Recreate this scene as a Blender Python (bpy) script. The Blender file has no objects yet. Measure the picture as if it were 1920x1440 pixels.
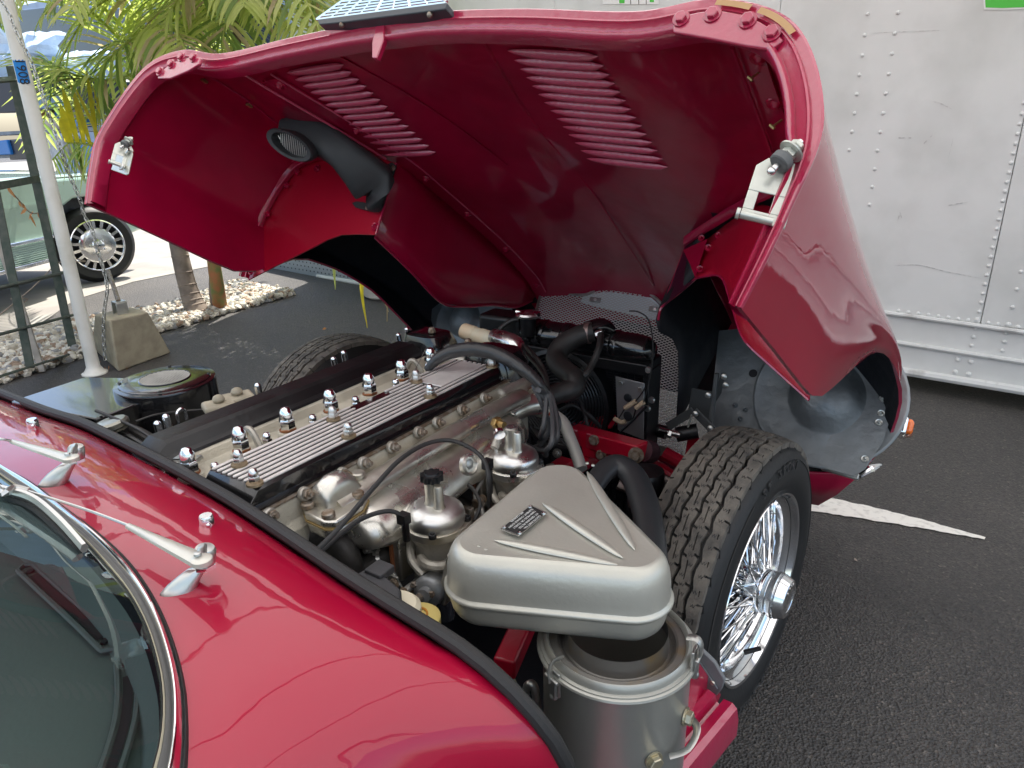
import bpy, bmesh, math, random
from mathutils import Vector, Matrix, noise
random.seed(7)
C = bpy.context.scene
COL = C.collection
V = Vector
rad = math.radians

# ------------------------------------------------------------------ camera
F_PX = 1331.0
CAM = V((0, 0, 1.25))
_Y = V((926, -508, F_PX)).normalized()
_D = V((85, 3620, F_PX)).normalized()
_Z = -_D
_Y = (_Y - _Z * _Y.dot(_Z)).normalized()
_X = _Y.cross(_Z)
def c2w(d):                       # camera-space direction (x right, y down, z ahead) to world
    return V((d.dot(_X), d.dot(_Y), d.dot(_Z)))
cam_d = bpy.data.cameras.new('camera')
cam = bpy.data.objects.new('camera', cam_d); COL.objects.link(cam)
cam_d.sensor_width = 36.0; cam_d.lens = F_PX / 1920 * 36
cam_d.clip_start = 0.02; cam_d.clip_end = 500
r_, u_, b_ = c2w(V((1,0,0))), c2w(V((0,-1,0))), c2w(V((0,0,-1)))
cam.matrix_world = Matrix(((r_.x,u_.x,b_.x,CAM.x),(r_.y,u_.y,b_.y,CAM.y),(r_.z,u_.z,b_.z,CAM.z),(0,0,0,1)))
C.camera = cam

# ------------------------------------------------------------------ world, sun, exposure
SUN_EL = rad(62)
SUN_DIR = V((-0.34*math.cos(SUN_EL), 0.94*math.cos(SUN_EL), math.sin(SUN_EL))).normalized()
w = bpy.data.worlds.new('World'); C.world = w; w.use_nodes = True
nt = w.node_tree
sky = nt.nodes.new('ShaderNodeTexSky'); sky.sky_type = 'NISHITA'; sky.sun_disc = False
sky.sun_elevation = SUN_EL; sky.sun_rotation = math.atan2(SUN_DIR.x, SUN_DIR.y)
sky.dust_density = 2.0
bg = nt.nodes['Background']; bg.inputs['Strength'].default_value = 0.15
nt.links.new(sky.outputs[0], bg.inputs[0])
sd = bpy.data.lights.new('sun', 'SUN'); sd.energy = 4.5; sd.angle = rad(0.5); sd.color = (1, .95, .87)
so = bpy.data.objects.new('sun', sd); COL.objects.link(so)
so.rotation_euler = SUN_DIR.to_track_quat('Z', 'Y').to_euler()
C.view_settings.view_transform = 'Standard'; C.view_settings.look = 'None'
C.view_settings.exposure = 1.14; C.view_settings.gamma = 1.0
C.view_settings.use_curve_mapping = False
C.render.engine = 'CYCLES'

# ------------------------------------------------------------------ placing helpers
def ray(u, v): return c2w(V(((u-960)/F_PX, (v-720)/F_PX, 1.0)))
def PZ(u, v, z): d = ray(u, v); return CAM + d*((z-CAM.z)/d.z)
def PX(u, v, x): d = ray(u, v); return CAM + d*((x-CAM.x)/d.x)
def PY(u, v, y): d = ray(u, v); return CAM + d*((y-CAM.y)/d.y)
# frame of the raised bonnet: x across from the centreline, a back from the hinge, h up from it
TH = rad(32); BO = V((-.955, 2.05, .35))
BX, BA, BH = V((1,-.09,0)), V((0,-math.cos(TH),math.sin(TH))), V((0,math.sin(TH),math.cos(TH)))
BM = Matrix((BX, BA, BH)).transposed(); BMI = BM.inverted()
def B(x, a, h): return BO + BX*x + BA*a + BH*h
def BP(u, v, x=None, a=None, h=None):
    d = BMI @ ray(u, v); o = BMI @ (CAM-BO)
    for i, t in ((0,x),(1,a),(2,h)):
        if t is not None:
            return o + d*((t-o[i])/d[i])
def BQ(u, v, **k): p = BP(u, v, **k); return B(*p)

# ------------------------------------------------------------------ materials
MATS = {}
def mat(name, col, rough=.5, metal=0, coat=0, bump=0, bscale=50, var=0, vscale=8, col2=None, spec=.5, trans=0, ior=1.5, coatr=.03, detail=6, emis=None, alpha=1, fac=(.4,.65), obj=True, bdist=.002, rvar=0, cior=1.5):
    if name in MATS: return MATS[name]
    m = bpy.data.materials.new(name); m.use_nodes = True
    n = m.node_tree.nodes; l = m.node_tree.links
    p = n['Principled BSDF']
    c4 = tuple(col)+(1,)
    p.inputs['Base Color'].default_value = c4
    p.inputs['Roughness'].default_value = rough
    p.inputs['Metallic'].default_value = metal
    p.inputs['Coat Weight'].default_value = coat
    p.inputs['Coat Roughness'].default_value = coatr; p.inputs['Coat IOR'].default_value = cior
    p.inputs['Specular IOR Level'].default_value = spec
    p.inputs['Transmission Weight'].default_value = trans
    p.inputs['IOR'].default_value = ior
    p.inputs['Alpha'].default_value = alpha
    tc = n.new('ShaderNodeTexCoord'); out = tc.outputs['Object']
    if col2 is not None or var:
        t = n.new('ShaderNodeTexNoise'); t.inputs['Scale'].default_value = vscale; t.inputs['Detail'].default_value = detail
        l.new(out, t.inputs['Vector'])
        r = n.new('ShaderNodeValToRGB'); r.color_ramp.elements[0].position = fac[0]; r.color_ramp.elements[1].position = fac[1]
        r.color_ramp.elements[0].color = c4
        c2 = col2 if col2 is not None else tuple(min(1, x*(1-var)) for x in col)
        r.color_ramp.elements[1].color = tuple(c2)+(1,)
        l.new(t.outputs['Fac'], r.inputs['Fac']); l.new(r.outputs['Color'], p.inputs['Base Color'])
    if rvar:
        t = n.new('ShaderNodeTexNoise'); t.inputs['Scale'].default_value = 14; t.inputs['Detail'].default_value = 8
        l.new(out, t.inputs['Vector'])
        mr = n.new('ShaderNodeMapRange'); mr.inputs['From Min'].default_value=.35; mr.inputs['From Max'].default_value=.7
        mr.inputs['To Min'].default_value = rough; mr.inputs['To Max'].default_value = min(1, rough+rvar)
        l.new(t.outputs['Fac'], mr.inputs['Value']); l.new(mr.outputs[0], p.inputs['Roughness'])
    if bump:
        t = n.new('ShaderNodeTexNoise'); t.inputs['Scale'].default_value = bscale; t.inputs['Detail'].default_value = 4
        l.new(out, t.inputs['Vector'])
        b = n.new('ShaderNodeBump'); b.inputs['Strength'].default_value = bump; b.inputs['Distance'].default_value = bdist
        l.new(t.outputs['Fac'], b.inputs['Height']); l.new(b.outputs[0], p.inputs['Normal'])
        if coat: l.new(b.outputs[0],p.inputs['Coat Normal'])
    MATS[name] = m
    return m
RED = mat('red_paint', (.38,.0012,.030), .38, coat=1, coatr=.01, cior=1.5, spec=.25, bump=.16, bscale=5, bdist=.012)
REDI = mat('red_paint_inside', (.42,.0015,.042), .4, coat=.75, coatr=.08, bump=.16, bscale=7, bdist=.005, var=.22, vscale=5, rvar=.12, spec=.25)
REDF = mat('red_paint_frame', (.44,.002,.024), .4, coat=.6, coatr=.2, bump=.3, bscale=60)
REDE = mat('red_paint_rough_edge', (.42,.010,.060), .3, coat=.9, coatr=.10, bump=.35, bscale=55, bdist=.003, cior=1.8)
BLK = mat('black_gloss', (.008,.008,.009), .18, coat=.8, coatr=.05)
BLKS = mat('black_satin', (.007,.007,.008), .33, bump=.3, bscale=90, rvar=.15)
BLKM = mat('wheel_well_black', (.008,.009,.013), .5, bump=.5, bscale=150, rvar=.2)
GREYP = mat('grey_undercoat_panel', (.24,.26,.27), .36, metal=.55, bump=.6, bscale=25, bdist=.006, var=.45, vscale=5, rvar=.25)
RUB = mat('rubber', (.022,.021,.021), .6, bump=.3, bscale=200)
RUBH = mat('rubber_hose', (.03,.028,.027), .5, bump=.35, bscale=120, var=.4, vscale=20)
TYRE = mat('tyre_rubber', (.015,.015,.015), .55, bump=.3, bscale=150)
TREAD = mat('tyre_tread_rubber', (.17,.152,.128), .82, bump=.8, bscale=260, bdist=.0015, col2=(.07,.065,.06), vscale=28, fac=(.42,.72))
CHR = mat('chrome', (.92,.93,.94), .07, metal=1, rvar=.12)
CHRD = mat('aged_chrome', (.75,.74,.72), .16, metal=1, bump=.2, bscale=120, rvar=.25)
ALU = mat('cast_aluminium', (.50,.48,.43), .42, metal=.7, bump=.7, bscale=220, bdist=.002, col2=(.34,.31,.26), vscale=16, rvar=.2)
ALUP = mat('polished_aluminium', (.70,.68,.62), .22, metal=.9, bump=.35, bscale=45, bdist=.002, col2=(.42,.38,.30), vscale=14, fac=(.45,.75), rvar=.25)
SAND = mat('sandcast_head', (.60,.56,.46), .6, metal=.2, bump=.9, bscale=400, bdist=.002, var=.3, vscale=12)
BRSH = mat('brushed_plate', (.82,.78,.75), .42, metal=.45, bump=.2, bscale=180, var=.12, vscale=30)
RUST = mat('rusty_fastener', (.22,.16,.11), .5, metal=.7, bump=.6, bscale=220, col2=(.35,.32,.28), vscale=90)
ZINC = mat('zinc_plated', (.55,.55,.52), .32, metal=.85, bump=.3, bscale=90, var=.3, vscale=20)
CREAM = mat('cream_plated_steel', (.66,.67,.60), .3, metal=.55, bump=.15, bscale=40, var=.15, vscale=25)
SILV = mat('silver_hammered_paint', (.58,.57,.50), .36, metal=.5, bump=.22, bscale=190, bdist=.0012, var=.12, vscale=6, coat=.25, coatr=.3)
SILVC = mat('silver_paint_can', (.42,.42,.38), .38, metal=.5, bump=.15, bscale=90, var=.15, vscale=5, coat=.2, coatr=.3)
GRIME = mat('worn_dark_metal', (.20,.18,.15), .4, metal=.7, col2=(.34,.26,.15), vscale=9, bump=.3, bscale=60)
WIPM = mat('brushed_wiper_metal', (.62,.62,.60), .30, metal=.92, bump=.15, bscale=60)

# ------------------------------------------------------------------ mesh builder
class MB:
    def __init__(s): s.v=[]; s.f=[]; s.mi=[]; s.m=0
    def add(s, vs, fs):
        o=len(s.v); s.v += [tuple(p) for p in vs]
        for f in fs: s.f.append(tuple(i+o for i in f)); s.mi.append(s.m)
        return s
    def box(s, c, size, X=V((1,0,0)), Y=V((0,1,0)), Z=V((0,0,1))):
        c=V(c); hx,hy,hz=[t/2 for t in size]
        vs=[c+X*(sx*hx)+Y*(sy*hy)+Z*(sz*hz) for sz in(-1,1) for sy in(-1,1) for sx in(-1,1)]
        return s.add(vs,[(0,2,3,1),(4,5,7,6),(0,1,5,4),(2,6,7,3),(0,4,6,2),(1,3,7,5)])
    def frame(s, ax):
        ax=V(ax).normalized(); t=V((0,0,1)) if abs(ax.z)<.9 else V((1,0,0))
        x=t.cross(ax).normalized(); return x, ax.cross(x)
    def lathe(s, prof, o, ax, n=24, arc=2*math.pi, x0=None, caps=True):
        o=V(o); ax=V(ax).normalized(); X,Y=s.frame(ax)
        if x0 is not None: X=(V(x0)-ax*V(x0).dot(ax)).normalized(); Y=ax.cross(X)
        full=abs(arc-2*math.pi)<1e-6; m=n if full else n+1
        vs=[]
        for r,t in prof:
            for k in range(m):
                q=arc*k/n
                vs.append(o+ax*t+(X*math.cos(q)+Y*math.sin(q))*r)
        fs=[]
        for i in range(len(prof)-1):
            for k in range(n):
                k2=(k+1)%m
                fs.append((i*m+k,i*m+k2,(i+1)*m+k2,(i+1)*m+k))
        if full and caps and prof[0][0]>1e-6: fs.append(tuple(reversed(range(m))))
        if full and caps and prof[-1][0]>1e-6: fs.append(tuple(range((len(prof)-1)*m,len(prof)*m)))
        return s.add(vs,fs)
    def cyl(s, p0, p1, r0, r1=None, n=12):
        p0,p1=V(p0),V(p1); r1=r0 if r1 is None else r1
        return s.lathe([(r0,0),(r1,(p1-p0).length)],p0,p1-p0,n)
    def sphere(s, c, r, n=10, sc=(1,1,1), rot=None):
        vs=[];fs=[];c=V(c); m=n*2
        for i in range(n+1):
            th=math.pi*i/n
            for k in range(m):
                ph=2*math.pi*k/m
                p=V((math.sin(th)*math.cos(ph)*r*sc[0],math.sin(th)*math.sin(ph)*r*sc[1],math.cos(th)*r*sc[2]))
                if rot: p=rot@p
                vs.append(c+p)
        for i in range(n):
            for k in range(m):
                fs.append((i*m+k,(i+1)*m+k,(i+1)*m+(k+1)%m,i*m+(k+1)%m))
        return s.add(vs,fs)
    def tube(s, pts, r, n=8, sm=6, flat=None, caps=True):
        pts=smooth(pts,sm) if sm>1 else [V(p) for p in pts]
        N=len(pts); rr=(lambda i: r) if not isinstance(r,(list,tuple)) else (lambda i: lerpl(r,i/(N-1)))
        vs=[];fs=[];pu=None
        for i,p in enumerate(pts):
            t=(pts[min(i+1,N-1)]-pts[max(i-1,0)]).normalized()
            if pu is None: pu=s.frame(t)[0]
            x=(pu-t*pu.dot(t)).normalized(); y=t.cross(x); pu=x
            fx,fy=(1,1) if flat is None else flat
            for k in range(n):
                q=2*math.pi*k/n; vs.append(p+(x*math.cos(q)*fx+y*math.sin(q)*fy)*rr(i))
        for i in range(N-1):
            for k in range(n): fs.append((i*n+k,i*n+(k+1)%n,(i+1)*n+(k+1)%n,(i+1)*n+k))
        if caps: fs.append(tuple(reversed(range(n)))); fs.append(tuple(range((N-1)*n,N*n)))
        return s.add(vs,fs)
    def prism(s, poly, vec):
        poly=[V(p) for p in poly]; vec=V(vec); n=len(poly)
        vs=poly+[p+vec for p in poly]
        fs=[tuple(range(n)),tuple(reversed(range(n,2*n)))]+[(i,(i+1)%n,n+(i+1)%n,n+i) for i in range(n)]
        return s.add(vs,fs)
    def grid(s, rows, closed=False, cap=False):
        R=len(rows); n=len(rows[0]); vs=[p for r in rows for p in r]; fs=[]
        for i in range(R-1):
            for k in range(n if closed else n-1):
                k2=(k+1)%n; fs.append((i*n+k,i*n+k2,(i+1)*n+k2,(i+1)*n+k))
        if cap: fs.append(tuple(range(n))); fs.append(tuple(range((R-1)*n,R*n)))
        return s.add(vs,fs)
    def hexnut(s, c, ax, r, h, rot=0):
        return s.lathe([(r*.88,0),(r,h*.12),(r,h*.85),(r*.86,h)],c,ax,6)
    def mesh(s, name, mats, sm=True, ang=35):
        me=bpy.data.meshes.new(name); me.from_pydata(s.v,[],s.f)
        mats=mats if isinstance(mats,(list,tuple)) else [mats]
        for m in mats: me.materials.append(m)
        if any(s.mi): me.polygons.foreach_set('material_index', s.mi)
        bm=bmesh.new(); bm.from_mesh(me); bmesh.ops.recalc_face_normals(bm,faces=bm.faces); bm.to_mesh(me); bm.free()
        if sm:
            me.polygons.foreach_set('use_smooth',[True]*len(me.polygons)); me.set_sharp_from_angle(angle=rad(ang))
        return me
def lerpl(L,t):
    x=t*(len(L)-1); i=min(int(x),len(L)-2); f=x-i; return L[i]*(1-f)+L[i+1]*f
def smooth(pts,k=6,closed=False):
    P=[V(p) for p in pts]; n=len(P); out=[]
    if n<3: return P
    rng=n if closed else n-1
    for i in range(rng):
        if closed: a,b,c,d=P[(i-1)%n],P[i],P[(i+1)%n],P[(i+2)%n]
        else: a,b,c,d=P[max(i-1,0)],P[i],P[i+1],P[min(i+2,n-1)]
        for j in range(k):
            t=j/k; t2=t*t; t3=t2*t
            out.append(.5*((2*b)+(c-a)*t+(2*a-5*b+4*c-d)*t2+(3*b-a-3*c+d)*t3))
    if not closed: out.append(P[-1])
    return out
def interp(tab, x):               # tab: sorted list of (key, value or tuple)
    if x<=tab[0][0]: return tab[0][1]
    for i in range(len(tab)-1):
        k0,v0=tab[i]; k1,v1=tab[i+1]
        if x<=k1:
            t=(x-k0)/(k1-k0)
            if isinstance(v0,tuple): return tuple(p*(1-t)+q*t for p,q in zip(v0,v1))
            return v0*(1-t)+v1*t
    return tab[-1][1]
def part(name, mb, m, parent=None, label=None, sm=True, bevel=0, solid=0, sub=0, ang=35, kind=None, segs=2):
    me = mb if isinstance(mb, bpy.types.Mesh) else mb.mesh(name, m, sm, ang)
    o=bpy.data.objects.new(name, me); COL.objects.link(o)
    if parent is not None:
        o.parent=parent; o.matrix_parent_inverse=INV[parent.name] if parent.name in INV else Matrix.Identity(4)
    if label: o['label']=label
    if kind: o['kind']=kind
    if solid:
        md=o.modifiers.new('solid','SOLIDIFY'); md.thickness=solid; md.offset=0
    if bevel:
        md=o.modifiers.new('bevel','BEVEL'); md.width=bevel; md.segments=segs; md.limit_method='ANGLE'; md.angle_limit=rad(40)
        md.harden_normals=False
    if sub:
        md=o.modifiers.new('sub','SUBSURF'); md.levels=sub; md.render_levels=sub
    return o
INV={}
def thing(name, label, cat, loc=(0,0,0), group=None):
    o=bpy.data.objects.new(name,None); COL.objects.link(o); o.location=loc; o.empty_display_size=.1
    o['label']=label; o['category']=cat
    if group: o['group']=group
    INV[o.name]=Matrix.Translation(-V(loc))
    return o
def single(name, mb, m, label, cat, group=None, **k):
    o=part(name,mb,m,**k); o['label']=label; o['category']=cat
    if group: o['group']=group
    return o
def setting(name, mb, m, **k):
    o=part(name,mb,m,**k); o['kind']='structure'; return o
def copy_of(src, name, mw, parent):  # another instance sharing the mesh, moved by matrix mw
    o=bpy.data.objects.new(name, src.data); COL.objects.link(o)
    if parent is not None:
        o.parent=parent; o.matrix_parent_inverse=INV.get(parent.name, Matrix.Identity(4))
    o.matrix_basis=mw
    return o
def at_frame(o, X, Y, Z, s=1):
    return Matrix(((X.x*s,Y.x*s,Z.x*s,o.x),(X.y*s,Y.y*s,Z.y*s,o.y),(X.z*s,Y.z*s,Z.z*s,o.z),(0,0,0,1)))
def text(name, s, size, m, mw, parent=None, ext=.0006, flatten=True):
    cu=bpy.data.curves.new(name,'FONT'); cu.body=s; cu.size=size; cu.extrude=ext; cu.align_x='CENTER'; cu.align_y='CENTER'; cu.resolution_u=3
    tmp=bpy.data.objects.new(name+'_tmp',cu); COL.objects.link(tmp)
    me=bpy.data.meshes.new_from_object(tmp); bpy.data.objects.remove(tmp)
    me.materials.clear(); me.materials.append(m)
    o=bpy.data.objects.new(name,me); COL.objects.link(o)
    if parent is not None:
        o.parent=parent; o.matrix_parent_inverse=INV.get(parent.name, Matrix.Identity(4))
    o.matrix_basis=mw
    return o
# ================================================================== THE SETTING
def asphalt():
    m=bpy.data.materials.new('asphalt'); m.use_nodes=True; n=m.node_tree.nodes; l=m.node_tree.links; p=n['Principled BSDF']
    tc=n.new('ShaderNodeTexCoord')
    v=n.new('ShaderNodeTexVoronoi'); v.inputs['Scale'].default_value=170; l.new(tc.outputs['Object'],v.inputs['Vector'])
    a=n.new('ShaderNodeTexNoise'); a.inputs['Scale'].default_value=1.1; a.inputs['Detail'].default_value=8; l.new(tc.outputs['Object'],a.inputs['Vector'])
    r=n.new('ShaderNodeValToRGB'); e=r.color_ramp.elements
    e[0].position=0; e[0].color=(.035,.034,.034,1); e[1].position=1; e[1].color=(.19,.17,.15,1)
    e.new(.55).color=(.066,.063,.061,1); e.new(.86).color=(.09,.084,.078,1)
    l.new(v.outputs['Color'],r.inputs['Fac'])
    mx=n.new('ShaderNodeMix'); mx.data_type='RGBA'; mx.blend_type='MULTIPLY'; mx.inputs[0].default_value=.75
    r2=n.new('ShaderNodeValToRGB'); r2.color_ramp.elements[0].color=(.42,.42,.44,1); r2.color_ramp.elements[1].color=(1.5,1.44,1.37,1); r2.color_ramp.elements[0].position=.3; r2.color_ramp.elements[1].position=.72
    l.new(a.outputs['Fac'],r2.inputs['Fac']); l.new(r.outputs['Color'],mx.inputs[6]); l.new(r2.outputs['Color'],mx.inputs[7]); l.new(mx.outputs[2],p.inputs['Base Color'])
    b=n.new('ShaderNodeBump'); b.inputs['Strength'].default_value=.9; b.inputs['Distance'].default_value=.006
    l.new(v.outputs['Distance'],b.inputs['Height']); l.new(b.outputs[0],p.inputs['Normal'])
    mr=n.new('ShaderNodeMapRange'); mr.inputs['To Min'].default_value=.45; mr.inputs['To Max'].default_value=.8; l.new(a.outputs['Fac'],mr.inputs['Value']); l.new(mr.outputs[0],p.inputs['Roughness'])
    return m
ASPH=asphalt()
CONC=mat('pale_concrete',(.30,.285,.255),.85,bump=.4,bscale=60,col2=(.24,.22,.20),vscale=3.0)
setting('ground',MB().add([(-60,-60,0),(60,-60,0),(60,90,0),(-60,90,0)],[(0,1,2,3)]),ASPH,sm=False)
dw=[PZ(u,v,.004) for u,v in ((-400,690),(-60,650),(60,618),(140,562),(250,528),(389,500),(480,477),(640,440))]
setting('driveway',MB().add([tuple(p) for p in dw]+[(-12,14,.004),(-40,20,.004),(-40,-10,.004)],[tuple(range(len(dw)+3))]),CONC,sm=False)
GRAVB=mat('gravel_bed_soil',(.10,.09,.08),.9,bump=.8,bscale=60)
gpts=[PZ(u,v,0) for u,v in ((-60,745),(0,722),(150,672),(318,620),(430,588),(553,553),(440,532),(330,575),(140,606),(0,640),(-60,655))]
gpts=[V((p.x,p.y,.004)) for p in gpts]
setting('gravel_bed',MB().add(gpts,[tuple(range(len(gpts)))]),GRAVB,sm=False)
def inpoly(x,y,P):
    r=False
    for i in range(len(P)):
        a,b=P[i],P[i-1]
        if (a.y>y)!=(b.y>y) and x<(b.x-a.x)*(y-a.y)/(b.y-a.y)+a.x: r=not r
    return r
def pebble(mb,c,r):
    t=(1+5**.5)/2; vs=[(-1,t,0),(1,t,0),(-1,-t,0),(1,-t,0),(0,-1,t),(0,1,t),(0,-1,-t),(0,1,-t),(t,0,-1),(t,0,1),(-t,0,-1),(-t,0,1)]
    fs=[(0,11,5),(0,5,1),(0,1,7),(0,7,10),(0,10,11),(1,5,9),(5,11,4),(11,10,2),(10,7,6),(7,1,8),(3,9,4),(3,4,2),(3,2,6),(3,6,8),(3,8,9),(4,9,5),(2,4,11),(6,2,10),(8,6,7),(9,8,1)]
    q=Matrix.Rotation(random.uniform(0,6.3),3,'Z')@Matrix.Rotation(random.uniform(0,3),3,'X')
    s=V((random.uniform(.7,1.3),random.uniform(.6,1.1),random.uniform(.5,.8)))*r/1.9
    mb.add([c+q@V((a*s.x,b*s.y,d*s.z)) for a,b,d in vs],fs)
random.seed(3)
mb=MB(); n_=0
while n_<6500:
    x=random.uniform(-6.3,-3.7); y=random.uniform(1.0,4.2)
    if inpoly(x,y,gpts):
        pebble(mb,V((x,y,.008+random.uniform(0,.03))),random.uniform(.014,.034)); n_+=1
mb.mi=[0]*len(mb.f)
mi=[]
for i in range(n_): mi += [random.choice((0,0,1,1,2,3))]*20
mb.mi=mi
g=part('gravel',mb,[mat('pebble_white',(.62,.58,.50),.8,bump=.3,bscale=80),mat('pebble_tan',(.42,.38,.31),.8),mat('pebble_grey',(.25,.25,.25),.8),mat('pebble_brown',(.28,.20,.14),.8)],kind='stuff')
g['label']='white and tan gravel around the palm and concrete block'
# tapering wedge of sunlight, painted in pale colour on the asphalt
SUNW=mat('sun_wedge_tint',(.80,.78,.72),.75,bump=.5,bscale=150,col2=(.52,.50,.46),vscale=45,fac=(.5,.8))
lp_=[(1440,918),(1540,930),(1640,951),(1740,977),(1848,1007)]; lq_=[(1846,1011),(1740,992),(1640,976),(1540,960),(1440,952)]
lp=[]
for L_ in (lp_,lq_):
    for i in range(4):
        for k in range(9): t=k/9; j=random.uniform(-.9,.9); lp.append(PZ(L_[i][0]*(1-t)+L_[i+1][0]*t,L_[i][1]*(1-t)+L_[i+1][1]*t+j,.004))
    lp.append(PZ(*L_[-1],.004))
single('painted_sun_wedge',MB().add(lp,[tuple(range(len(lp)))]),SUNW,'wedge of sunlight painted in pale colour on the asphalt beside the front tyre','road marking',sm=False)  # sunlight put into colour, not a real road marking

# ------------------------------------------------------------------ box truck behind
TN=V((.125,1,0)).normalized()
def PT(u,v,off=0.0):
    d=ray(u,v); p0=V((0,3.70+off,0)); return CAM+d*((p0-CAM).dot(TN)/d.dot(TN))
TX=V((1,-.125,0)).normalized(); UP=V((0,0,1))
TRW=mat('truck_white_paint',(.72,.73,.71),.38,bump=.35,bscale=3.2,bdist=.02,col2=(.58,.59,.565),vscale=3.4,fac=(.46,.80),rvar=.25,detail=12)
TRD=mat('truck_scuffed_trim',(.66,.67,.65),.5,bump=.6,bscale=30,col2=(.36,.35,.33),vscale=9,fac=(.55,.72))
truck=thing('box_truck','big white riveted box truck body parked behind the raised bonnet','truck',(0,3.9,0))
zb=.09
def tpt(x,z,off=0): p=V((0,3.70,0))+TX*x; return V((p.x,p.y+off,z))
s0=PT(1919,227); s1=PT(1838,606); xs=((s0.x+s1.x)/2)/TX.x
TOPZ=3.15; ZR=PT(1838,607).z
for a,b in ((-4.9,-3.6),(-3.598,-2.3),(-2.298,-.98),(-.978,xs-.0012),(xs+.0012,1.4),(1.402,2.7)):
    c=(tpt(a,ZR)+tpt(b,TOPZ))/2
    mb=MB(); mb.box(c+TN*.03,((b-a),.06,TOPZ-ZR),TX,TN,UP); part('side_panel',mb,TRW,truck,bevel=.003)
mb=MB(); mb.box(tpt(-1.1,1.6)+TN*1.25,(7.55,2.3,2.9),TX,TN,UP); part('box_body',mb,TRW,truck)
def rail(name,px0,px1,r,m,flat=(1,.6)):
    a,b=PT(*px0),PT(*px1); d=(b-a).normalized(); t0=(-4.9-a.x)/d.x; t1=(2.7-a.x)/d.x
    mb=MB(); mb.tube([a+d*t0-TN*.008,a+d*t1-TN*.008],r,8,1); part(name,mb,m,truck)
# lower band plates between the rails
def band(name,pa,pb,pc,pd,off,m):
    q=[PT(*p,off) for p in (pa,pb,pc,pd)]
    def ext(a,b):
        d=(b-a).normalized(); return a+d*((-4.9-a.x)/d.x), a+d*((2.7-a.x)/d.x)
    a,b=ext(q[0],q[1]); c,d=ext(q[3],q[2])
    mb=MB(); mb.prism([a,b,d,c],TN*.05); part(name,mb,m,truck,bevel=.002)
band('lower_band',(1685,589),(1920,622),(1920,678),(1694,643),.004,TRW)
band('bottom_band',(1694,643.5),(1920,678.5),(1920,728),(1698,692),.0,TRW)
rail('trim_rail',(1685,589),(1920,622),.011,TRD); rail('trim_rail',(1694,643),(1920,678),.011,TRD); rail('bottom_rail',(1698,696),(1920,732),.02,TRD)
rv=MB(); rv.lathe([(.0085,0),(.0076,.0035),(.0045,.006),(.0,.007)],(0,0,0),(0,-1,0),8)
rme=rv.mesh('rivet',TRW)
first=None
def rivet(px,py,s=1):
    p=PT(px,py); mw=at_frame(p,TX,TN,UP,s)
    o=bpy.data.objects.new('rivet',rme); COL.objects.link(o); o.parent=truck; o.matrix_parent_inverse=INV[truck.name]; o.matrix_basis=mw
def cr(x,y): return 1500+x/1.895, y/1.895
for x,y in ((240,50),(230,125),(221,197),(211,266),(202,335),(193,402),(184,468),(175,533),(348,45),(337,119),(326,191),(316,263),(305,332),(295,402),(285,469),(275,535),(265,601),(256,664),(247,727),
            (622,1167),(616,1197),(610,1227),(733,1183),(726,1214),(718,1245),(785,965),(770,1028),(755,1091)): rivet(*cr(x,y))
for x,y in ((561,1278),(608,1286),(552,1321),(599,1329),(740,1153),(630,1136)): rivet(*cr(x,y),1.35)
for k in range(23):
    t=k/22; rivet(*cr(796-159*t-3*math.sin(t*3),366+(1107-366)*(t**.96)))
for k in range(14): t=k/13; rivet(*cr(350+460*t,1104+62*t))
for k in range(10): rivet(*cr(362+ k*-17, 1030-k*70)) if k<0 else None
# scuffs: thin dark scrapes in the paint
SCF=mat('scuff_grey',(.48,.48,.47),.6,bump=.3,bscale=80,col2=(.66,.67,.65),vscale=70,fac=(.40,.58))
for pts,wd in (([(245,118),(380,112),(520,107)],1.2),([(330,945),(420,942),(520,965),(650,990)],1.8),([(470,360),(500,368),(540,388)],2.5),([(545,485),(538,520),(526,565)],2.5),([(345,790),(355,760),(362,775)],8),([(440,510),(470,480)],5),([(350,490),(395,490)],5),([(525,730),(595,718)],3)):
    pts=[cr(*p) for p in pts]; mb=MB(); q=smooth([V((a,b,0)) for a,b in pts],5) if len(pts)>2 else [V((a,b,0)) for a,b in pts]
    up_=[PT(p.x,p.y-wd*.5*math.sin(math.pi*(i+.3)/(len(q)-.4)),-.0015) for i,p in enumerate(q)]
    dn=[PT(p.x,p.y+wd*.5*math.sin(math.pi*(i+.3)/(len(q)-.4)),-.0015) for i,p in enumerate(q)]
    mb.grid([up_,dn]); part('scuff',mb,SCF,truck,sm=False)
GRN=mat('green_decal',(.08,.55,.06),.5); WHT=mat('white_decal',(.82,.82,.80),.5); BLKD=mat('black_decal',(.02,.02,.02),.5)
def decal(name,pts,m,off=-.003):
    mb=MB(); q=[PT(a,b,off) for a,b in pts]; mb.prism(q,TN*.001); part(name,mb,m,truck,sm=False)
decal('green_sticker',[(1843,-60),(1960,-60),(1960,12),(1880,15),(1848,14)],GRN,-.004); decal('sticker_border',[(1840,-60),(1960,-60),(1960,16),(1885,18),(1845,18)],WHT)
decal('sticker_border',[(1130,-50),(1235,-50),(1235,8),(1130,8)],WHT); decal('green_sticker',[(1160,-50),(1171,-50),(1171,6),(1161,6)],GRN,-.004); decal('green_sticker',[(1219,-50),(1227,-50),(1226,4),(1218,4)],GRN,-.004)
for x_ in (1182,1197,1211): decal('sticker_line',[(x_,-50),(x_+1,-50),(x_+1,8),(x_,8)],BLKD,-.004)
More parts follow.
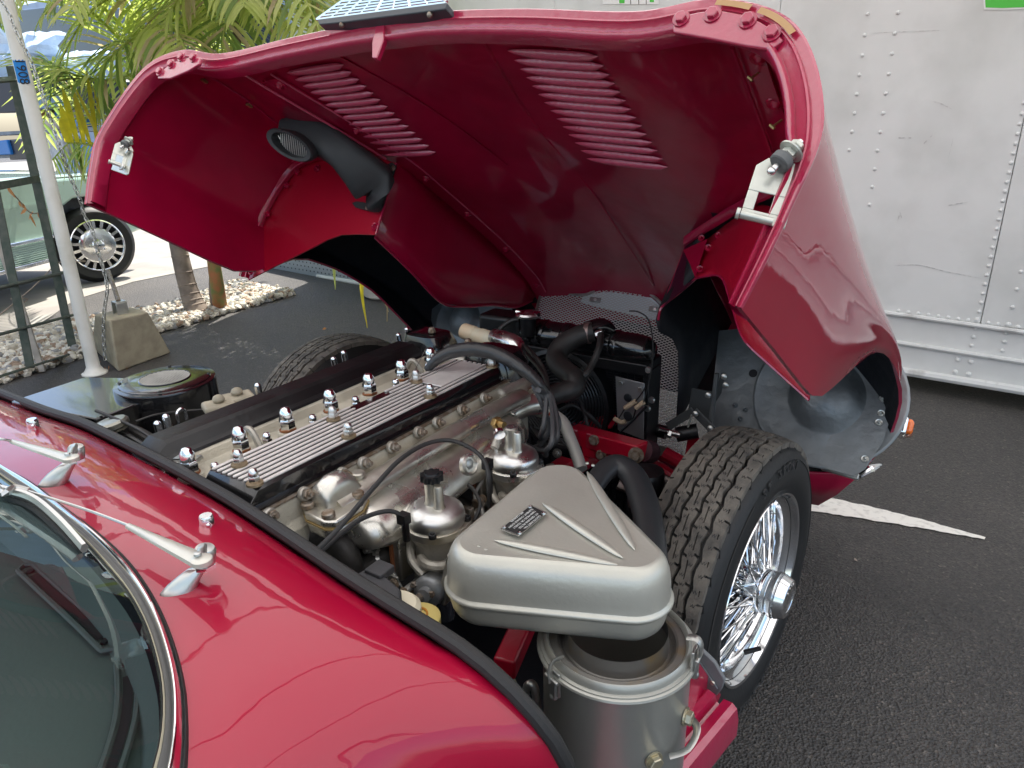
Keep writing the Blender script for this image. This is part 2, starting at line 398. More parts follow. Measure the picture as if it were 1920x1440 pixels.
# perforated skirt at the far left end of the truck
PERF=mat('perforated_blue_grey',(.36,.41,.46),.4,metal=.4,bump=.2,bscale=30); HOLE=mat('dark_hole',(.03,.035,.04),.8)
mb=MB(); a0,a1=PT(480,440,-.012),PT(750,440,-.012); b0,b1=PT(480,508,-.012),PT(750,549,-.012); mb.prism([a0,a1,b1,b0],TN*.012); part('perforated_skirt',mb,PERF,truck)
mb=MB()
for i in range(34):
    for j in range(8):
        u=512+i*7+(3.5 if j%2 else 0); v=452+j*7.5+(u-512)*.16
        if v<500+(u-512)*.15:
            p=PT(u,v,-.0135); mb.lathe([(.0075,0),(.0075,.001)],p,-TN,6)
part('perforation',mb,HOLE,truck,kind='stuff')

# ------------------------------------------------------------------ canopy tent over the car, white pole is its leg
def fabric():
    m=bpy.data.materials.new('white_canopy_fabric'); m.use_nodes=True; n=m.node_tree.nodes; l=m.node_tree.links
    n.remove(n['Principled BSDF']); d=n.new('ShaderNodeBsdfDiffuse'); t=n.new('ShaderNodeBsdfTranslucent'); x=n.new('ShaderNodeMixShader')
    d.inputs[0].default_value=(.85,.84,.82,1); t.inputs[0].default_value=(.85,.83,.80,1); x.inputs[0].default_value=.48
    l.new(d.outputs[0],x.inputs[1]); l.new(t.outputs[0],x.inputs[2]); l.new(x.outputs[0],n['Material Output'].inputs[0]); return m
pole_b=PZ(178,700,0)
POLE=mat('white_pole_paint',(.74,.73,.68),.35,bump=.2,bscale=30,col2=(.62,.60,.53),vscale=7,fac=(.5,.75))
tent=thing('canopy_tent','white canopy on a tall white pole with a flared foot and blue tape','canopy',pole_b)
mb=MB(); mb.lathe([(.066,0),(.066,.006),(.050,.016),(.040,.032),(.0355,.04),(.0335,.10),(.0335,2.55)],pole_b,(0,0,1),24); part('pole',mb,POLE,tent)
pole2=V((1.3,2.9,0)); mb=MB(); mb.lathe([(.066,0),(.066,.006),(.040,.032),(.0335,.10),(.0335,2.55)],pole2,(0,0,1),24); part('pole',mb,POLE,tent)
mb=MB(); rows=[]
for i in range(25):
    yy=-3.4+7.05*i/24; r=[]
    for k in range(31):
        xx=-4.62+8.4*k/30; y2=yy+max(0,(yy+3.4)/6.75)*(.10*max(0,xx+1)) 
        r.append(V((xx,y2,2.62+.9*(1-abs((xx+1.17)/3.45))*(1-abs((yy+.0)/3.6))**1.0-.03*abs(math.sin(xx*2.3)))))
    rows.append(r)
mb.grid(rows); part('canopy_roof',mb,fabric(),tent,sm=True)
for xx in (-3.2,-1.9,-.6,.7):
    mb=MB(); mb.tube([V((xx,-3.3,2.56)),V((xx,3.2,2.56))],.019,8,1); part('roof_tube',mb,ZINC,tent)
for yy,rr_ in ((1.95,.10),(-.4,.03)):  # added unseen beams, put in to reflect as dark lines in the scuttle
    mb=MB(); mb.tube([V((-4.6,yy,2.57)),V((3.7,yy,2.57))],rr_,10,1); part('added_dark_beam',mb,mat('added_beam_dark',(.03,.03,.032),.5),tent)
# blue tape with its handwritten number
TAPE=mat('blue_tape',(.01,.22,.62),.6,bump=.3,bscale=50,var=.2,vscale=20)
def pole_pt(u,v,r):               # a point on the pole's surface under photo pixel u, v
    d=ray(u,v); a=d.x**2+d.y**2; ox,oy=CAM.x-pole_b.x,CAM.y-pole_b.y; b=d.x*ox+d.y*oy; c=ox*ox+oy*oy-r*r
    D=max(b*b-a*c,0); t=(-b-math.sqrt(D))/a; return CAM+d*t
tz0=pole_pt(45,113,.0345).z; tz1=pole_pt(52,155,.0345).z
vd=math.atan2(-pole_b.y,-pole_b.x)
mb=MB(); rows=[]
for i in range(9):
    r=[]
    for k in range(13):
        q=vd-1.15+1.75*k/12; z=tz0+(tz1-tz0)*i/8+.004*math.sin(k*2.1)*(1 if i in (0,8) else 0)
        r.append(V((pole_b.x+.0345*math.cos(q),pole_b.y+.0345*math.sin(q),z)))
    rows.append(r)
mb.grid(rows); tp=part('blue_tape',mb,TAPE,tent)
INK=mat('black_ink',(.01,.01,.01),.6)
vz=V((math.cos(vd-.15),math.sin(vd-.15),0)); vx=V((0,0,-1)); vy=vz.cross(vx)
text('handwriting','1908',.058,INK,at_frame(V((pole_b.x,pole_b.y,(tz0+tz1)/2))+vz*.0352,vx,vy,vz),tent,.0004)

# ------------------------------------------------------------------ chain
def chain(name,pts,label,ll=.036,wr=.0024):
    P=smooth(pts,30); L=[0]
    for i in range(1,len(P)): L.append(L[-1]+(P[i]-P[i-1]).length)
    t=thing(name,label,'chain',P[-1])
    lk=MB(); h=ll*.32
    loop=[]
    for k in range(16):
        q=2*math.pi*k/16; loop.append(V((math.cos(q)*.0095+(0),math.sin(q)*.0095+(h if math.sin(q)>0 else -h),0)))
    loop.append(loop[0]); lk.tube(loop,wr,5,1,caps=False); me=lk.mesh('chain_link',ZINC)
    d=0;i=0;k=0
    while d<L[-1]:
        while L[i+1]<d: i+=1
        f=(d-L[i])/(L[i+1]-L[i]); p=P[i].lerp(P[i+1],f); t_=(P[i+1]-P[i]).normalized()
        sd=t_.cross(V((0,1,0))).normalized() if k%2 else t_.cross(V((1,.3,0))).normalized()
        o=bpy.data.objects.new('chain_link',me); COL.objects.link(o); o.parent=t; o.matrix_parent_inverse=INV[t.name]
        o.matrix_basis=at_frame(p,sd,t_,sd.cross(t_)); d+=ll*.72; k+=1
def off_pole(u,v,y): return PY(u,v,y)
chain('hanging_chain',[PY(-4,-30,1.77),PY(4,3,1.77),PY(18,28,1.77),PY(30,58,1.77),PY(41,82,1.77),PY(55,108,1.78),PY(64,131,1.78),PY(73,158,1.78),PY(85,194,1.78),PY(97,231,1.79),PY(113,278,1.79),PY(129,325,1.81),PY(150,374,1.83),PY(158,403,1.84),PY(172,430,1.85),PY(184,472,1.85),PY(197,517,1.85),PY(201,544,1.84),PY(196,580,1.83),PY(194,620,1.82),PY(197,676,1.80)],'thin steel chain hanging from the white pole down to its foot')

# ------------------------------------------------------------------ concrete block with bracket
def frust(bl,tl): # 4 bottom, 4 top
    return MB().add(bl+tl,[(0,1,2,3),(7,6,5,4),(0,4,5,1),(1,5,6,2),(2,6,7,3),(3,7,4,0)])
b1,b2,b3=PZ(172,652,0),PZ(222,698,0),PZ(321,662,0); b4=b1+(b3-b2)
h=.30
t2=PZ(205,600,h); t3=PZ(278,585,h); t1=PZ(176,590,h); t4=t1+(t3-t2)
CBL=mat('block_concrete',(.40,.35,.25),.9,bump=.9,bscale=110,bdist=.004,col2=(.30,.26,.19),vscale=16,fac=(.4,.7))
blk=thing('concrete_block','tapered tan concrete footing block beside the white pole','concrete block',((b1+b3)/2))
part('block',frust([b1,b2,b3,b4],[t1,t2,t3,t4]),CBL,blk,bevel=.012,segs=3)
mb=MB(); c=(t1+t3)/2; br=[PY(213,568,2.2),PY(228,563,2.2),PY(240,575,2.2),PY(242,592,2.2),PY(229,592,2.2)]
bx=(t3-t2).normalized(); by=(t1-t2).normalized()
mb.box(c+V((0,0,.03))+by*.03,(.06,.006,.07),bx,by,UP); mb.box(c+V((0,0,.03))-by*.03,(.06,.006,.07),bx,by,UP); mb.box(c+V((0,0,.068)),(.06,.06,.006),bx,by,UP)
part('bracket',mb,ZINC,blk,bevel=.002)
mb=MB(); p=c+V((0,0,.07)); e=PY(203,508,2.15); mb.tube([p,p.lerp(e,.5)+V((.0,0,.0)),e],.012,8,4); part('strap_bar',mb,RUST,blk)

# ------------------------------------------------------------------ green wooden trellis and the white stick
TREL=mat('dark_green_wood',(.055,.075,.06),.8,bump=.9,bscale=70,col2=(.09,.10,.085),vscale=25)
tr=thing('garden_trellis','weathered dark green wooden trellis leaning beside the gravel','trellis',PZ(60,690,0))
def slat(name,a,b,wd,m,par,th=.012,face=V((.75,-.66,0))):
    d=(b-a).normalized(); s=face.cross(d).normalized(); n=d.cross(s)
    mb=MB(); mb.box((a+b)/2,(wd,th,(b-a).length),s,n,d); return part(name,mb,m,par,bevel=.002)
def TP(u,v,k=0): # trellis plane
    d=ray(u,v); n=V((.70,.72,0)).normalized(); p0=PZ(140,660,0)+n*(-k); return CAM+d*((p0-CAM).dot(n)/d.dot(n))
slat('upright',TP(20,124),TP(139,664),.045,TREL,tr); slat('upright',TP(-30,250),TP(57,690),.04,TREL,tr)
for a,b in (((-20,152),(28,148)),((-20,352),(72,335)),((-20,545),(118,512)),((-20,632),(140,590)),((-20,712),(160,655))):
    slat('rail',TP(*a,-.016),TP(*b,-.016),.038,TREL,tr)
mb=MB(); a=TP(-6,440,.04); b=TP(80,696,.04); d=(b-a).normalized()
s=V((.75,-.66,0)).cross(d).normalized(); mb.box((a+b)/2,(.032,.018,(b-a).length),s,d.cross(s),d)
single('wooden_stake',mb,mat('bleached_wood',(.55,.50,.44),.8,bump=.6,bscale=60,var=.3,vscale=12),'bleached white wooden stake leaning on the green trellis','stake',bevel=.002)
TWIG=mat('dry_twig',(.30,.24,.19),.8); DRY=mat('dry_orange_leaf',(.45,.20,.06),.7)
vine=thing('dead_vine','dry twigs with curled orange leaves tangled on the trellis','vine',PZ(60,690,0))
for pts in ([(10,345),(35,375),(60,400),(90,392)],[(0,590),(60,540),(95,505)],[(20,560),(50,560),(45,567)],[(110,675),(160,678),(185,680)],[(140,485),(160,490),(110,492),(100,500)]):
    mb=MB(); mb.tube([TP(*p,.05) for p in pts],.0035,5,5); part('twig',mb,TWIG,vine)
random.seed(5)
def leaf(mb,a,b,wd,curl=.02,nrm=V((0,-1,.3))):
    d=b-a; s=d.cross(nrm).normalized(); pts=[]
    for t,wf in ((0,.1),(.3,1),(.65,.8),(1,.02)):
        c=a+d*t+V((0,0,-curl*t*t)); pts.append([c-s*wd*wf,c+V((0,0,-wd*.3*wf)),c+s*wd*wf])
    mb.grid(pts)
for px in ((35,378),(40,384),(50,394),(55,402),(62,396),(185,692),(196,690),(205,688),(190,676),(240,683),(12,350),(70,398)):
    mb=MB(); a=TP(*px,.06) if px[0]<100 else PZ(px[0],px[1],.02); b=a+V((random.uniform(-.05,.05),random.uniform(-.05,.02),random.uniform(-.06,.0)))
    if a.z<.1: b.z=.012
    leaf(mb,a,b,.012); part('dry_leaf',mb,DRY,vine)

# ------------------------------------------------------------------ palms
FG=[mat('palm_leaf_green',(.36,.42,.10),.42,col2=(.50,.50,.20),vscale=5),mat('palm_leaf_dark',(.16,.24,.05),.4,var=.3,vscale=6),mat('palm_leaf_yellow',(.62,.50,.03),.5,col2=(.36,.30,.03),vscale=30),mat('palm_leaf_dry',(.42,.34,.20),.7,var=.4,vscale=9)]
for m in FG:                       # thin leaves let light through
    n=m.node_tree.nodes; l=m.node_tree.links; p=n['Principled BSDF']; t=n.new('ShaderNodeBsdfTranslucent'); x=n.new('ShaderNodeMixShader'); x.inputs[0].default_value=.5
    t.inputs[0].default_value=tuple(min(1,c*1.7) for c in p.inputs['Base Color'].default_value[:3])+(1,)
    l.new(p.outputs[0],x.inputs[1]); l.new(t.outputs[0],x.inputs[2]); l.new(x.outputs[0],n['Material Output'].inputs[0])
BARK=mat('palm_bark',(.26,.21,.17),.85,bump=.8,bscale=35,col2=(.15,.12,.10),vscale=10); RACH=mat('palm_stalk',(.20,.22,.06),.5)
def frond(palm,pts,n=30,ll=.42,m=0,w_=.021,droop=.35,up=.25,side=(1,1),dry=.04,rng=None):
    P=smooth(pts,10); N=len(P)
    mb=MB(); mb.tube(P[::2]+[P[-1]],[.011,.007,.003],6,1); mb.m=0
    mb.mi=[0]*len(mb.f)
    for i in range(n):
        f=.10+.88*i/(n-1); x=f*(N-1); j=min(int(x),N-2); p=P[j].lerp(P[j+1],x-j); t=(P[j+1]-P[j]).normalized()
        s=t.cross(UP).normalized() if abs(t.z)<.95 else V((1,0,0)); nn=s.cross(t)
        L=ll*(math.sin(math.pi*min(1,.25+.75*f*.95))**.7+.12)*random.uniform(.8,1.1)
        for sg in (-1,1):
            if not side[0 if sg<0 else 1]: continue
            dirv=(s*sg*.85+t*.75+nn*up*random.uniform(.3,1.4)).normalized()
            mb.m=3 if random.random()<dry else (m if random.random()<.75 else (1 if m==0 else m))
            rows=[]; q=p.copy(); dd=dirv.copy(); segs=4
            wv=dd.cross(nn).normalized()
            for k in range(segs+1):
                g=k/segs; ww=w_*(.35+1.1*g)*(1-g)**.6 if k<segs else .0008
                rows.append([q-wv*ww+nn*ww*.35,q-nn*0,q+wv*ww+nn*ww*.35]); dd=(dd+V((0,0,-droop/segs*(1+g)))).normalized(); q=q+dd*(L/segs)
            mb.grid(rows)
    return part('frond',mb,[FG[0],FG[1],FG[2],FG[3]] if True else None,palm)
random.seed(11)
def palm(base,bend,crown,label,name='palm_tree',n=14,r0=.075,fl=1.5,grp='palms standing in the gravel'):
    t=thing(name,label,'palm tree',base,grp)
    mb=MB(); P=smooth([base,bend,crown],14); mb.tube(P,[r0*1.15,r0*.85,r0*.7,r0*.6],14,1)
    part('trunk',mb,BARK,t)
    for i in range(4,len(P)-2,2):
        d=(P[i+1]-P[i]).normalized(); mb=MB(); rr=lerpl([r0*1.15,r0*.85,r0*.7,r0*.6],i/(len(P)-1)); mb.lathe([(rr*1.0,-.006),(rr*1.06,0),(rr*1.0,.006)],P[i],d,14); part('trunk_ring',mb,BARK,t)
    return t
bA=PZ(372,590,0); crA=PY(262,70,3.05)
pA=palm(bA,PY(338,480,2.95),crA,'palm with a ringed grey trunk standing in the gravel, crown of green fronds')
for k in range(16):
    a=k*2.4+random.uniform(-.3,.3); el=random.uniform(-.1,1.1); L=random.uniform(1.0,1.6)
    d=V((math.cos(a)*math.cos(el),math.sin(a)*math.cos(el),math.sin(el)))
    c0=crA+V((random.uniform(-.1,.1),random.uniform(-.1,.1),random.uniform(-.25,.35)))
    frond(pA,[c0,c0+d*L*.35,c0+d*L*.7+V((0,0,-.12*L)),c0+d*L*.95+V((0,0,-.42*L))],n=26,ll=.40,m=0,droop=random.uniform(.3,.8),dry=.06)
# low fronds seen beside the pole
frond(pA,[PY(262,250,2.9),PY(215,225,2.75),PY(160,200,2.6),PY(95,120,2.5)],n=22,ll=.42,m=0,droop=.5,side=(1,1))
frond(pA,[PY(262,300,2.6),PY(205,283,2.5),PY(160,270,2.4),PY(125,268,2.3)],n=10,ll=.40,m=2,up=3.2,droop=-.1,w_=.034,side=(1,0),dry=0)
frond(pA,[PY(300,40,2.8),PY(330,60,2.6),PY(350,110,2.5),PY(345,160,2.45)],n=24,ll=.40,m=0,droop=1.0,dry=.25)
frond(pA,[PY(262,300,2.85),PY(190,275,2.7),PY(140,262,2.6),PY(98,300,2.5)],n=22,ll=.30,m=0,up=-1.8,droop=.9,w_=.013)
frond(pA,[PY(275,130,2.95),PY(210,150,2.6),PY(140,140,2.4),PY(60,110,2.3)],n=28,ll=.45,m=0,droop=.6)
frond(pA,[PY(285,60,3.0),PY(240,80,2.7),PY(190,130,2.5),PY(185,190,2.45)],n=24,ll=.42,m=0,droop=.9)
bB=PZ(414,582,0); crB=PY(455,-30,3.2)
pB=palm(bB,PY(402,500,3.05),crB,'slim palm with an orange sheathed stem right of the ringed trunk',n=10,r0=.042)
SHE=mat('orange_sheath',(.40,.15,.06),.7,bump=.5,bscale=40,col2=(.16,.20,.06),vscale=14)
mb=MB(); P=smooth([bB,PY(408,540,3.02),PY(402,500,3.0),PY(396,450,3.0)],6); mb.tube(P,[.052,.047,.044,.04],12,1); part('leaf_sheath',mb,SHE,pB)
for q_ in ([(455,-60,3.2),(500,-20,3.1),(540,25,3.0),(585,95,2.95)],[(455,-60,3.2),(520,-40,3.2),(590,-10,3.2),(640,60,3.2)],[(455,-60,3.2),(440,-10,3.0),(420,60,2.8),(415,150,2.75)],[(430,-60,3.2),(370,-30,2.9),(320,20,2.7),(300,90,2.6)],[(455,-80,3.3),(560,-70,3.4),(640,-40,3.5),(700,20,3.5)]):
    frond(pB,[PY(a,b,c) for a,b,c in q_],n=24,ll=.44,m=0,droop=.55,dry=.12)
for k in range(13):
    a=k*2.4+.8; el=random.uniform(-.25,.9); L=random.uniform(1.0,1.5)
    d=V((math.cos(a)*math.cos(el),math.sin(a)*math.cos(el),math.sin(el)))
    frond(pB,[crB,crB+d*L*.35,crB+d*L*.7+V((0,0,-.12*L)),crB+d*L*.95+V((0,0,-.45*L))],n=26,ll=.40,m=0,droop=random.uniform(.3,.8))
frond(pB,[PY(390,95,3.3),PY(400,60,3.4),PY(412,15,3.5),PY(425,-50,3.6)],n=26,ll=.46,m=0,droop=.15,w_=.018)
# strap leaves seen through the left wheel arch
sp=PZ(700,560,0)
plant=thing('strap_leaf_plant','variegated plant with long yellow edged leaves seen through the far wheel arch','plant',(sp.x,sp.y,0))
for px,m in ((((655,380),(628,470),(626,500),(629,543)),0),(((720,370),(690,480),(678,540),(689,615)),2),(((700,400),(672,460),(662,490),(661,522)),0),(((735,430),(712,500),(712,540),(729,585)),3),(((740,500),(730,560),(745,580),(762,592)),3),(((750,470),(735,530),(727,560),(726,603)),3)):
    mb=MB(); P=smooth([PY(a,b,2.75) for a,b in px],5); nn=len(P); ww=.024 if m!=3 else .008
    rows=[[p-V((ww,0,0))*(1-(i/(nn-1))**2)-V((.001,0,0)),p+V((0,-.004,0)),p+V((ww,0,0))*(1-(i/(nn-1))**2)+V((.001,0,0))] for i,p in enumerate(P)]
    mb.grid(rows); part('leaf',mb,FG[m],plant)
POT=mat('pale_pot',(.55,.52,.47),.8,bump=.3,bscale=40,var=.3,vscale=6)
mb=MB(); pc=PZ(722,556,0); mb.lathe([(.13,0),(.16,.02),(.2,.28),(.21,.30),(.18,.30),(.17,.2),(0,.2)],pc,(0,0,1),24)
single('plant_pot',mb,POT,'pale round plant pot on the asphalt behind the far wheel arch','pot')
mb=MB(); leaf(mb,PZ(612,616,.01),PZ(602,614,.012),.008); single('fallen_leaf',mb,DRY,'small dry orange leaf lying on the dark asphalt behind the far tyre','leaf')
mb=MB(); leaf(mb,PZ(1602,1050,.008),PZ(1611,1043,.014),.006); single('fallen_leaf',mb,TWIG,'tiny brown leaf on the asphalt right of the wire wheel','leaf')
# ================================================================== pale green vintage car
CF=V((-.46,.888,0)).normalized(); CN=V((.888,.46,0)).normalized(); W0=V((-6.52,3.22,0))
def G(f,n,z): return W0+CF*f+CN*n+UP*z      # f ahead of the wheel, n out of the side, z up
PGRN=mat('pale_green_paint',(.30,.42,.34),.22,coat=1,coatr=.03,var=.08,vscale=2)
vc=thing('vintage_car','pale green old saloon with chrome slotted wheels parked behind the white pole','car',W0)
prof=[(-3.3,.32),(-.47,.30),(-.46,.42),(-.40,.56),(-.28,.67),(-.12,.73),(.05,.735),(.22,.69),(.35,.60),(.43,.46),(.45,.33),(.75,.36),(.80,.55),(.78,.72),(.70,.84),(.3,.90),(-.9,.93),(-3.3,.95)]
mb=MB(); mb.prism([G(f,0.03,z) for f,z in prof],-CN*.10); part('side_panel',mb,PGRN,vc,bevel=.03,segs=3)
mb=MB(); rows=[]
for f,zz in ((.76,.70),(.74,.80),(.66,.865),(.2,.905),(-.9,.93),(-1.3,.935)):
    rows.append([G(f,.02-1.72*k/12,zz+.05*math.sin(math.pi*k/12)) for k in range(13)])
mb.grid(rows); part('hood',mb,PGRN,vc,solid=.01)
mb=MB(); mb.prism([G(-3.3,-.1,.5),G(.7,-.1,.4),G(.7,-.1,.84),G(-3.3,-.1,.92)],-CN*1.5); part('body_core',mb,BLKM,vc)
mb=MB(); mb.prism([G(-1.3,-.12,.93),G(-1.9,-.25,1.38),G(-3.0,-.25,1.40),G(-3.3,-.12,.95)],-CN*1.3); part('cabin',mb,PGRN,vc,bevel=.03)
GLS=mat('dark_glass',(.02,.03,.03),.05,coat=1)
mb=MB(); mb.prism([G(-1.42,-.1,.97),G(-1.92,-.22,1.34),G(-2.9,-.22,1.35),G(-3.1,-.1,.98)],-CN*.02); part('window',mb,GLS,vc)
mb=MB(); mb.box(G(-1.9,.045,.475),(2.85,.02,.028),CF,CN,UP); part('chrome_strip',mb,CHR,vc,bevel=.006)
mb=MB()
for k in range(9): mb.box(G(-1.9,.035,.45-.016*k),(2.8-.012*k,.03,.010),CF,CN,UP)
part('ribbed_sill',mb,PGRN,vc,bevel=.003)
mb=MB(); mb.box(G(-1.9,.03,.30),(2.75,.05,.03),CF,CN,UP); part('lower_trim',mb,CHRD,vc,bevel=.006)
mb=MB(); mb.box(G(-1.9,.035,.74),(2.9,.006,.012),CF,CN,UP); part('body_crease',mb,PGRN,vc)
# wheel: meshes made round the origin with their axle along +X
def slot_wheel(nm,ctr,par):
    mb=MB(); mb.lathe([(.20,-.16),(.27,-.17),(.315,-.15),(.325,-.12),(.325,-.05),(.312,-.02),(.285,.0),(.235,-.004),(.22,-.012),(.20,-.02)],(0,0,0),(1,0,0),48,caps=False)
    wme=mb.mesh(nm,TYRE); o=bpy.data.objects.new(nm,wme); COL.objects.link(o); o.parent=par; o.matrix_parent_inverse=INV[par.name]
    wx=(CN*.45+V((CAM.x-ctr.x,CAM.y-ctr.y,0)).normalized()*.9).normalized(); wy=UP.cross(wx); o.matrix_basis=at_frame(ctr,wx,wy,UP)
    mb=MB(); mb.lathe([(.222,-.02),(.222,.004),(.214,.008),(.206,.0),(.200,-.03)],(0,0,0),(1,0,0),48,caps=False); part('rim',mb,CHR,o)
    mb=MB(); mb.lathe([(.20,-.035),(.0,-.035)],(0,0,0),(1,0,0),30); part('rim_well',mb,BLKM,o)
    mb=MB(); mb.lathe([(.150,-.02),(.150,-.004),(.14,.000),(.10,.003),(.052,.004),(.048,.016),(.036,.022),(.0,.024)],(0,0,0),(1,0,0),40); part('hub_disc',mb,CHR,o)
    sm=MB(); sm.box((-.006,0,.175),(.014,.024,.060)); sme=sm.mesh('rim_spoke',CHR)
    for k in range(18):
        s=bpy.data.objects.new('rim_spoke',sme); COL.objects.link(s); s.parent=o; s.matrix_basis=Matrix.Rotation(2*math.pi*k/18,4,'X')
    nm_=MB(); nm_.hexnut((.012,0,.062),(1,0,0),.011,.014); nme=nm_.mesh('lug_nut',CHR)
    for k in range(5):
        s=bpy.data.objects.new('lug_nut',nme); COL.objects.link(s); s.parent=o; s.matrix_basis=Matrix.Rotation(2*math.pi*k/5+.3,4,'X')
    mb=MB()
    for k in range(3):
        q=2*math.pi*k/3+math.pi/2; d=V((0,math.cos(q),math.sin(q))); s=V((0,-d.z,d.y)); c=V((.026,0,0))
        mb.prism([c+s*.004,c+d*.024,c-s*.004],V((.002,0,0)))
    part('star_emblem',mb,BLKS,o)
    return o
slot_wheel('wheel',G(0,.07,.325),vc)
slot_wheel('wheel',G(-2.6,.07,.325),vc)

# ================================================================== clutter far behind the green car
def PYs(u,v,y=6.4): return PY(u,v,y)
WALLB=mat('far_wall_blue_grey',(.50,.60,.74),.8,var=.2,vscale=1.5)
mb=MB(); mb.box((-14,10.6,2.2),(16,.3,4.4)); single('storage_building',mb,WALLB,'pale blue grey building wall far behind the palm fronds','building')
SH=mat('grey_shelf_board',(.30,.33,.36),.7,bump=.3,bscale=20,var=.3,vscale=5)
sh=thing('storage_rack','grey rack of shelves behind the green car','rack',PZ(60,330,0)*0+V((-9,6.4,0)))
for (u0,v0,u1,v1,th) in ((-160,212,235,203,.05),(-160,258,220,240,.06),(-160,300,220,285,.06)):
    a,b=PYs(u0,v0),PYs(u1,v1); mb=MB(); d=(b-a).normalized(); mb.box((a+b)/2+V((0,.3,0)),((b-a).length,.6,th),d,V((0,1,0)),d.cross(V((0,1,0)))); part('shelf_board',mb,SH,sh,bevel=.01)
for u in (-150,30,222):
    a=PYs(u,120); mb=MB(); mb.box((a.x,6.42,a.z/2),(.06,.06,a.z)); part('post',mb,SH,sh)
def rot_item(nm,u,v0,v1,wpx,prof,m,label,cat,y=6.5,grp=None,ax=(0,0,1)):
    b=PYs(u,v1,y); t=PYs(u,v0,y); H=abs(t.z-b.z); R=(PYs(u+wpx/2,v1,y)-PYs(u-wpx/2,v1,y)).length/2
    mb=MB(); mb.lathe([(r*R,t_*H) for r,t_ in prof],(b.x,y+.05,b.z),ax,28); return single(nm,mb,m,label,cat,grp)
tubp=[(.0,0),(.75,0),(.8,.05),(.92,.85),(1,.9),(1,1),(.9,1),(.85,.2),(0,.15)]
BB=mat('blue_plastic',(.02,.20,.55),.4); LB=mat('pale_blue_plastic',(.22,.34,.50),.4); DK=mat('dark_blue_black_plastic',(.012,.016,.03),.35)
rot_item('plastic_drum',100,128,192,62,[(0,0),(.9,0),(1,.1),(1,.9),(.9,1),(0,1)],DK,'black plastic drum on the rack directly behind the taped pole','drum',grp='drums on the storage rack')
rot_item('plastic_tub',102,178,205,66,tubp,LB,'pale blue round tub beneath the black drum on the rack','tub',6.35)
rot_item('plastic_drum',205,150,200,60,[(0,0),(.9,0),(1,.1),(1,.9),(.9,1),(0,1)],DK,'black drum at the right end of the rack beside the bonnet','drum',grp='drums on the storage rack')
rot_item('garden_planter',163,166,222,44,[(0,0),(.6,0),(.85,.85),(1,.88),(1,1),(.85,1),(.8,.3),(0,.3)],mat('brown_grey_planter',(.16,.15,.14),.7),'tall grey brown planter in the middle of the rack','planter',6.3)
rot_item('orange_vase',72,174,226,26,[(0,0),(.8,0),(1,.1),(.9,.35),(.5,.6),(.45,.8),(1.2,.86),(1.2,.98),(0,1)],mat('orange_glaze',(.62,.30,.08),.4),'orange vase with a wide cream lid beside the white pole','vase',6.2)
rot_item('white_bowl',88,224,242,44,[(0,0),(.5,0),(1,.9),(1,1),(.9,1),(.4,.2),(0,.2)],mat('white_ceramic',(.75,.73,.7),.4),'white bowl on the rack under the orange vase','bowl',6.2)
def slab(nm,pts,th,m,label,cat,y=6.4,grp=None):
    mb=MB(); mb.prism([PYs(a,b,y) for a,b in pts],V((0,th,0))); return single(nm,mb,m,label,cat,grp,bevel=.02,segs=3)
slab('blue_tarp',[(100,210),(142,205),(150,238),(110,240)],.3,BB,'bright blue tarp bundle on the rack between two fronds','tarp',6.3,'blue tarps on the rack')
slab('blue_tarp',[(-40,268),(12,262),(20,290),(-40,292)],.3,BB,'blue tarp bundle low at the left edge of the rack','tarp',6.3,'blue tarps on the rack')
slab('blue_crate',[(150,268),(230,268),(228,300),(150,300)],.4,BB,'blue crate above the pale green hood near the bonnet','crate',6.3)
slab('grey_panel',[(-60,150),(25,150),(30,210),(6,212),(-60,212)],.05,mat('charcoal_board',(.06,.06,.07),.7,bump=.3,bscale=30),'charcoal board leaning on the rack left of the pole','board',6.3)
slab('white_crate',[(86,258),(116,256),(120,298),(88,300)],.3,mat('white_plastic_dirty',(.6,.6,.6),.6,var=.3,vscale=10),'dirty white crate on the rack behind the chain','crate',6.3)
slab('dark_crate',[(14,262),(84,258),(86,298),(18,300)],.4,DK,'dark crate on the lower shelf left of the white crate','crate',6.35)
SHE2=mat('clear_blue_sheet',(.66,.78,.90),.25,coat=.6,bump=.8,bscale=5,bdist=.05)
def drape(nm,pts,label,y=6.9):
    u0,u1,v0,v1=pts; rows=[]
    for i in range(14):
        r=[]
        for k in range(14):
            u=u0+(u1-u0)*k/13; v=v0+(v1-v0)*i/13; p=PYs(u,v,y); nz=noise.noise(V((u*.05,v*.05,1.3)))
            bul=max(0,math.sin(math.pi*i/13))**.4*max(0,math.sin(math.pi*k/13))**.4
            r.append(p+V((0,-.5*bul+.18*nz,.05*noise.noise(V((u*.1,v*.1,4))))))
        rows.append(r)
    single(nm,MB().grid(rows),SHE2,label,'plastic sheet','crumpled plastic sheets behind the rack',sm=False)
drape('plastic_sheet',(48,118,60,170),'crumpled clear blue plastic sheet over a load behind the pole')
drape('plastic_sheet',(-40,40,10,200),'large pale blue plastic sheet at the left edge behind the trellis')
drape('plastic_sheet',(130,215,95,185),'pale blue plastic sheet behind the palm fronds right of the drum',7.1)
slab('dark_van',[(20,20),(120,10),(300,20),(420,0),(420,150),(200,170),(60,150),(20,120)],1.2,mat('dark_navy_paint',(.02,.03,.055),.3,coat=.8),'dark navy vehicle half hidden behind the palm fronds','van',8.6)
# ================================================================== THE RED SPORTS CAR
car=thing('sports_car','dark red classic sports car with its long one piece bonnet tipped forward over the engine','car',(-.955,.5,0))
REDL=mat('red_paint_lit_tint',(.62,.07,.15),.35,coat=.9,coatr=.2,bump=.6,bscale=140,bdist=.002,cior=1.8)  # lighter copy of the red; light on louvres and edges put into colour
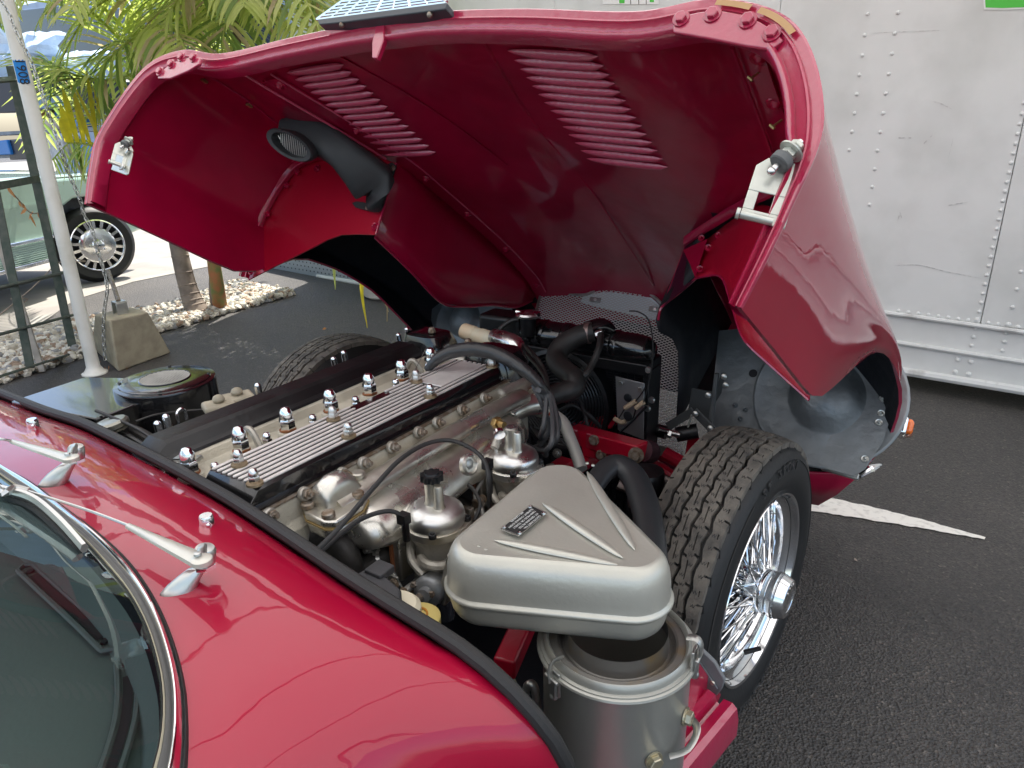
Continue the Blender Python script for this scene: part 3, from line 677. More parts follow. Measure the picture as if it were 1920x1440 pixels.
# ---------------- bonnet skin, lofted from cross-sections in the bonnet frame
LOW_R=[(-.36,(.46,-.13)),(-.2,(.68,-.12)),(-.1,(.769,-.043)),(0,(.799,-.006)),(.1,(.853,.071)),(.25,(.867,.148)),(.38,(.852,.174)),(.5,(.832,.179)),(.62,(.816,.15)),(.78,(.802,.067)),(.9,(.791,-.006)),(1.0,(.786,-.054)),(1.2,(.762,-.045)),(1.43,(.749,-.051))]
LOW_L=[(-.36,(.46,-.13)),(-.2,(.62,-.10)),(-.1,(.72,-.04)),(0,(.78,0)),(.1,(.80,.03)),(.25,(.80,.066)),(.48,(.805,.124)),(.65,(.823,.132)),(.82,(.81,.105)),(.9,(.79,.043)),(1.0,(.765,-.034)),(1.25,(.78,-.03)),(1.46,(.775,-.035))]
SIL=[(-.36,(.47,-.03)),(-.2,(.66,0)),(-.05,(.76,.08)),(.1,(.82,.16)),(.25,(.845,.20)),(.4,(.85,.215)),(.6,(.832,.215)),(.8,(.818,.20)),(1.0,(.805,.185)),(1.2,(.796,.175)),(1.4,(.79,.165))]
SIL_L=SIL[:5]+[(.4,(.85,.205)),(.6,(.85,.20)),(.8,(.858,.19)),(1.0,(.858,.175)),(1.2,(.838,.16)),(1.4,(.812,.14))]
CRN=[(-.36,(.38,.06)),(-.2,(.55,.14)),(0,(.67,.24)),(.3,(.735,.31)),(.6,(.74,.335)),(1.0,(.725,.34)),(1.2,(.728,.31)),(1.4,(.735,.29))]
CRN_L=CRN[:4]+[(.6,(.765,.34)),(.8,(.785,.34)),(1.0,(.785,.34)),(1.2,(.765,.325)),(1.4,(.745,.305))]
CR2=[(-.36,(.30,.09)),(-.2,(.46,.18)),(0,(.57,.28)),(.3,(.62,.345)),(.6,(.63,.37)),(1.0,(.63,.375)),(1.4,(.625,.352))]
CR2_L=CR2[:-1]+[(1.4,(.645,.362))]
VAL=[(-.36,(.22,.10)),(-.2,(.36,.20)),(0,(.42,.335)),(.3,(.50,.365)),(.6,(.51,.38)),(1.0,(.52,.375)),(1.4,(.50,.355))]
BUL=[(-.36,(.14,.11)),(-.2,(.22,.21)),(0,(.22,.378)),(.3,(.25,.41)),(.6,(.27,.41)),(1.0,(.29,.41)),(1.4,(.31,.385))]
CEN=[(-.36,.12),(-.2,.25),(0,.408),(.3,.44),(.6,.445),(1.0,.44),(1.4,.405)]
def amax(xr): return 1.385+.075*max(0,-xr/.78)**2+.03*max(0,xr/.76)**6
def ism(T,a,w=.05):
    vs=[interp(T,a+w*d) for d in (-2,-1,0,1,2)]
    return tuple(sum(v[i] for v in vs)/5 for i in (0,1)) if isinstance(vs[0],tuple) else sum(vs)/5
def section(a,n=9):
    def mir(p): return V((-p[0],p[1],0))
    R=[ism(LOW_R,a,.022)]+[ism(T,a,.07) for T in (SIL,CRN,CR2,VAL,BUL)]
    Lw=ism(LOW_L,a,.022); sl=ism(SIL_L,a,.07)
    mR=ism(LOW_R,a,.09); mL=ism(LOW_L,a,.09)
    midR=((mR[0]+R[1][0])/2+.006,max((mR[1]+R[1][1])/2,R[0][1]+.01)); midL=((mL[0]+sl[0])/2+.010,max((mL[1]+sl[1])/2,Lw[1]+.01))
    c=ism(CEN,a,.07)
    pts=[mir(Lw),mir(midL),mir(sl),mir(ism(CRN_L,a,.07)),mir(ism(CR2_L,a,.07)),mir(R[4]),mir(R[5]),V((-.12,c-.002,0)),V((0,c,0)),V((.12,c-.002,0)),V((*R[5],0)),V((*R[4],0)),V((*R[3],0)),V((*R[2],0)),V((*R[1],0)),V((*midR,0)),V((*R[0],0))]
    return smooth(pts,n)
NS=[-.36,-.3,-.2,-.1,0]+[.06*i for i in range(1,23)]+[1.375]
def brow(a,scale=0):
    out=[]
    for p in section(a):
        aa=a
        if a>.8: t_=(a-.8)/.575; aa=a+(amax(p.x)-1.375)*t_*t_*(3-2*t_)
        out.append((p.x,aa,p.y))
    return out
rows=[brow(a) for a in NS]
def offs(rows,d):                  # inset copy of the section towards the inside
    out=[]
    for r in rows:
        o=[]
        for i,p in enumerate(r):
            a_,b_=r[max(i-1,0)],r[min(i+1,len(r)-1)]; t=V((b_[0]-a_[0],b_[2]-a_[2],0)).normalized(); nrm=V((t.y,-t.x,0))
            o.append((p[0]+nrm.x*d,p[1],p[2]+nrm.y*d))
        out.append(o)
    return out
outer=[[B(*p) for p in r] for r in rows]
inn=offs(rows,.008); inner=[[B(*p) for p in r] for r in inn]
mb=MB(); mb.grid(outer)
bonnet=part('bonnet',mb,RED,car,'open bonnet, underside showing',ang=60)
mb=MB(); mb.grid(inner)
R_=len(inner); n_=len(inner[0])
for i in range(R_-1):
    for k in range(n_-1):
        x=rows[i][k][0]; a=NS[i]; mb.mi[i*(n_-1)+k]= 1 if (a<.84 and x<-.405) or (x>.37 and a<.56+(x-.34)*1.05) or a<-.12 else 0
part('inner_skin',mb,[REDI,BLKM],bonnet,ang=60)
# rolled rim: edge strips joining inner and outer skins
for e in (0,-1): mb=MB(); mb.grid([[outer[i][e] for i in range(R_)],[inner[i][e] for i in range(R_)]]); part('skin_edge',mb,REDE,bonnet)
# flange round the rear edge
rim=rows[-1]; RN=[]
for i,p in enumerate(rim):
    a_,b_=rim[max(i-1,0)],rim[min(i+1,len(rim)-1)]; t=V((b_[0]-a_[0],b_[2]-a_[2],0)).normalized(); RN.append(V((t.y,-t.x,0)))
def rsc(i):
    p=rim[i]; return interp([(-.05,.42),(.10,.60),(.16,1.0),(.5,1.0)],p[2]) if p[0]>.5 else interp([(-.05,.75),(.3,1),(.5,1)],p[2])
def rimrow(d,da): return [B(p[0]+RN[i].x*d*rsc(i),p[1]+da,p[2]+RN[i].y*d*rsc(i)) for i,p in enumerate(rim)]
fl=[(-.001,-.004),(-.002,.002),(.001,.004),(.011,.001),(.0125,.004),(.015,.0042),(.0165,.000),(.028,-.005),(.030,.001),(.033,.0035),(.037,.002),(.040,-.006),(.038,-.030),(.009,-.045)]
mb=MB(); mb.grid([rimrow(d,da) for d,da in fl]); part('rim_flange',mb,REDE,bonnet,ang=50)
def strip(nm,pts,m=REDI,r=.004,par=None,flat=None,n=6,sm=6): mb=MB(); mb.tube(pts,r,n,sm,flat=flat); return part(nm,mb,m,par or bonnet)
def inskin(x,a,d=0.0):             # height of the inner skin at x, a
    s=section(a,5)
    for i in range(len(s)-1):
        if (s[i].x-x)*(s[i+1].x-x)<=0 and abs(s[i].x-s[i+1].x)>1e-6 and s[i].y>.15:
            f=(x-s[i].x)/(s[i+1].x-s[i].x); return s[i].y*(1-f)+s[i+1].y*f-.008-d
    return .3
# ---------------- inner longitudinal walls and their top flanges
def xl(a): return -.40-.05*max(0,(a-.9))/.5*1.6
# left wall (faces the camera)
top=[(xl(a),a,inskin(xl(a),a,.002)) for a in (.04,.15,.3,.45,.6,.75,.91)]
bot=[(-.41,.04,.30),(-.40,.15,.235),(-.40,.30,.19),(-.40,.44,.135),(-.40,.56,.105),(-.40,.74,.138),(-.40,.91,.165)]
rowsw=[]
for t,b in zip(top,bot): rowsw.append([B(*(V(t).lerp(V(b),k/4))) for k in range(5)])
mb=MB(); mb.grid(rowsw); part('inner_wall',mb,[REDI],bonnet,solid=.003)
bp_=[(1304,518,.41),(1270,548,.35),(1237,575,.30),(1230,600,.30),(1236,622,.31),(1262,636,.33),(1272,660,.34),(1273,710,.35),(1268,800,.36)]
botr=[BP(u,v,x=x) for u,v,x in bp_]
topr=[V((x,a,inskin(x,a,.002))) for x,a in ((.40,.64),(.37,.60),(.34,.54),(.33,.46),(.33,.38),(.33,.30),(.33,.2),(.34,.1),(.35,.04))]
mb=MB(); rw=[]
for t,b in zip(topr,botr): rw.append([B(*(V(t).lerp(V(b),k/4))) for k in range(5)])
mb.grid(rw); part('inner_wall',mb,BLKM,bonnet,solid=.003)
PURP=mat('dark_maroon_overspray',(.05,.006,.02),.4,coat=.5,coatr=.2,bump=.4,bscale=20)
sk_=V((.345,.58,inskin(.345,.58,.002)))
mb=MB(); mb.prism([B(*sk_)+BX*.004,B(*botr[0])+BX*.006,B(*botr[2])+BX*.006],BX*.002); part('wall_gusset',mb,PURP,bonnet)
strip('wall_edge',[B(*sk_)+BX*.008,B(*sk_.lerp(botr[2],.5))+BX*.008,B(*botr[2])+BX*.008],REDE,.0028)
# its painted-black outboard face
mb=MB(); mb.grid([[p-BX*.006 for p in r] for r in rowsw]); part('wheel_well_side',mb,BLKM,bonnet)
strip('wall_edge',[B(*b)+BX*.006 for b in botr[:4]],REDE,.0035); strip('wall_edge',[B(b[0],b[1],b[2]) for b in bot],REDE,.004)
# bonded flanges where the walls meet the skin
def flange(nm,f0,wd,av,par=bonnet):
    r=[]
    for a in av:
        x=f0(a); r.append([B(x-wd/2,a,inskin(x-wd/2,a,.0005)),B(x-wd/2,a,inskin(x-wd/2,a,.006)),B(x+wd/2,a,inskin(x+wd/2,a,.006)),B(x+wd/2,a,inskin(x+wd/2,a,.0005))])
    mb=MB(); mb.grid(r); return part(nm,mb,REDI,par,ang=30)
AV=[.05+.075*i for i in range(18)]
flange('bonded_flange',lambda a: xl(a)+.028,.05,AV); flange('bonded_flange',lambda a:.655,.04,[a for a in AV if a>.95])
# thin wire-like edge line of the flange
strip('flange_edge',[B(xl(a)-.0,a,inskin(xl(a),a,.012)) for a in [.95+.07*i for i in range(7)]],REDL,.0030)  # edge highlight painted with the lighter red
strip('flange_edge',[B(xl(a)+.052,a,inskin(xl(a)+.052,a,.006)) for a in [.06+.08*i for i in range(17)]],REDL,.0022)
strip('flange_edge',[B(.632,a,inskin(.632,a,.012)) for a in [.97+.06*i for i in range(7)]],REDE,.0030)
def dimple(x,a,r=.016,nrm=None,o=None,par=bonnet,m=REDI):
    p=o if o is not None else B(x,a,inskin(x,a,.004)); ax=nrm or -BH
    mb=MB(); mb.lathe([(r,0),(r*.92,.003),(r*.6,.002),(r*.42,.006),(r*.25,.010),(0,.011)],p,ax,14); return part('bonded_rivet',mb,m,par)
for a in (.10,.35,.60,.82,1.08,1.30): dimple(xl(a)+.03,a)
for a in (1.06,1.19,1.31): dimple(.668,a)
# ---------------- transverse diaphragms behind each wheel arch
def skin_low(a,side): return interp(LOW_L if side<0 else LOW_R,a)
pl=[BP(u,v,a=.95) for u,v in ((465,525),(478,470),(490,425),(515,372),(540,335),(562,312),(600,298),(640,288),(700,292),(742,306),(725,370),(705,440),(670,439),(640,440),(612,450),(590,462),(530,492))]
mb=MB(); mb.prism([B(*p) for p in pl],-BA*.004); part('diaphragm',mb,REDF,bonnet,'bright red plate across the left wing',ang=30)
lip=[BQ(u,v,a=.955) for u,v in ((467,523),(480,468),(492,425),(517,373),(543,336),(564,314),(600,300))]
lip2=[BQ(u,v,a=.97) for u,v in ((455,520),(468,462),(482,418),(505,368),(530,330),(550,308),(590,292))]
mb=MB(); a_,b_=smooth(lip),smooth(lip2); mb.grid([b_,[p+BA*.008 for p in b_],[p+BA*.010 for p in a_],a_]); part('diaphragm_flange',mb,REDI,bonnet)
strip('diaphragm_edge',[p+BA*.014 for p in lip],REDL,.0022); strip('diaphragm_edge',[p+BA*.012 for p in lip2],REDL,.0022)
for u,v in ((560,322),(541,348),(505,402),(487,458),(474,510)): dimple(0,0,.010,BA,BQ(u-3,v,a=.964))
for u,v in ((595,316),(703,425)): dimple(0,0,.012,BA,BQ(u,v,a=.952))
strip('diaphragm_edge',[BQ(u,v,a=.955) for u,v in ((742,306),(725,370),(705,440))],REDE,.003,sm=2)
lo=[(1304,522,.76),(1322,518,.785),(1340,516,.80),(1352,520,.82),(1360,534,.835),(1367,557,.85),(1377,588,.88),(1396,638,.91),(1450,690,.935),(1517,750,.95)]
hi=[(1290,470,.62),(1305,460,.63),(1327,449,.64),(1350,430,.69),(1375,412,.755),(1400,395,.81),(1430,385,.84),(1460,400,.87),(1485,460,.90),(1530,700,.94)]
lo3=[BQ(u,v,a=a) for u,v,a in lo]; hi3=[BQ(u,v,a=a) for u,v,a in hi]
L1,H1=smooth(lo3,5),smooth(hi3,5)
mb=MB(); mb.grid([H1]+[[p.lerp(q,t/5) for p,q in zip(H1,L1)] for t in range(1,5)]+[L1]); part('diaphragm',mb,REDF,bonnet,'bright red plate across the right wing',solid=.003,ang=60)
strip('diaphragm_edge',L1,REDE,.0025,sm=1)
q=[BQ(u,v,a=a) for u,v,a in ((1283,463,.585),(1325,436,.66),(1365,412,.74),(1400,390,.82),(1450,368,.90),(1478,335,1.0))]; q2=[BQ(u,v,a=a) for u,v,a in ((1284,447,.60),(1322,422,.675),(1362,396,.755),(1398,376,.83),(1445,350,.91),(1470,320,1.01))]
a_,b_=smooth(q),smooth(q2)
mb=MB(); mb.grid([a_,[p+BA*.010 for p in a_],[p.lerp(r,.5)+BA*.014 for p,r in zip(a_,b_)],[p+BA*.010 for p in b_],b_]); part('diaphragm_flange',mb,REDE,bonnet)
mb=MB(); mb.prism([BQ(u,v,a=a) for u,v,a in ((1282,470,.64),(1327,449,.67),(1304,522,.78),(1296,500,.74))],BA*.004); part('corner_gusset',mb,REDI,bonnet)
for u,v,a in ((1315,447,.66),(1347,442,.70),(1328,465,.74),(1312,505,.78)): dimple(0,0,.008,BA,BQ(u,v,a=a))
# ---------------- grey mud shields with headlamp bowls in front of the wheels
def shield(side,pts,ctr,R):
    pp=[BP(u,v,a=.14) for u,v in pts]; c=V(ctr)
    mb=MB(); mb.prism([B(*p) for p in pp],-BA*.003); s=part('mud_shield',mb,GREYP,bonnet,ang=30)
    mb=MB(); o=B(*c); mb.lathe([(R*1.02,0),(R,.003),(R*.98,.003),(R*.95,.001),(R*.55,.002),(R*.50,.006),(R*.42,.022),(R*.28,.036),(R*.12,.043),(0,.045)],o,BA,40); part('lamp_bowl',mb,GREYP,bonnet,ang=50)
shield(1,((1348,620),(1340,700),(1332,812),(1450,850),(1600,893),(1622,880),(1655,830),(1674,770),(1676,720),(1662,670),(1640,650),(1560,640),(1450,610)),BP(1552,745,a=.14),.19)
shield(-1,((812,560),(808,600),(822,640),(960,640),(960,550),(880,552)),BP(872,600,a=.14),.13)
for u,v in ((1656,718),(1655,748),(1652,775),(1648,792),(1622,860)): dimple(0,0,.0095,BA,BQ(u,v,a=.142),m=ZINC)
mb=MB(); mb.lathe([(.012,0),(.0,.0002)],BQ(1412,700,a=.1415),BA,14); part('drain_hole',mb,BLKM,bonnet)
for u,v in ((1397,768),(1387,786),(1378,760)): dimple(0,0,.008,BA,BQ(u,v,a=.141),m=GREYP)
mb=MB(); rr=[BQ(u,v,a=.10) for u,v in ((1540,868),(1612,890),(1610,902),(1540,882))]; mb.prism(rr,BA*.02); part('lower_rail',mb,ZINC,bonnet,bevel=.003)
mb=MB(); mb.hexnut(BQ(1598,886,a=.123),BA,.010,.008); part('rail_bolt',mb,CHRD,bonnet)
# lower nose, inside and out
low=[(-.78,0.06,-.02),(-.4,.10,-.10),(0,.12,-.13),(.4,.10,-.12),(.79,.02,-.03)]
l2=[(-.62,-.2,-.12),(-.3,-.26,-.16),(0,-.28,-.17),(.3,-.26,-.16),(.68,-.2,-.125)]
mb=MB(); A_=smooth([B(*p) for p in low]); B_=smooth([B(*p) for p in l2]); mb.grid([A_,[p.lerp(q,.5)-BH*.01 for p,q in zip(A_,B_)],B_]); part('nose_underpan',mb,REDI,bonnet,solid=.006)
mb=MB(); mb.tube([BQ(1612,893,a=.02),BQ(1632,880,a=.0),BQ(1652,872,a=-.03)],[.006,.012,.004],10,5); part('bumper_tip',mb,CHR,bonnet)
# side indicator lamp
lc=BP(1690,800,a=-.02); 
mb=MB(); p=BQ(1685,800,a=-.02); mb.box(p,(.045,.085,.05),BX,BA,BH); part('indicator_base',mb,CHR,bonnet,bevel=.008,segs=3)
ORG=mat('amber_lens',(.85,.16,.01),.12,coat=1); 
mb=MB(); p=BQ(1692,801,a=-.02); mb.box(p+BX*.012,(.03,.075,.042),BX,BA,BH); part('indicator_lens',mb,ORG,bonnet,bevel=.010,segs=3)
# ---------------- stone-guard mesh and the pale panel at the mouth
MESHM=mat('stone_guard_wire',(.75,.75,.72),.5,metal=.2)
mpoly=[BP(u,v,a=.03) for u,v in ((1015,540),(1090,552),(1120,545),(1190,545),(1240,575),(1275,640),(1280,850),(1180,880),(980,700))]
MBm=MB(); mpz=[(p.x,p.z) for p in mpoly]
def clip(p,d,poly):                # segment of a line inside a 2-D polygon
    ts=[]
    n=len(poly)
    for i in range(n):
        a=poly[i]; b=poly[(i+1)%n]; ex,ey=b[0]-a[0],b[1]-a[1]; D=d[0]*ey-d[1]*ex
        if abs(D)<1e-9: continue
        t=((a[0]-p[0])*ey-(a[1]-p[1])*ex)/D; s=((a[0]-p[0])*d[1]-(a[1]-p[1])*d[0])/D
        if 0<=s<=1: ts.append(t)
    ts.sort(); return ts
for sg in (-1,1):
    d=(math.cos(rad(27)),math.sin(rad(27))*sg)
    for k in range(-130,130):
        p=(-.2,.1+k*.0095); ts=clip(p,d,mpz)
        for i in range(0,len(ts)-1,2):
            a=B(p[0]+d[0]*ts[i],.03,p[1]+d[1]*ts[i]); b=B(p[0]+d[0]*ts[i+1],.03,p[1]+d[1]*ts[i+1])
            MBm.tube([a,b],.0014,4,1,caps=False)
part('stone_guard_mesh',MBm,MESHM,bonnet,kind='stuff')
mb=MB(); q=smooth([BQ(u,v,a=.032) for u,v in ((1015,540),(1090,553),(1125,540),(1170,535),(1215,548),(1245,575))],6); mb.tube(q,.006,6,1); mb.tube([BQ(1017,541,a=.032),BQ(1003,590,a=.032)],.006,6,1); part('mesh_frame',mb,ZINC,bonnet)
PALE=mat('pale_panel',(.85,.90,.92),.5,bump=.2,bscale=20)
mb=MB(); q=smooth([BQ(u,v,a=.022) for u,v in ((1088,566),(1098,552),(1130,540),(1165,537),(1205,548),(1236,572),(1238,590))],4)
mb.prism(q+[BQ(1228,600,a=.022),BQ(1110,573,a=.022)],-BA*.004); part('mouth_panel',mb,PALE,bonnet)
for u,v in ((1116,562),(1228,580)):
    mb=MB(); mb.box(BQ(u,v,a=.04),(.045,.006,.018),BX,BA,BH); part('mesh_clip',mb,ZINC,bonnet,bevel=.003); mb=MB(); mb.hexnut(BQ(u,v,a=.043),BA,.006,.004); part('clip_screw',mb,CHRD,bonnet)
# ---------------- louvres
def louvre_bank(pxs,par):
    for (u0,v0),(u1,v1) in pxs:
        a=bsurf(u0,v0); b=bsurf(u1,v1); d=(b-a); L=d.length; d.normalize()
        n=-BH; f=d.cross(n).normalized(); rows=[]
        for i in range(13):
            t=i/12; e=min(1,math.sin(math.pi*min(max(t,0.001),.999))**(.5 if t<.5 else .18)*1.02) if 0<t<1 else .02; r=[]
            for k in range(7):
                q=math.pi*k/6; r.append(a+d*(L*t)+f*(math.cos(q)*.0098*e)+n*(max(0,math.sin(q))**.8*.0095*e+.0015))
            rows.append(r)
        mb=MB(); mb.grid(rows); part('louvre',mb,REDL,par,ang=50)
def bsurf(u,v):                    # the inner skin under a photo pixel
    h=.40
    for _ in range(12):
        p=BP(u,v,h=h); hh=inskin(p.x,min(max(p.y,0),1.38),.001); h=h*.4+hh*.6
    return B(*BP(u,v,h=h))
NL=14
bank=[((538+ (715-538)*(k/13)**.95 , 136+(288-136)*(k/13)**.97),(645+(818-645)*(k/13)**.96,120+(284-120)*(k/13)**.96)) for k in range(NL)]
louvre_bank(bank,bonnet)
bank=[((952+(1100-952)*(k/13)**1.0,94+(296-94)*(k/13)**.95),(1122+(1253-1122)*(k/13)**.97,104+(312-104)*(k/13)**.96)) for k in range(NL)]
louvre_bank(bank,bonnet)
# crease lines of the power bulge
for pts in (((640,108),(760,175),(860,240),(950,310)),((905,75),(1000,230),(1110,360),(1225,535)),((1055,72),(1100,150),(1130,215)),):
    strip('bulge_crease',[bsurf(*p) for p in pts],REDI,.004,flat=(1,.4),sm=8)
# small fittings along the top edge
mb=MB(); a=BQ(705,40,a=1.39); mb.prism([BQ(u,v,a=1.39) for u,v in ((707,36),(722,37),(719,75),(706,109),(697,108),(697,80))],-BA*.012); part('centre_latch',mb,REDE,bonnet,bevel=.002)
mb=MB(); mb.tube([BQ(716,62,a=1.37),BQ(735,66,a=1.37),BQ(752,66,a=1.37)],.004,6,3); part('latch_pivot',mb,REDF,bonnet)
for u,v in ((740,65),(756,66)): mb=MB(); mb.sphere(BQ(u,v,a=1.375),.006,6); part('latch_screw',mb,ZINC,bonnet)
for u in (997,1011,1025,1040): mb=MB(); mb.tube([BQ(u,54,a=1.36),BQ(u+1,68,a=1.36)],.0045,7,1); part('locating_peg',mb,REDE,bonnet)
# vent grille on the outer face at the top edge
mb=MB(); q=[BQ(u,v,a=1.41) for u,v in ((594,36),(838,4),(836,17),(640,42),(598,46))]; mb.prism(q,-BA*.03); part('vent_frame',mb,mat('vent_frame_dark',(.05,.06,.07),.45),bonnet,bevel=.002)
mb=MB()
P0,P1,P2,P3=[BQ(u,v,a=1.405) for u,v in ((594,36),(838,4),(806,-22),(650,-4))]
for k in range(7):
    t=k/6; mb.tube([P0.lerp(P3,t),P1.lerp(P2,t)],.0022,5,1)
for k in range(9):
    t=k/8; mb.tube([P0.lerp(P1,t),P3.lerp(P2,t)],.0028 if k%2==0 else .0018,5,1)
part('vent_grille',mb,CHR,bonnet)
mb=MB(); mb.prism([p-BA*.02 for p in (P0,P1,P2,P3)],-BA*.002); part('vent_backing',mb,GREYP,bonnet)
for u,v in ((641,47),(806,28)): mb=MB(); mb.sphere(BQ(u,v,a=1.405),.0055,6); part('grille_screw',mb,RUST,bonnet)
# reinforcing plates with painted bolts at both shoulders
def plate(pxs,bolts,a):
    mb=MB(); mb.prism([BQ(u,v,a=a) for u,v in pxs],-BA*.007); part('hinge_plate',mb,REDE,bonnet,bevel=.002)
    for u,v in bolts:
        mb=MB(); p=BQ(u,v,a=a+.001); mb.lathe([(.0115,0),(.0110,.0015)],p,BA,16); mb.hexnut(p+BA*.0015,BA,.0080,.005); part('plate_bolt',mb,REDE,bonnet)
plate(((1262,45),(1275,30),(1310,22),(1345,18),(1390,26),(1425,40),(1455,58),(1470,75),(1446,93),(1400,86),(1330,72),(1262,60)),((1277,35),(1336,27),(1402,38),(1447,62)),1.412)
plate(((352,108),(376,108),(373,120),(352,133),(318,147),(295,147),(297,138),(320,118)),((340,107),(363,108),(321,120),(300,134)),1.462)
TAPEB=mat('masking_tape_tan',(.50,.30,.14),.7)
rt=rimrow(.006,.0085)
i0=int(len(rt)*.78)
for a,b in ((i0-5,i0-1),(i0,i0+5)):
    mb=MB(); mb.grid([rimrow(.004,.0085)[a:b+1],rimrow(.012,.0085)[a:b+1]]); part('tape_piece',mb,TAPEB,bonnet)
# ---------------- side latches
def latch(base,al,ac,nn,s,slot=True):
    # al: along the body of the latch (up), ac: across, nn: towards the camera
    t=lambda x,y,z=0: base+ac*(x*s*1.3)+al*(y*s)+nn*(z*s)
    mb=MB()
    o=[(-.5,0),(.5,0),(.62,.15),(.62,1.85),(.45,2.2),(-.25,2.2),(-.5,1.9)]
    sl=[(-.28,.45),(.2,.45),(.2,1.12),(.08,1.22),(-.2,1.22),(-.28,1.12)]
    # frame round the slot
    for quad in ([(-.55,0),(.62,0),(.62,.40),(-.55,.40)],[(-.55,.40),(-.27,.40),(-.27,1.08),(-.55,1.08)],[(.14,.40),(.62,.40),(.62,1.08),(.14,1.08)],[(-.55,1.08),(.62,1.08),(.62,2.0),(.45,2.35),(-.30,2.35),(-.55,2.0)]):
        mb.prism([t(x,y) for x,y in quad],-nn*(.05*s))
    l=part('side_latch',mb,CREAM,bonnet,bevel=.0015)
    mb=MB(); mb.box(t(.62,1,-.25),(.05*s,1.95*s,.5*s),ac,al,nn); part('latch_side',mb,CREAM,l,bevel=.002)
    mb=MB(); mb.cyl(t(-.55,.12,.08),t(.3,.12,.08),.14*s,n=14); mb.lathe([(.2*s,0),(.2*s,.12*s)],t(-.66,.12,.08),ac,14); part('latch_pin',mb,CREAM,l)
    ax=(al*.75+ac*.35-nn*.1).normalized(); c=t(.05,2.15,.40)
    mb=MB(); mb.cyl(c-ax*(.5*s),c+ax*(.95*s),.115*s,n=12); mb.sphere(c-ax*(.55*s),.15*s,8); part('latch_stud',mb,CHRD,l)
    mb=MB(); mb.lathe([(.33*s,0),(.38*s,.04*s),(.38*s,.30*s),(.34*s,.34*s),(.10*s,.34*s)],c-ax*(.2*s),ax,24); part('rubber_buffer',mb,mat('grey_rubber',(.13,.135,.135),.7),l)
    mb=MB(); mb.hexnut(c+ax*(.22*s),ax,.26*s,.2*s); mb.lathe([(.44*s,0),(.46*s,.05*s),(.26*s,.12*s),(.2*s,.2*s)],c+ax*(.42*s),ax,24); mb.hexnut(c+ax*(.66*s),ax,.24*s,.18*s); part('latch_washer',mb,CREAM,l)
lb=BQ(1425,418,a=1.425); up_=(BQ(1455,325,a=1.425)-lb).normalized(); nn=(CAM-lb).normalized(); ac=up_.cross(nn).normalized(); nn=ac.cross(up_)
latch(lb,up_,ac,nn,.0315)
lb=BQ(222,312,a=1.475); up_=(BQ(232,275,a=1.475)-lb).normalized(); nn=(CAM-lb).normalized(); ac=up_.cross(nn).normalized(); nn=ac.cross(up_)
mb=MB(); mb.prism([BQ(u,v,a=1.465) for u,v in ((208,318),(236,328),(240,326),(248,288),(246,282),(222,274))],-BA*.003); part('latch_plate',mb,CREAM,bonnet,bevel=.001)
for u,v in ((240,284),(231,314)): mb=MB(); mb.hexnut(BQ(u,v,a=1.468),BA,.008,.006); part('latch_bolt',mb,CHRD,bonnet)
latch(lb,up_,ac,nn,.024)
# ---------------- black moulded air duct on the left diaphragm
DUCT=mat('black_moulded_plastic',(.035,.038,.041),.5,bump=.5,bscale=60,bdist=.001,rvar=.15)
def DQ(u,v,a): return BQ(u,v,a=a)
secs=[((498,252),(560,224),(592,300),(525,288),1.20,1.12),((520,244),(600,238),(606,300),(545,292),1.17,1.09),((560,236),(640,252),(628,298),(585,302),1.13,1.06),((600,236),(672,272),(650,316),(612,304),1.10,1.03),((640,250),(700,290),(664,350),(630,312),1.07,1.0),((680,268),(728,312),(672,382),(645,330),1.03,.98),((716,290),(742,326),(700,388),(664,384),.98,.965)]
rows_=[]
def ringpts(q,af,ab,n=20):
    a_,b_,c_,d_=[V((x,y,0)) for x,y in q]; ctr=(a_+b_+c_+d_)/4
    rp=smooth([a_,(a_+b_)/2+((a_+b_)/2-ctr)*.12,b_,(b_+c_)/2+((b_+c_)/2-ctr)*.12,c_,(c_+d_)/2+((c_+d_)/2-ctr)*.12,d_,(d_+a_)/2+((d_+a_)/2-ctr)*.12],3,closed=True)
    out=[]
    for i,p in enumerate(rp):
        f=i/len(rp); dep=ab+(af-ab)*(.5-.5*math.cos(2*math.pi*(f+.45))) 
        out.append(BQ(p.x,p.y,a=dep))
    return out
# body: swept along its length with a rounded rectangular section
ctrl=[(530,250,.030,.030,1.15),(560,252,.040,.034,1.13),(600,262,.042,.036,1.11),(640,286,.042,.038,1.08),(672,315,.050,.040,1.04),(698,342,.060,.034,1.00),(712,356,.064,.026,.965)]
rows_=[]
cp=smooth([BQ(u,v,a=a) for u,v,_,_,a in ctrl],4)
wd=smooth([V((w1,h1,0)) for _,_,w1,h1,_ in ctrl],4)
for i,p in enumerate(cp):
    t=(cp[min(i+1,len(cp)-1)]-cp[max(i-1,0)]).normalized(); s=t.cross(BA).normalized(); n2=s.cross(t)
    r=[]
    for k in range(20):
        q=2*math.pi*k/20; cx,cy=math.cos(q),math.sin(q); e=.55
        r.append(p+s*(math.copysign(abs(cx)**e,cx)*wd[i].x)+n2*(math.copysign(abs(cy)**e,cy)*wd[i].y))
    rows_.append(r)
mb=MB(); mb.grid(rows_,closed=True,cap=True); duct=part('air_duct',mb,DUCT,bonnet,ang=50)
oc=BQ(546,272,a=1.17); dep=(oc-CAM).dot(c2w(V((0,0,1)))); cR,cD,cF=c2w(V((1,0,0))),c2w(V((0,1,0))),c2w(V((0,0,1)))
hl=48*dep/F_PX; ou=(cR*.87+cD*.47-cF*.12).normalized(); ov=(cD*.80-cR*.42+cF*.45).normalized(); onn=ou.cross(ov).normalized(); ov=onn.cross(ou).normalized()
if onn.dot(CAM-oc)<0: onn=-onn
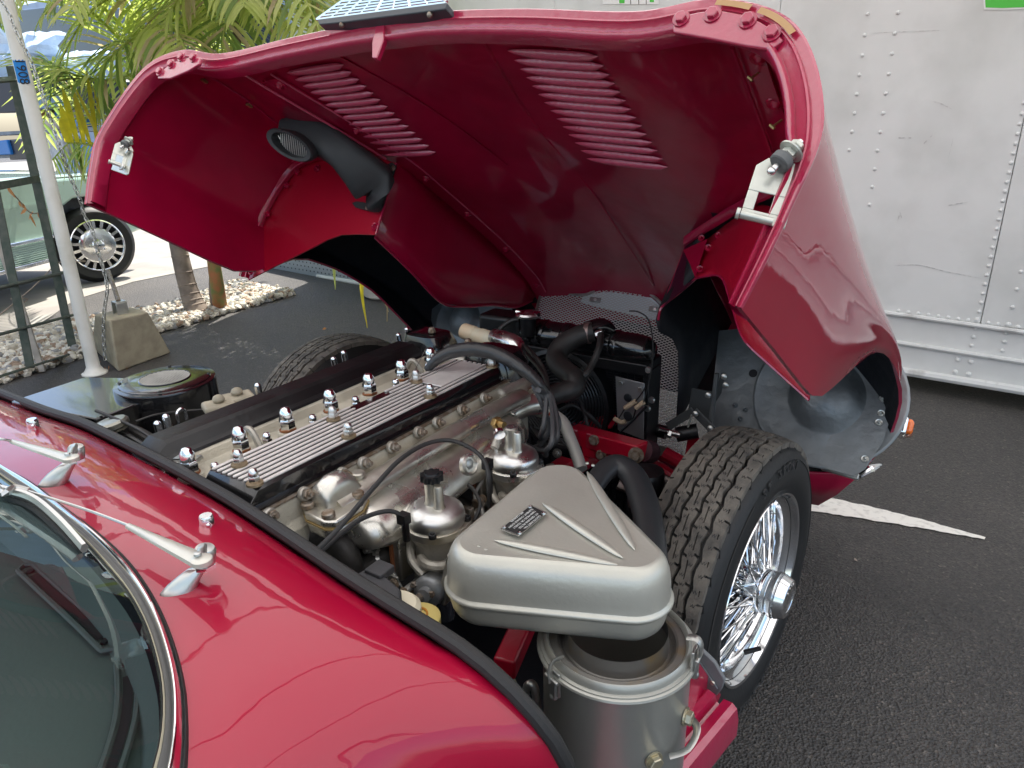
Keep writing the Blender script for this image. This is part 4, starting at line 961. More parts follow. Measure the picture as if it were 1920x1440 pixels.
def ell(sc,dz,sx=1,n=32): return [oc+ou*(math.cos(2*math.pi*k/n)*hl*sc)+ov*(math.sin(2*math.pi*k/n)*hl*.46*sc*sx)+onn*dz for k in range(n)]
mb=MB(); mb.grid([ell(.95,-.035),ell(1.06,-.008),ell(1.08,.006),ell(1.02,.012),ell(.82,.010),ell(.78,.004),ell(.76,-.02),ell(.05,-.022)],closed=True); part('duct_mouth',mb,DUCT,duct)
mb=MB()
for k in range(-9,10):
    x=k*.085; w2=math.sqrt(max(0,.6-x*x)); mb.tube([oc+ou*(hl*x)-ov*(hl*.46*w2)-onn*.012,oc+ou*(hl*(x+.12))+ov*(hl*.46*w2)-onn*.012],.0010,4,1)
part('duct_mesh',mb,ZINC,duct)
mb=MB(); mb.prism([BQ(u,v,a=.958) for u,v in ((662,382),(668,390),(690,396),(712,392),(722,380),(744,312),(738,306),(728,310),(718,345),(706,376),(690,382),(672,379))],BA*.006); part('duct_flange',mb,DUCT,duct,bevel=.001)
for u,v in ((690,389),(718,371),(737,316)): mb=MB(); mb.lathe([(.008,0),(.007,.003),(0,.004)],BQ(u,v,a=.965),BA,12); part('duct_screw',mb,RUST,duct)
# ---------------- scuttle (cowl), seal, windscreen
SEALC=[(-120,690,.72),(0,738,.745),(75,768,.755),(150,793,.765),(225,829,.77),(300,867,.772),(372,906,.773),(428,938,.773),(483,973,.773),(528,1002,.773),(600,1051,.77),(661,1091,.766),(740,1141,.76),(828,1195,.747),(900,1247,.732),(975,1318,.70),(1040,1400,.655),(1068,1470,.60),(1075,1560,.53)]
WINDC=[(-120,800,.79),(0,872,.80),(60,905,.80),(120,950,.798),(190,1003,.795),(245,1055,.79),(290,1120,.785),(322,1190,.778),(345,1270,.77),(353,1340,.762),(352,1440,.75),(335,1560,.735)]
def curve(tab,n):
    P=smooth([PZ(u,v,z) for u,v,z in tab],8); L=[0]
    for i in range(1,len(P)): L.append(L[-1]+(P[i]-P[i-1]).length)
    out=[];i=0
    for k in range(n):
        d=L[-1]*k/(n-1)
        while i<len(P)-2 and L[i+1]<d: i+=1
        out.append(P[i].lerp(P[i+1],(d-L[i])/max(1e-9,L[i+1]-L[i])))
    return out
NC=60
sc=curve(SEALC,NC); wc=curve(WINDC,NC)
rows=[]
for k in range(13):
    t=k/12; rows.append([s.lerp(w_,t)+UP*(.012*math.sin(math.pi*t)-.012*(1-t)**6) for s,w_ in zip(sc,wc)])
rows.insert(0,[s-UP*.05+V((0,.004,0)) for s in sc])
mb=MB(); mb.grid(rows); cowl=part('scuttle_panel',mb,RED,car,ang=60)
mb=MB(); mb.tube([p-UP*.001+V((0,.004,0)) for p in sc],.0088,10,1); part('rubber_seal',mb,RUB,car)
mb=MB(); mb.grid([[s+V((0,.012,-.004)) for s in sc],[s+V((0,.014,-.20)) for s in sc],[V((s.x,s.y+.02,.2)) for s in sc]]); part('bulkhead',mb,BLKS,car)
# windscreen frame bands and glass
def bandw(nm,inn_,out_,m,z0,z1,lift=.004,k=8):
    rr=[]
    for i in range(k+1):
        t=i/k; rr.append([a.lerp(b,t)+UP*(lift*math.sin(math.pi*t)) for a,b in zip(out_,inn_)])
    mb=MB(); mb.grid(rr); return part(nm,mb,m,car)
WIN=[(-120,805,.81),(0,892,.812),(80,950,.812),(150,1008,.81),(200,1062,.805),(240,1112,.80),(272,1172,.795),(294,1245,.788),(302,1300,.783),(300,1370,.775),(284,1440,.77),(240,1560,.76)]
wi=curve(WIN,NC)
def mixc(a,b,t): return [p.lerp(q,t) for p,q in zip(a,b)]
RUBL=mat('screen_rubber_grey',(.10,.10,.095),.5,bump=.3,bscale=50)
bandw('screen_rubber',mixc(wc,wi,.16),wc,RUB,0,0,.003)
bandw('chrome_trim',mixc(wc,wi,.62),mixc(wc,wi,.16),CHR,0,0,.009)
bandw('screen_rubber',mixc(wc,wi,.86),mixc(wc,wi,.62),RUBL,0,0,.002)
bandw('sealant_bead',mixc(wc,wi,.93),mixc(wc,wi,.86),mat('cream_sealant',(.55,.50,.36),.6),0,0,.003)
bandw('screen_rubber',wi,mixc(wc,wi,.93),RUB,0,0,.001)
gl=bpy.data.materials.new('windscreen_glass'); gl.use_nodes=True; n=gl.node_tree.nodes; l=gl.node_tree.links; n.remove(n['Principled BSDF'])
tp_=n.new('ShaderNodeBsdfTransparent'); tp_.inputs[0].default_value=(.78,.88,.84,1); gg=n.new('ShaderNodeBsdfGlossy'); gg.inputs['Roughness'].default_value=.01; gg.inputs[0].default_value=(.9,1,.96,1)
fr=n.new('ShaderNodeFresnel'); fr.inputs[0].default_value=1.6; x=n.new('ShaderNodeMixShader'); l.new(fr.outputs[0],x.inputs[0]); l.new(tp_.outputs[0],x.inputs[1]); l.new(gg.outputs[0],x.inputs[2]); l.new(x.outputs[0],n['Material Output'].inputs[0])
top_=[V((-.955+(p.x+.955)*.80,p.y-.46-.0*abs(p.x+.9),p.z+.36)) for p in wi]
rr=[]
for i in range(13):
    t=i/12; rr.append([a.lerp(b,t)+V((0,-.015,.03))*math.sin(math.pi*t) for a,b in zip(wi,top_)])
mb=MB(); mb.grid(rr); part('windscreen',mb,gl,car)
# dashboard top with demister slots
DASH=mat('dash_top_vinyl',(.10,.115,.105),.65,bump=.2,bscale=160,var=.15,vscale=4)
dz=.735
rr=[[V((p.x,p.y-.006,p.z-.02)) for p in wi],[V((p.x*.98-.01,p.y-.03,dz)) for p in wi],[V((-.955+(p.x+.955)*.75,p.y-.28,dz-.005)) for p in wi],[V((-.955+(p.x+.955)*.7,p.y-.42,dz-.06)) for p in wi],[V((-.955+(p.x+.955)*.7,p.y-.44,.45)) for p in wi]]
mb=MB(); mb.grid(rr); part('dash_top',mb,DASH,car,ang=25)
def slot(nm,path,wd):
    P=smooth([PZ(u,v,dz+.006) for u,v in path],8); L=[];R_=[]
    for i,p in enumerate(P):
        t=(P[min(i+1,len(P)-1)]-P[max(i-1,0)]).normalized(); s=V((-t.y,t.x,0)); L.append(p+s*wd); R_.append(p-s*wd)
    t0=(P[1]-P[0]).normalized(); t1=(P[-1]-P[-2]).normalized()
    loop=L+[P[-1]+t1*wd*.8]+R_[::-1]+[P[0]-t0*wd*.8]
    loop.append(loop[0]); mb=MB(); mb.tube(loop,.0032,6,1,caps=False); o=part(nm,mb,mat('vent_rim_grey',(.12,.125,.12),.45),car)
    mb=MB(); mb.grid([[p-UP*.001 for p in L],[p-UP*.001 for p in R_]]); part('vent_bezel',mb,DASH,o)
    i0,i1=len(P)//8,len(P)-len(P)//8
    mb=MB(); mb.grid([[p.lerp(q,.25)+UP*.0005 for p,q in zip(L,R_)][i0:i1],[p.lerp(q,.75)+UP*.0005 for p,q in zip(L,R_)][i0:i1]]); part('vent_slot',mb,mat('vent_dark',(.02,.012,.014),.6),o)
    for p in (P[2],P[-3]): mb=MB(); mb.lathe([(.005,0),(.004,.002),(0,.002)],p,UP,12); part('vent_screw',mb,BLKS,o)
slot('demister_vent',[(48,1064),(100,1112),(155,1162),(207,1212)],.0085)
slot('demister_vent',[(236,1238),(240,1290),(236,1345),(222,1400),(205,1450),(190,1490)],.0085)
# ---------------- wipers and washer jets
def wiper(base,tip,elbow,armtip,rod,z,s=1):
    bz=PZ(*base,z); w_=MB()
    ax=(PZ(*tip,z+.035)-bz).normalized(); 
    # teardrop bezel
    rows=[]
    back=(V((-.62,-.78,0))*.018)
    for k,(sc_,dz_,sh) in enumerate(((1,0,.0),(1,.003,.0),(.94,.012,.08),(.80,.022,.25),(.62,.031,.5),(.5,.036,.6),(.02,.036,.62))):
        r=[]
        for q in range(24):
            a=2*math.pi*q/24; e=V((math.cos(a)*.0125,math.sin(a)*.0125,0)); 
            if e.dot(back)>0: e=e+back.normalized()*(e.dot(back.normalized()))*1.3
            r.append(bz+e*sc_*s-back*sh+V((.004,.006,0))*k*.5+UP*dz_*s)
        rows.append(r)
    w_.grid(rows,closed=True)
    o=part('wiper_bezel',w_,WIPM,car,ang=50)
    top=rows[-1][0]
    mb=MB(); mb.hexnut(top-UP*.002,UP,.0115*s,.006*s); mb.lathe([(.009*s,.006*s),(.0085*s,.010*s)],top-UP*.002,UP,16); part('wiper_nut',mb,CHR,o)
    knob=top+UP*.005*s; mb=MB(); mb.lathe([(.0105*s,0),(.0112*s,.003*s),(.0112*s,.016*s),(.0095*s,.019*s),(0,.020*s)],knob,V((.15,.1,1)),20); el=PZ(*elbow,knob.z+.022)
    part('wiper_hub',mb,WIPM,o,ang=50)
    at_=PZ(*armtip,z+.055); side=V((0,0,1)); d=(at_-el).normalized(); s2=d.cross(UP).normalized()
    def bar(a,b,wa,wb,ha,hb):
        r=[]
        for k in range(6):
            t=k/5; p=a.lerp(b,t); w2=wa+(wb-wa)*t; h2=ha+(hb-ha)*t
            r.append([p-s2*w2-UP*h2,p-s2*w2*.9+UP*h2*.4,p-s2*w2*.5+UP*h2,p+s2*w2*.5+UP*h2,p+s2*w2*.9+UP*h2*.4,p+s2*w2-UP*h2])
        mb=MB(); mb.grid(r,closed=True,cap=True); return mb
    mb=bar(knob+UP*.016*s,el,.0075*s,.0085*s,.006*s,.003*s); part('wiper_elbow',mb,WIPM,o,ang=50)
    mb=bar(el-d*.008,at_,.0105*s,.0035*s,.0028*s,.0022*s); mb.lathe([(.0108*s,-.0028*s),(.0108*s,.0022*s),(.009*s,.003*s)],el-d*.006,UP,20); part('wiper_arm',mb,mat('cream_wiper_paint',(.66,.64,.57),.33,metal=.45,bump=.15,bscale=40),o,ang=50)
    mb=MB(); mb.lathe([(.004*s,0),(.0035*s,.002),(0,.0025)],el+UP*.005*s,UP,12); part('wiper_rivet',mb,WIPM,o)
    mb=MB(); rp=[at_]+[PZ(u,v,zz) for u,v,zz in rod]; mb.tube(rp,.0017,6,4); part('wiper_rod',mb,WIPM,o)
    return o
o=wiper((335,1128),(372,1088),(372,1048),(240,985),[(180,962,.835),(120,942,.84),(52,921,.845)],.772)
mb=MB(); bl=[PZ(-60,905,.85),PZ(0,918,.852),PZ(60,935,.846),PZ(110,975,.838),PZ(158,1028,.825)]; mb.tube(bl,.0042,6,6,flat=(1,1.6)); part('wiper_blade_holder',mb,WIPM,o)
mb=MB(); mb.tube([p-UP*.009+V((-.004,-.004,0)) for p in bl],.0035,6,6,flat=(1,1.5)); part('wiper_blade',mb,RUB,o)
mb=MB(); mb.tube([PZ(52,921,.848),PZ(25,915,.855),PZ(8,925,.858),PZ(-10,912,.856)],.0045,6,5); part('blade_clip',mb,WIPM,o)
o=wiper((105,912),(140,872),(128,858),(22,827),[(0,823,.86),(-60,815,.865)],.795,.92)
for u,v in ((392,1000),(66,812)):
    p=PZ(u,v,.776)+UP*.008; mb=MB(); mb.lathe([(.0085,0),(.009,.003),(.0085,.016),(.0075,.018),(0,.018)],p,UP,18); j=part('washer_jet',mb,CHR,car,ang=50)
    mb=MB(); mb.sphere(p+V((.007,-.003,.008)),.003,6); part('jet_nozzle',mb,CHR,j)

# ================================================================== ENGINE BAY
# bay floor, block
mb=MB(); mb.box((-.93,1.15,.22),(1.25,1.35,.02)); part('undertray',mb,BLKM,car)
mb=MB(); mb.box((-.945,.88,.50),(.30,.74,.36)); part('engine_block',mb,mat('dirty_engine_block',(.06,.055,.05),.6,metal=.4,bump=.6,bscale=30),car,bevel=.02)
YB,YF=.50,1.22
prof=[(-1.125,.60),(-1.12,.748),(-1.022,.7525),(-1.017,.750),(-1.010,.735),(-.930,.733),(-.926,.741),(-.90,.7415),(-.788,.7415),(-.782,.735),(-.780,.705),(-.770,.695),(-.765,.60)]
mb=MB(); mb.prism([V((x,YB,z)) for x,z in prof],V((0,YF-YB,0))); head=part('cylinder_head',mb,SAND,car,ang=30,bevel=.002)
# head studs with domed nuts on cast bosses
def acorn(mbk,p,r,h,ax=UP):
    mbk.hexnut(p,ax,r,h*.5); mbk.lathe([(r*.84,h*.48),(r*.84,h*.62),(r*.76,h*.8),(r*.5,h*.95),(r*.15,h),(0,h)],p,ax,18); return mbk
am=acorn(MB(),V((0,0,0)),.0140,.041).mesh('head_nut',CHR); bm_=MB(); bm_.lathe([(.024,0),(.020,.012),(.0185,.024),(.0175,.027),(.012,.028)],(0,0,0),UP,20); bme=bm_.mesh('stud_boss',SAND); wm_=MB(); wm_.lathe([(.0135,0),(.0145,.0005),(.0145,.0025),(.012,.003)],(0,0,0),UP,20); wme=wm_.mesh('copper_washer',mat('copper_washer',(.35,.14,.06),.4,metal=.8))
HN=[(356,898),(446,822),(535,790),(617,754),(690,722),(751,690),(806,668)]
for u,v in HN:
    p=PX(u,v-19,-.953); zb_=p.z-.0
    for me,dz_,nm in ((bme,-.019,'stud_boss'),(wme,.009,'copper_washer'),(am,.0115,'head_nut')):
        o=bpy.data.objects.new(nm,me); COL.objects.link(o); o.parent=head; o.location=V((p.x,p.y,.748+dz_))
for (u0,v0),(u1,v1) in (((458,818),(488,838)),((764,689),(792,700))):
    a=PZ(u0,v0,.755); b=PZ(u1,v1,.745); mb=MB(); mb.tube([a,a.lerp(b,.25)+UP*.018,a.lerp(b,.6)+UP*.020,b],.006,8,5); part('lifting_loop',mb,ALU,head)
# --- far cam cover (plain black)
pf=[(-1.122,.753),(-1.122,.757),(-1.108,.760),(-1.100,.776),(-1.094,.780),(-1.052,.780),(-1.044,.776),(-1.034,.761),(-1.024,.758),(-1.022,.7535)]
def cover(nm,pf,y0,y1,m,sl=.03,sf=.02):
    ys=[(y0,.0,.5),(y0+.004,.25,.75),(y0+sl,1,1),(y1-sf,1,1),(y1,.35,.8)]
    zc=min(z for x,z in pf); xc=sum(x for x,z in pf)/len(pf)
    rows=[[V((xc+(x-xc)*(.9+.1*k2),y,zc+(z-zc)*k)) for x,z in pf] for y,k,k2 in ys]
    mb=MB(); mb.grid(rows,cap=True); return part(nm,mb,m,car,ang=25,bevel=.002)
fc=cover('cam_cover',pf,.535,1.20,BLKS); fc['label']='plain black far cam cover'
# --- near cam cover (black with polished ribs)
pn=[(-.922,.7425),(-.922,.745),(-.914,.746),(-.912,.768),(-.908,.772),(-.802,.772),(-.798,.768),(-.796,.746),(-.788,.746),(-.788,.7425)]
nc=cover('cam_cover',pn,.525,1.175,BLK,.022); nc['label']='ribbed near cam cover'
pl_=[PZ(807,704,.774),PZ(869,674,.774),PZ(900,697,.774),PZ(836,732,.774)]
py0=min(p.y for p in pl_)+.012; py1=max(p.y for p in pl_)-.012
def rib(x,y0,y1,w_=.0060):
    mb=MB(); z=.7722; mb.prism([V((x-w_/2,y0+w_/2,z)),V((x,y0,z)),V((x+w_/2,y0+w_/2,z)),V((x+w_/2,y1-w_/2,z)),V((x,y1,z)),V((x-w_/2,y1-w_/2,z))],UP*.0028); part('rib',mb,BRSH,nc,bevel=.0006)
NR=9; yb,yf=.548,1.150
for k in range(NR):
    x=-.9045+k*(.0985/(NR-1)); ys=yb+.004*k*0
    if k in (2,3,4,5,6): rib(x,ys,py0-.006); rib(x,py1+.006,yf)
    elif k in (0,1): rib(x,ys,.835); rib(x,.925,yf)
    else: rib(x,ys,yf)
mb=MB(); xs0=-.9045+1.6*(.0985/8); xs1=-.9045+6.4*(.0985/8); mb.box(((xs0+xs1)/2,(py0+py1)/2,.7736),(xs1-xs0,py1-py0,.0030)); part('badge_plate',mb,BRSH,nc,bevel=.001)
for u,v in ((449,872),(478,908),(625,787),(654,819),(781,716),(807,744),(922,688)):
    p=PZ(u,v,.775); mb=MB(); mb.lathe([(.0125,0),(.012,.0035),(.009,.004)],p,UP,16); part('nut_pad',mb,mat('stained_brass_pad',(.32,.24,.15),.5,metal=.7,bump=.5,bscale=150,var=.4,vscale=60),nc)
    mb=acorn(MB(),p+UP*.0035,.0085,.022); part('acorn_nut',mb,CHRD,nc)
for u,v in ((406,890),(502,832),(588,797),(668,762),(743,729),(803,697)):
    p=PZ(u,v,.748); mb=acorn(MB(),p,.0088,.021); part('acorn_nut',mb,CHR,nc)
# gasket line and cast flange below
mb=MB(); mb.box((-.786,.855,.7405),(.010,.66,.003)); part('cork_gasket',mb,RUST,nc)
for u,v in ((504,966),(569,926),(640,889),(680,869),(733,839),(783,811),(818,793),(864,769),(906,747)):
    p=PX(u,v,-.779); mb=MB(); mb.lathe([(.0115,0),(.011,.005),(.009,.007)],p,V((1,0,.25)),16); part('flange_boss',mb,ALU,head)
    mb=MB(); ax=V((1,0,.25)).normalized(); mb.hexnut(p+ax*.008,ax,.0085,.006); mb.cyl(p+ax*.012,p+ax*.021,.004,n=8); part('flange_nut',mb,RUST,head)
# front ends of both covers: cast caps over the chain wheels
def hump(nm,c,sx,sy,z0,z1,m,lab=None):
    rows=[]
    for k,(f,t) in enumerate(((1,0),(1.0,.25),(.92,.7),(.75,.95),(.55,1.0),(.03,1.0))):
        r=[]
        for q in range(24):
            a=2*math.pi*q/24; cx,cy=math.cos(a),math.sin(a); e=.6
            r.append(V((c[0]+math.copysign(abs(cx)**e,cx)*sx*f,c[1]+math.copysign(abs(cy)**e,cy)*sy*f+ (1-f)*-.02,z0+(z1-z0)*t)))
        rows.append(r)
    mb=MB(); mb.grid(rows,closed=True); return part(nm,mb,m,car,label=lab,ang=40)
hump('chain_cover',(-1.055,1.245),.066,.055,.70,.795,BLK)
hump('chain_cover',(-.845,1.215),.072,.060,.70,.795,BLK)
mb=MB(); mb.box((-.95,1.235,.715),(.10,.10,.10)); part('front_casting',mb,ALU,car,bevel=.01)
mb=MB(); mb.box((-.79,1.185,.70),(.05,.12,.07)); part('front_casting',mb,ALU,car,bevel=.01)
for p in (V((-1.03,1.225,.797)),V((-.9,1.19,.797))): mb=acorn(MB(),p,.009,.014); part('cap_nut',mb,RUST,car)
# --- studs poking up beyond the far cover
for u,v in ((300,808),(316,795),(487,735),(629,684),(648,672),(750,638),(766,627)):
    p=PX(u,v,-1.135); mb=MB(); mb.cyl(p-V((.0,0,.02)),p+V((-.004,0,.012)),.0065,n=10); mb.sphere(p+V((-.004,0,.012)),.0065,6); part('exhaust_stud',mb,CHR,car)
PORC=mat('cream_manifold_clamp',(.45,.40,.30),.6,bump=.5,bscale=60,var=.3,vscale=20)
for u,v in ((412,762),(446,748)):
    p=PX(u,v,-1.17); mb=MB(); mb.box(p,(.05,.06,.018),V((.9,-.4,0)).normalized(),V((.4,.9,0)).normalized(),UP); mb.lathe([(.012,.0),(.011,.014),(0,.016)],p+UP*.008,UP,12); part('manifold_clamp',mb,PORC,car,bevel=.006)
mb=MB(); q=[PX(338,800,-1.14),PX(333,785,-1.14),PX(333,773,-1.14),PX(340,767,-1.14),PX(347,772,-1.14),PX(350,785,-1.14),PX(352,796,-1.14)]; mb.tube(q,.0032,6,5); part('dipstick_ring',mb,CHR,car)
# silver bracket at the rear of the head
mb=MB(); mb.box(PZ(338,870,.755),(.05,.05,.004),V((.95,.3,.1)).normalized(),V((-.3,.95,0)).normalized(),UP); mb.box(PZ(352,858,.77),(.045,.014,.004),V((.95,.3,.1)).normalized(),V((-.3,.95,0)).normalized(),UP); mb.box(PZ(325,882,.742),(.045,.004,.03),V((.95,.3,.1)).normalized(),V((-.3,.95,0)).normalized(),UP)
part('rear_bracket',mb,ZINC,car,bevel=.001)
# --- heater box with fan drum
c=PZ(310,713,.765); R_=.098
mb=MB(); mb.lathe([(R_*.97,-.17),(R_,-.165),(R_,-.004),(R_*.985,0),(R_*.90,.001),(R_*.89,.003),(R_*.84,.004),(R_*.5,.005)],c,UP,48); hb=part('heater_drum',mb,BLK,car,ang=30)
mb=MB(); mb.lathe([(R_*.50,.004),(0,.004)],c,UP,32); part('drum_opening',mb,BLKM,hb)
mb=MB()
for sg in (0,1):
    for k in range(-8,9):
        o_=k*.0060; w_=math.sqrt(max(1e-6,(R_*.49)**2-o_*o_)); a,b=(V((o_,-w_,0)),V((o_,w_,0))) if sg else (V((-w_,o_,0)),V((w_,o_,0)))
        q=Matrix.Rotation(.6,3,'Z'); mb.tube([c+q@a+UP*.006,c+q@b+UP*.006],.0009,4,1)
part('drum_mesh',mb,ZINC,hb,kind='stuff')
mb=MB(); q=[c+V((math.cos(2*math.pi*k/40)*R_*.50,math.sin(2*math.pi*k/40)*R_*.50,.0055)) for k in range(41)]; mb.tube(q,.0016,5,1,caps=False); part('mesh_ring',mb,BLK,hb)
for k in range(4): p=c+V((math.cos(k*1.57+.9)*R_*.87,math.sin(k*1.57+.9)*R_*.87,.004)); mb=MB(); mb.lathe([(.004,0),(.003,.002),(0,.002)],p,UP,10); part('drum_screw',mb,BLKS,hb)
mb=MB(); zt=.752; bp=[PZ(u,v,zt) for u,v in ((20,752),(158,707),(232,708),(300,735),(262,755),(178,785),(110,772))]; mb.prism([V((p.x,p.y,zt)) for p in bp],-UP*.16); part('heater_box',mb,BLK,car,bevel=.003)
# coolant header cap and hose
c=PZ(208,792,.748); mb=MB(); mb.lathe([(.022,-.04),(.024,-.012),(.030,-.008),(.030,.0),(.026,.004),(.010,.006),(0,.006)],c,V((-.15,-.1,1)),20); hc=part('header_cap',mb,mat('tarnished_cap',(.42,.42,.36),.35,metal=.8,bump=.3,bscale=80,var=.3,vscale=30),car)
mb=MB(); mb.cyl(c-UP*.012,c-UP*.08,.027,.03,20); part('header_neck',mb,BLKS,hc)
mb=MB(); mb.tube([PZ(215,805,.71),PZ(240,805,.72),PZ(270,818,.715),PZ(292,835,.70),PZ(300,860,.66)],.012,10,6); part('heater_hose',mb,RUBH,car)
mb=MB(); mb.tube([PZ(145,787,.755),PZ(170,800,.74),PZ(200,820,.72),PZ(250,845,.70)],.009,8,5); part('heater_hose',mb,RUBH,car)

# --- intake manifold / water rail
mp=[(-.778,.705),(-.760,.718),(-.740,.717),(-.730,.708),(-.706,.703),(-.692,.695),(-.676,.672),(-.672,.652),(-.684,.638),(-.715,.632),(-.778,.63)]
def loft_y(nm,prof,ys,m,par=car,**k):
    xc=sum(p[0] for p in prof)/len(prof); zc=sum(p[1] for p in prof)/len(prof)
    rows=[]
    for y,s,dx,dz_ in ys: rows.append([V((xc+(x-xc)*s+dx,y,zc+(z-zc)*s+dz_)) for x,z in smooth([V((a,b,0)) for a,b in prof],3,closed=True) for x,z in [(x.x,x.y)]] if False else [V((xc+(p.x-xc)*s+dx,y,zc+(p.y-zc)*s+dz_)) for p in smooth([V((a,b,0)) for a,b in prof],3,closed=True)])
    mb=MB(); mb.grid(rows,closed=True,cap=True); return part(nm,mb,m,par,ang=50,**k)
im=loft_y('intake_manifold',mp,[(.640,.55,-.012,0),(.650,.80,-.004,0),(.68,.95,0,0),(.80,1,0,0),(.90,.93,-.004,.0),(.98,1,0,0),(1.06,.97,-.003,0),(1.10,.8,-.01,0),(1.11,.5,-.014,0)],ALUP)
mb=MB(); mb.tube([V((-.742,.63,.716)),V((-.742,.8,.722)),V((-.742,1.0,.722)),V((-.742,1.16,.716))],.021,14,5,flat=(1,.75)); part('water_rail',mb,ALUP,im)
for y in (.74,.96):
    mb=MB(); mb.tube([V((-.72,y,.645)),V((-.69,y,.64)),V((-.665,y-.003,.635))],[.019,.020,.021],16,4); part('intake_port',mb,ALUP,im)
p=PX(876,871,-.664); mb=MB(); mb.lathe([(.019,0),(.019,.008),(.015,.010),(.013,.006),(0,.006)],p,V((1,-.1,.3)),20); part('core_plug',mb,ALUP,im)
mb=MB(); mb.hexnut(p+V((.004,0,.002)),V((1,-.1,.3)),.009,.003); part('plug_hex',mb,ZINC,im)
# thermostat-like housing at the rear of the rail: flange, screws, dome
ex,ey=V((.94,-.22,-.05)).normalized(),V((.24,.97,0)).normalized(); ez=ex.cross(ey)
c=PZ(622,945,.722)
hp=[PZ(u,v,.722) for u,v in ((568,950),(590,926),(668,905),(690,925),(680,945),(630,978),(607,978),(572,962))]
mb=MB(); mb.prism(hp,-UP*.012); th=part('rear_housing',mb,ALUP,car,bevel=.003)
mb=MB(); mb.prism([c+(q-c)*1.02-UP*.0122 for q in hp],-UP*.0025); part('housing_gasket',mb,mat('paper_gasket',(.35,.25,.10),.8),th)
mb=MB(); mb.prism([c+(q-c)*.93-UP*.0150 for q in hp],-UP*.020); part('housing_base',mb,ALUP,th,bevel=.006)
rows=[]
a=PZ(600,955,.722); b=PZ(668,918,.722); d=(b-a).normalized(); s=V((d.y,-d.x,0)); mid=PZ(632,932,.722)
for t,hh in ((-.038,.0),(-.036,.020),(-.028,.032),(-.01,.040),(.012,.040),(.026,.030),(.034,.014),(.036,0)):
    r=[]
    for k in range(13):
        q=math.pi*k/12; e=.65; r.append(mid+d*t+s*(math.copysign(abs(math.cos(q))**e,math.cos(q))*.021)+UP*(max(0,math.sin(q))**e*hh))
    rows.append(r)
mb=MB(); mb.grid(rows); part('housing_dome',mb,ALUP,th,ang=60)
for u,v in ((577,950),(616,968),(671,930)): mb=MB(); mb.lathe([(.010,0),(.010,.006),(.008,.008),(0,.008)],PZ(u,v,.723),UP,16); part('housing_screw',mb,RUST,th)
mb=MB(); mb.lathe([(.012,-.03),(.010,-.01),(.009,0),(.011,.001),(.011,.006),(.009,.008),(0,.008)],PZ(672,893,.735),UP,16); part('sender',mb,ALUP,th)
mb=MB(); mb.tube([PZ(560,985,.68),PZ(575,1000,.67),PZ(590,1008,.66)],[.020,.019,.018],14,4); mb.lathe([(.021,0),(.021,.010)],PZ(584,1005,.663),V((1,-.5,-.3)),16); part('outlet_stub',mb,ZINC,th)
# front thermostat housing with orange gasket
fa,fb=PZ(905,800,.675),PZ(1006,756,.685); fd=(fb-fa).normalized()
mb=MB(); mb.tube([fa,fa.lerp(fb,.35)+UP*.004,fa.lerp(fb,.7)+UP*.006,fb],[.030,.028,.024,.028],20,6,flat=(1,.9)); fh=part('front_housing',mb,ALUP,car,ang=60)
mb=MB(); mb.lathe([(.030,0),(.035,.003),(.035,.010),(.028,.013)],fa+fd*.055,fd,7); part('housing_flange',mb,ALUP,fh,bevel=.003)
mb=MB(); mb.lathe([(.030,0),(.036,.002),(.036,.009)],fb,fd,9); part('housing_flange',mb,ALUP,fh,bevel=.002)
mb=MB(); mb.lathe([(.0370,.0092),(.0370,.0125)],fb,fd,20); part('orange_gasket',mb,mat('orange_silicone',(.55,.08,.02),.6),fh)
for a_ in (.6,2.6,4.4):
    x_,y_=MB().frame(fd); pp=fa+fd*.050+(x_*math.cos(a_)+y_*math.sin(a_))*.030; mb=MB(); mb.hexnut(pp,-fd,.007,.006); part('housing_bolt',mb,RUST,fh)
mb=MB(); p=PX(928,792,-.70); mb.hexnut(p,V((1,-.3,.1)),.012,.012); mb.cyl(p,p+V((.025,-.006,.002)),.0065,n=10); part('brass_union',mb,mat('brass',(.45,.30,.12),.35,metal=.9,var=.3,vscale=40),fh)
mb=MB(); p=PX(935,808,-.68); mb.tube([p,p+V((.008,-.012,-.006)),p+V((.010,-.03,-.02))],.008,12,4); part('hose_elbow',mb,ALU,fh)
mb=MB(); p=PX(936,813,-.66); mb.lathe([(.0105,-.004),(.0105,.004)],p,V((1,-1,-.4)),16); part('hose_clip',mb,CHR,fh)
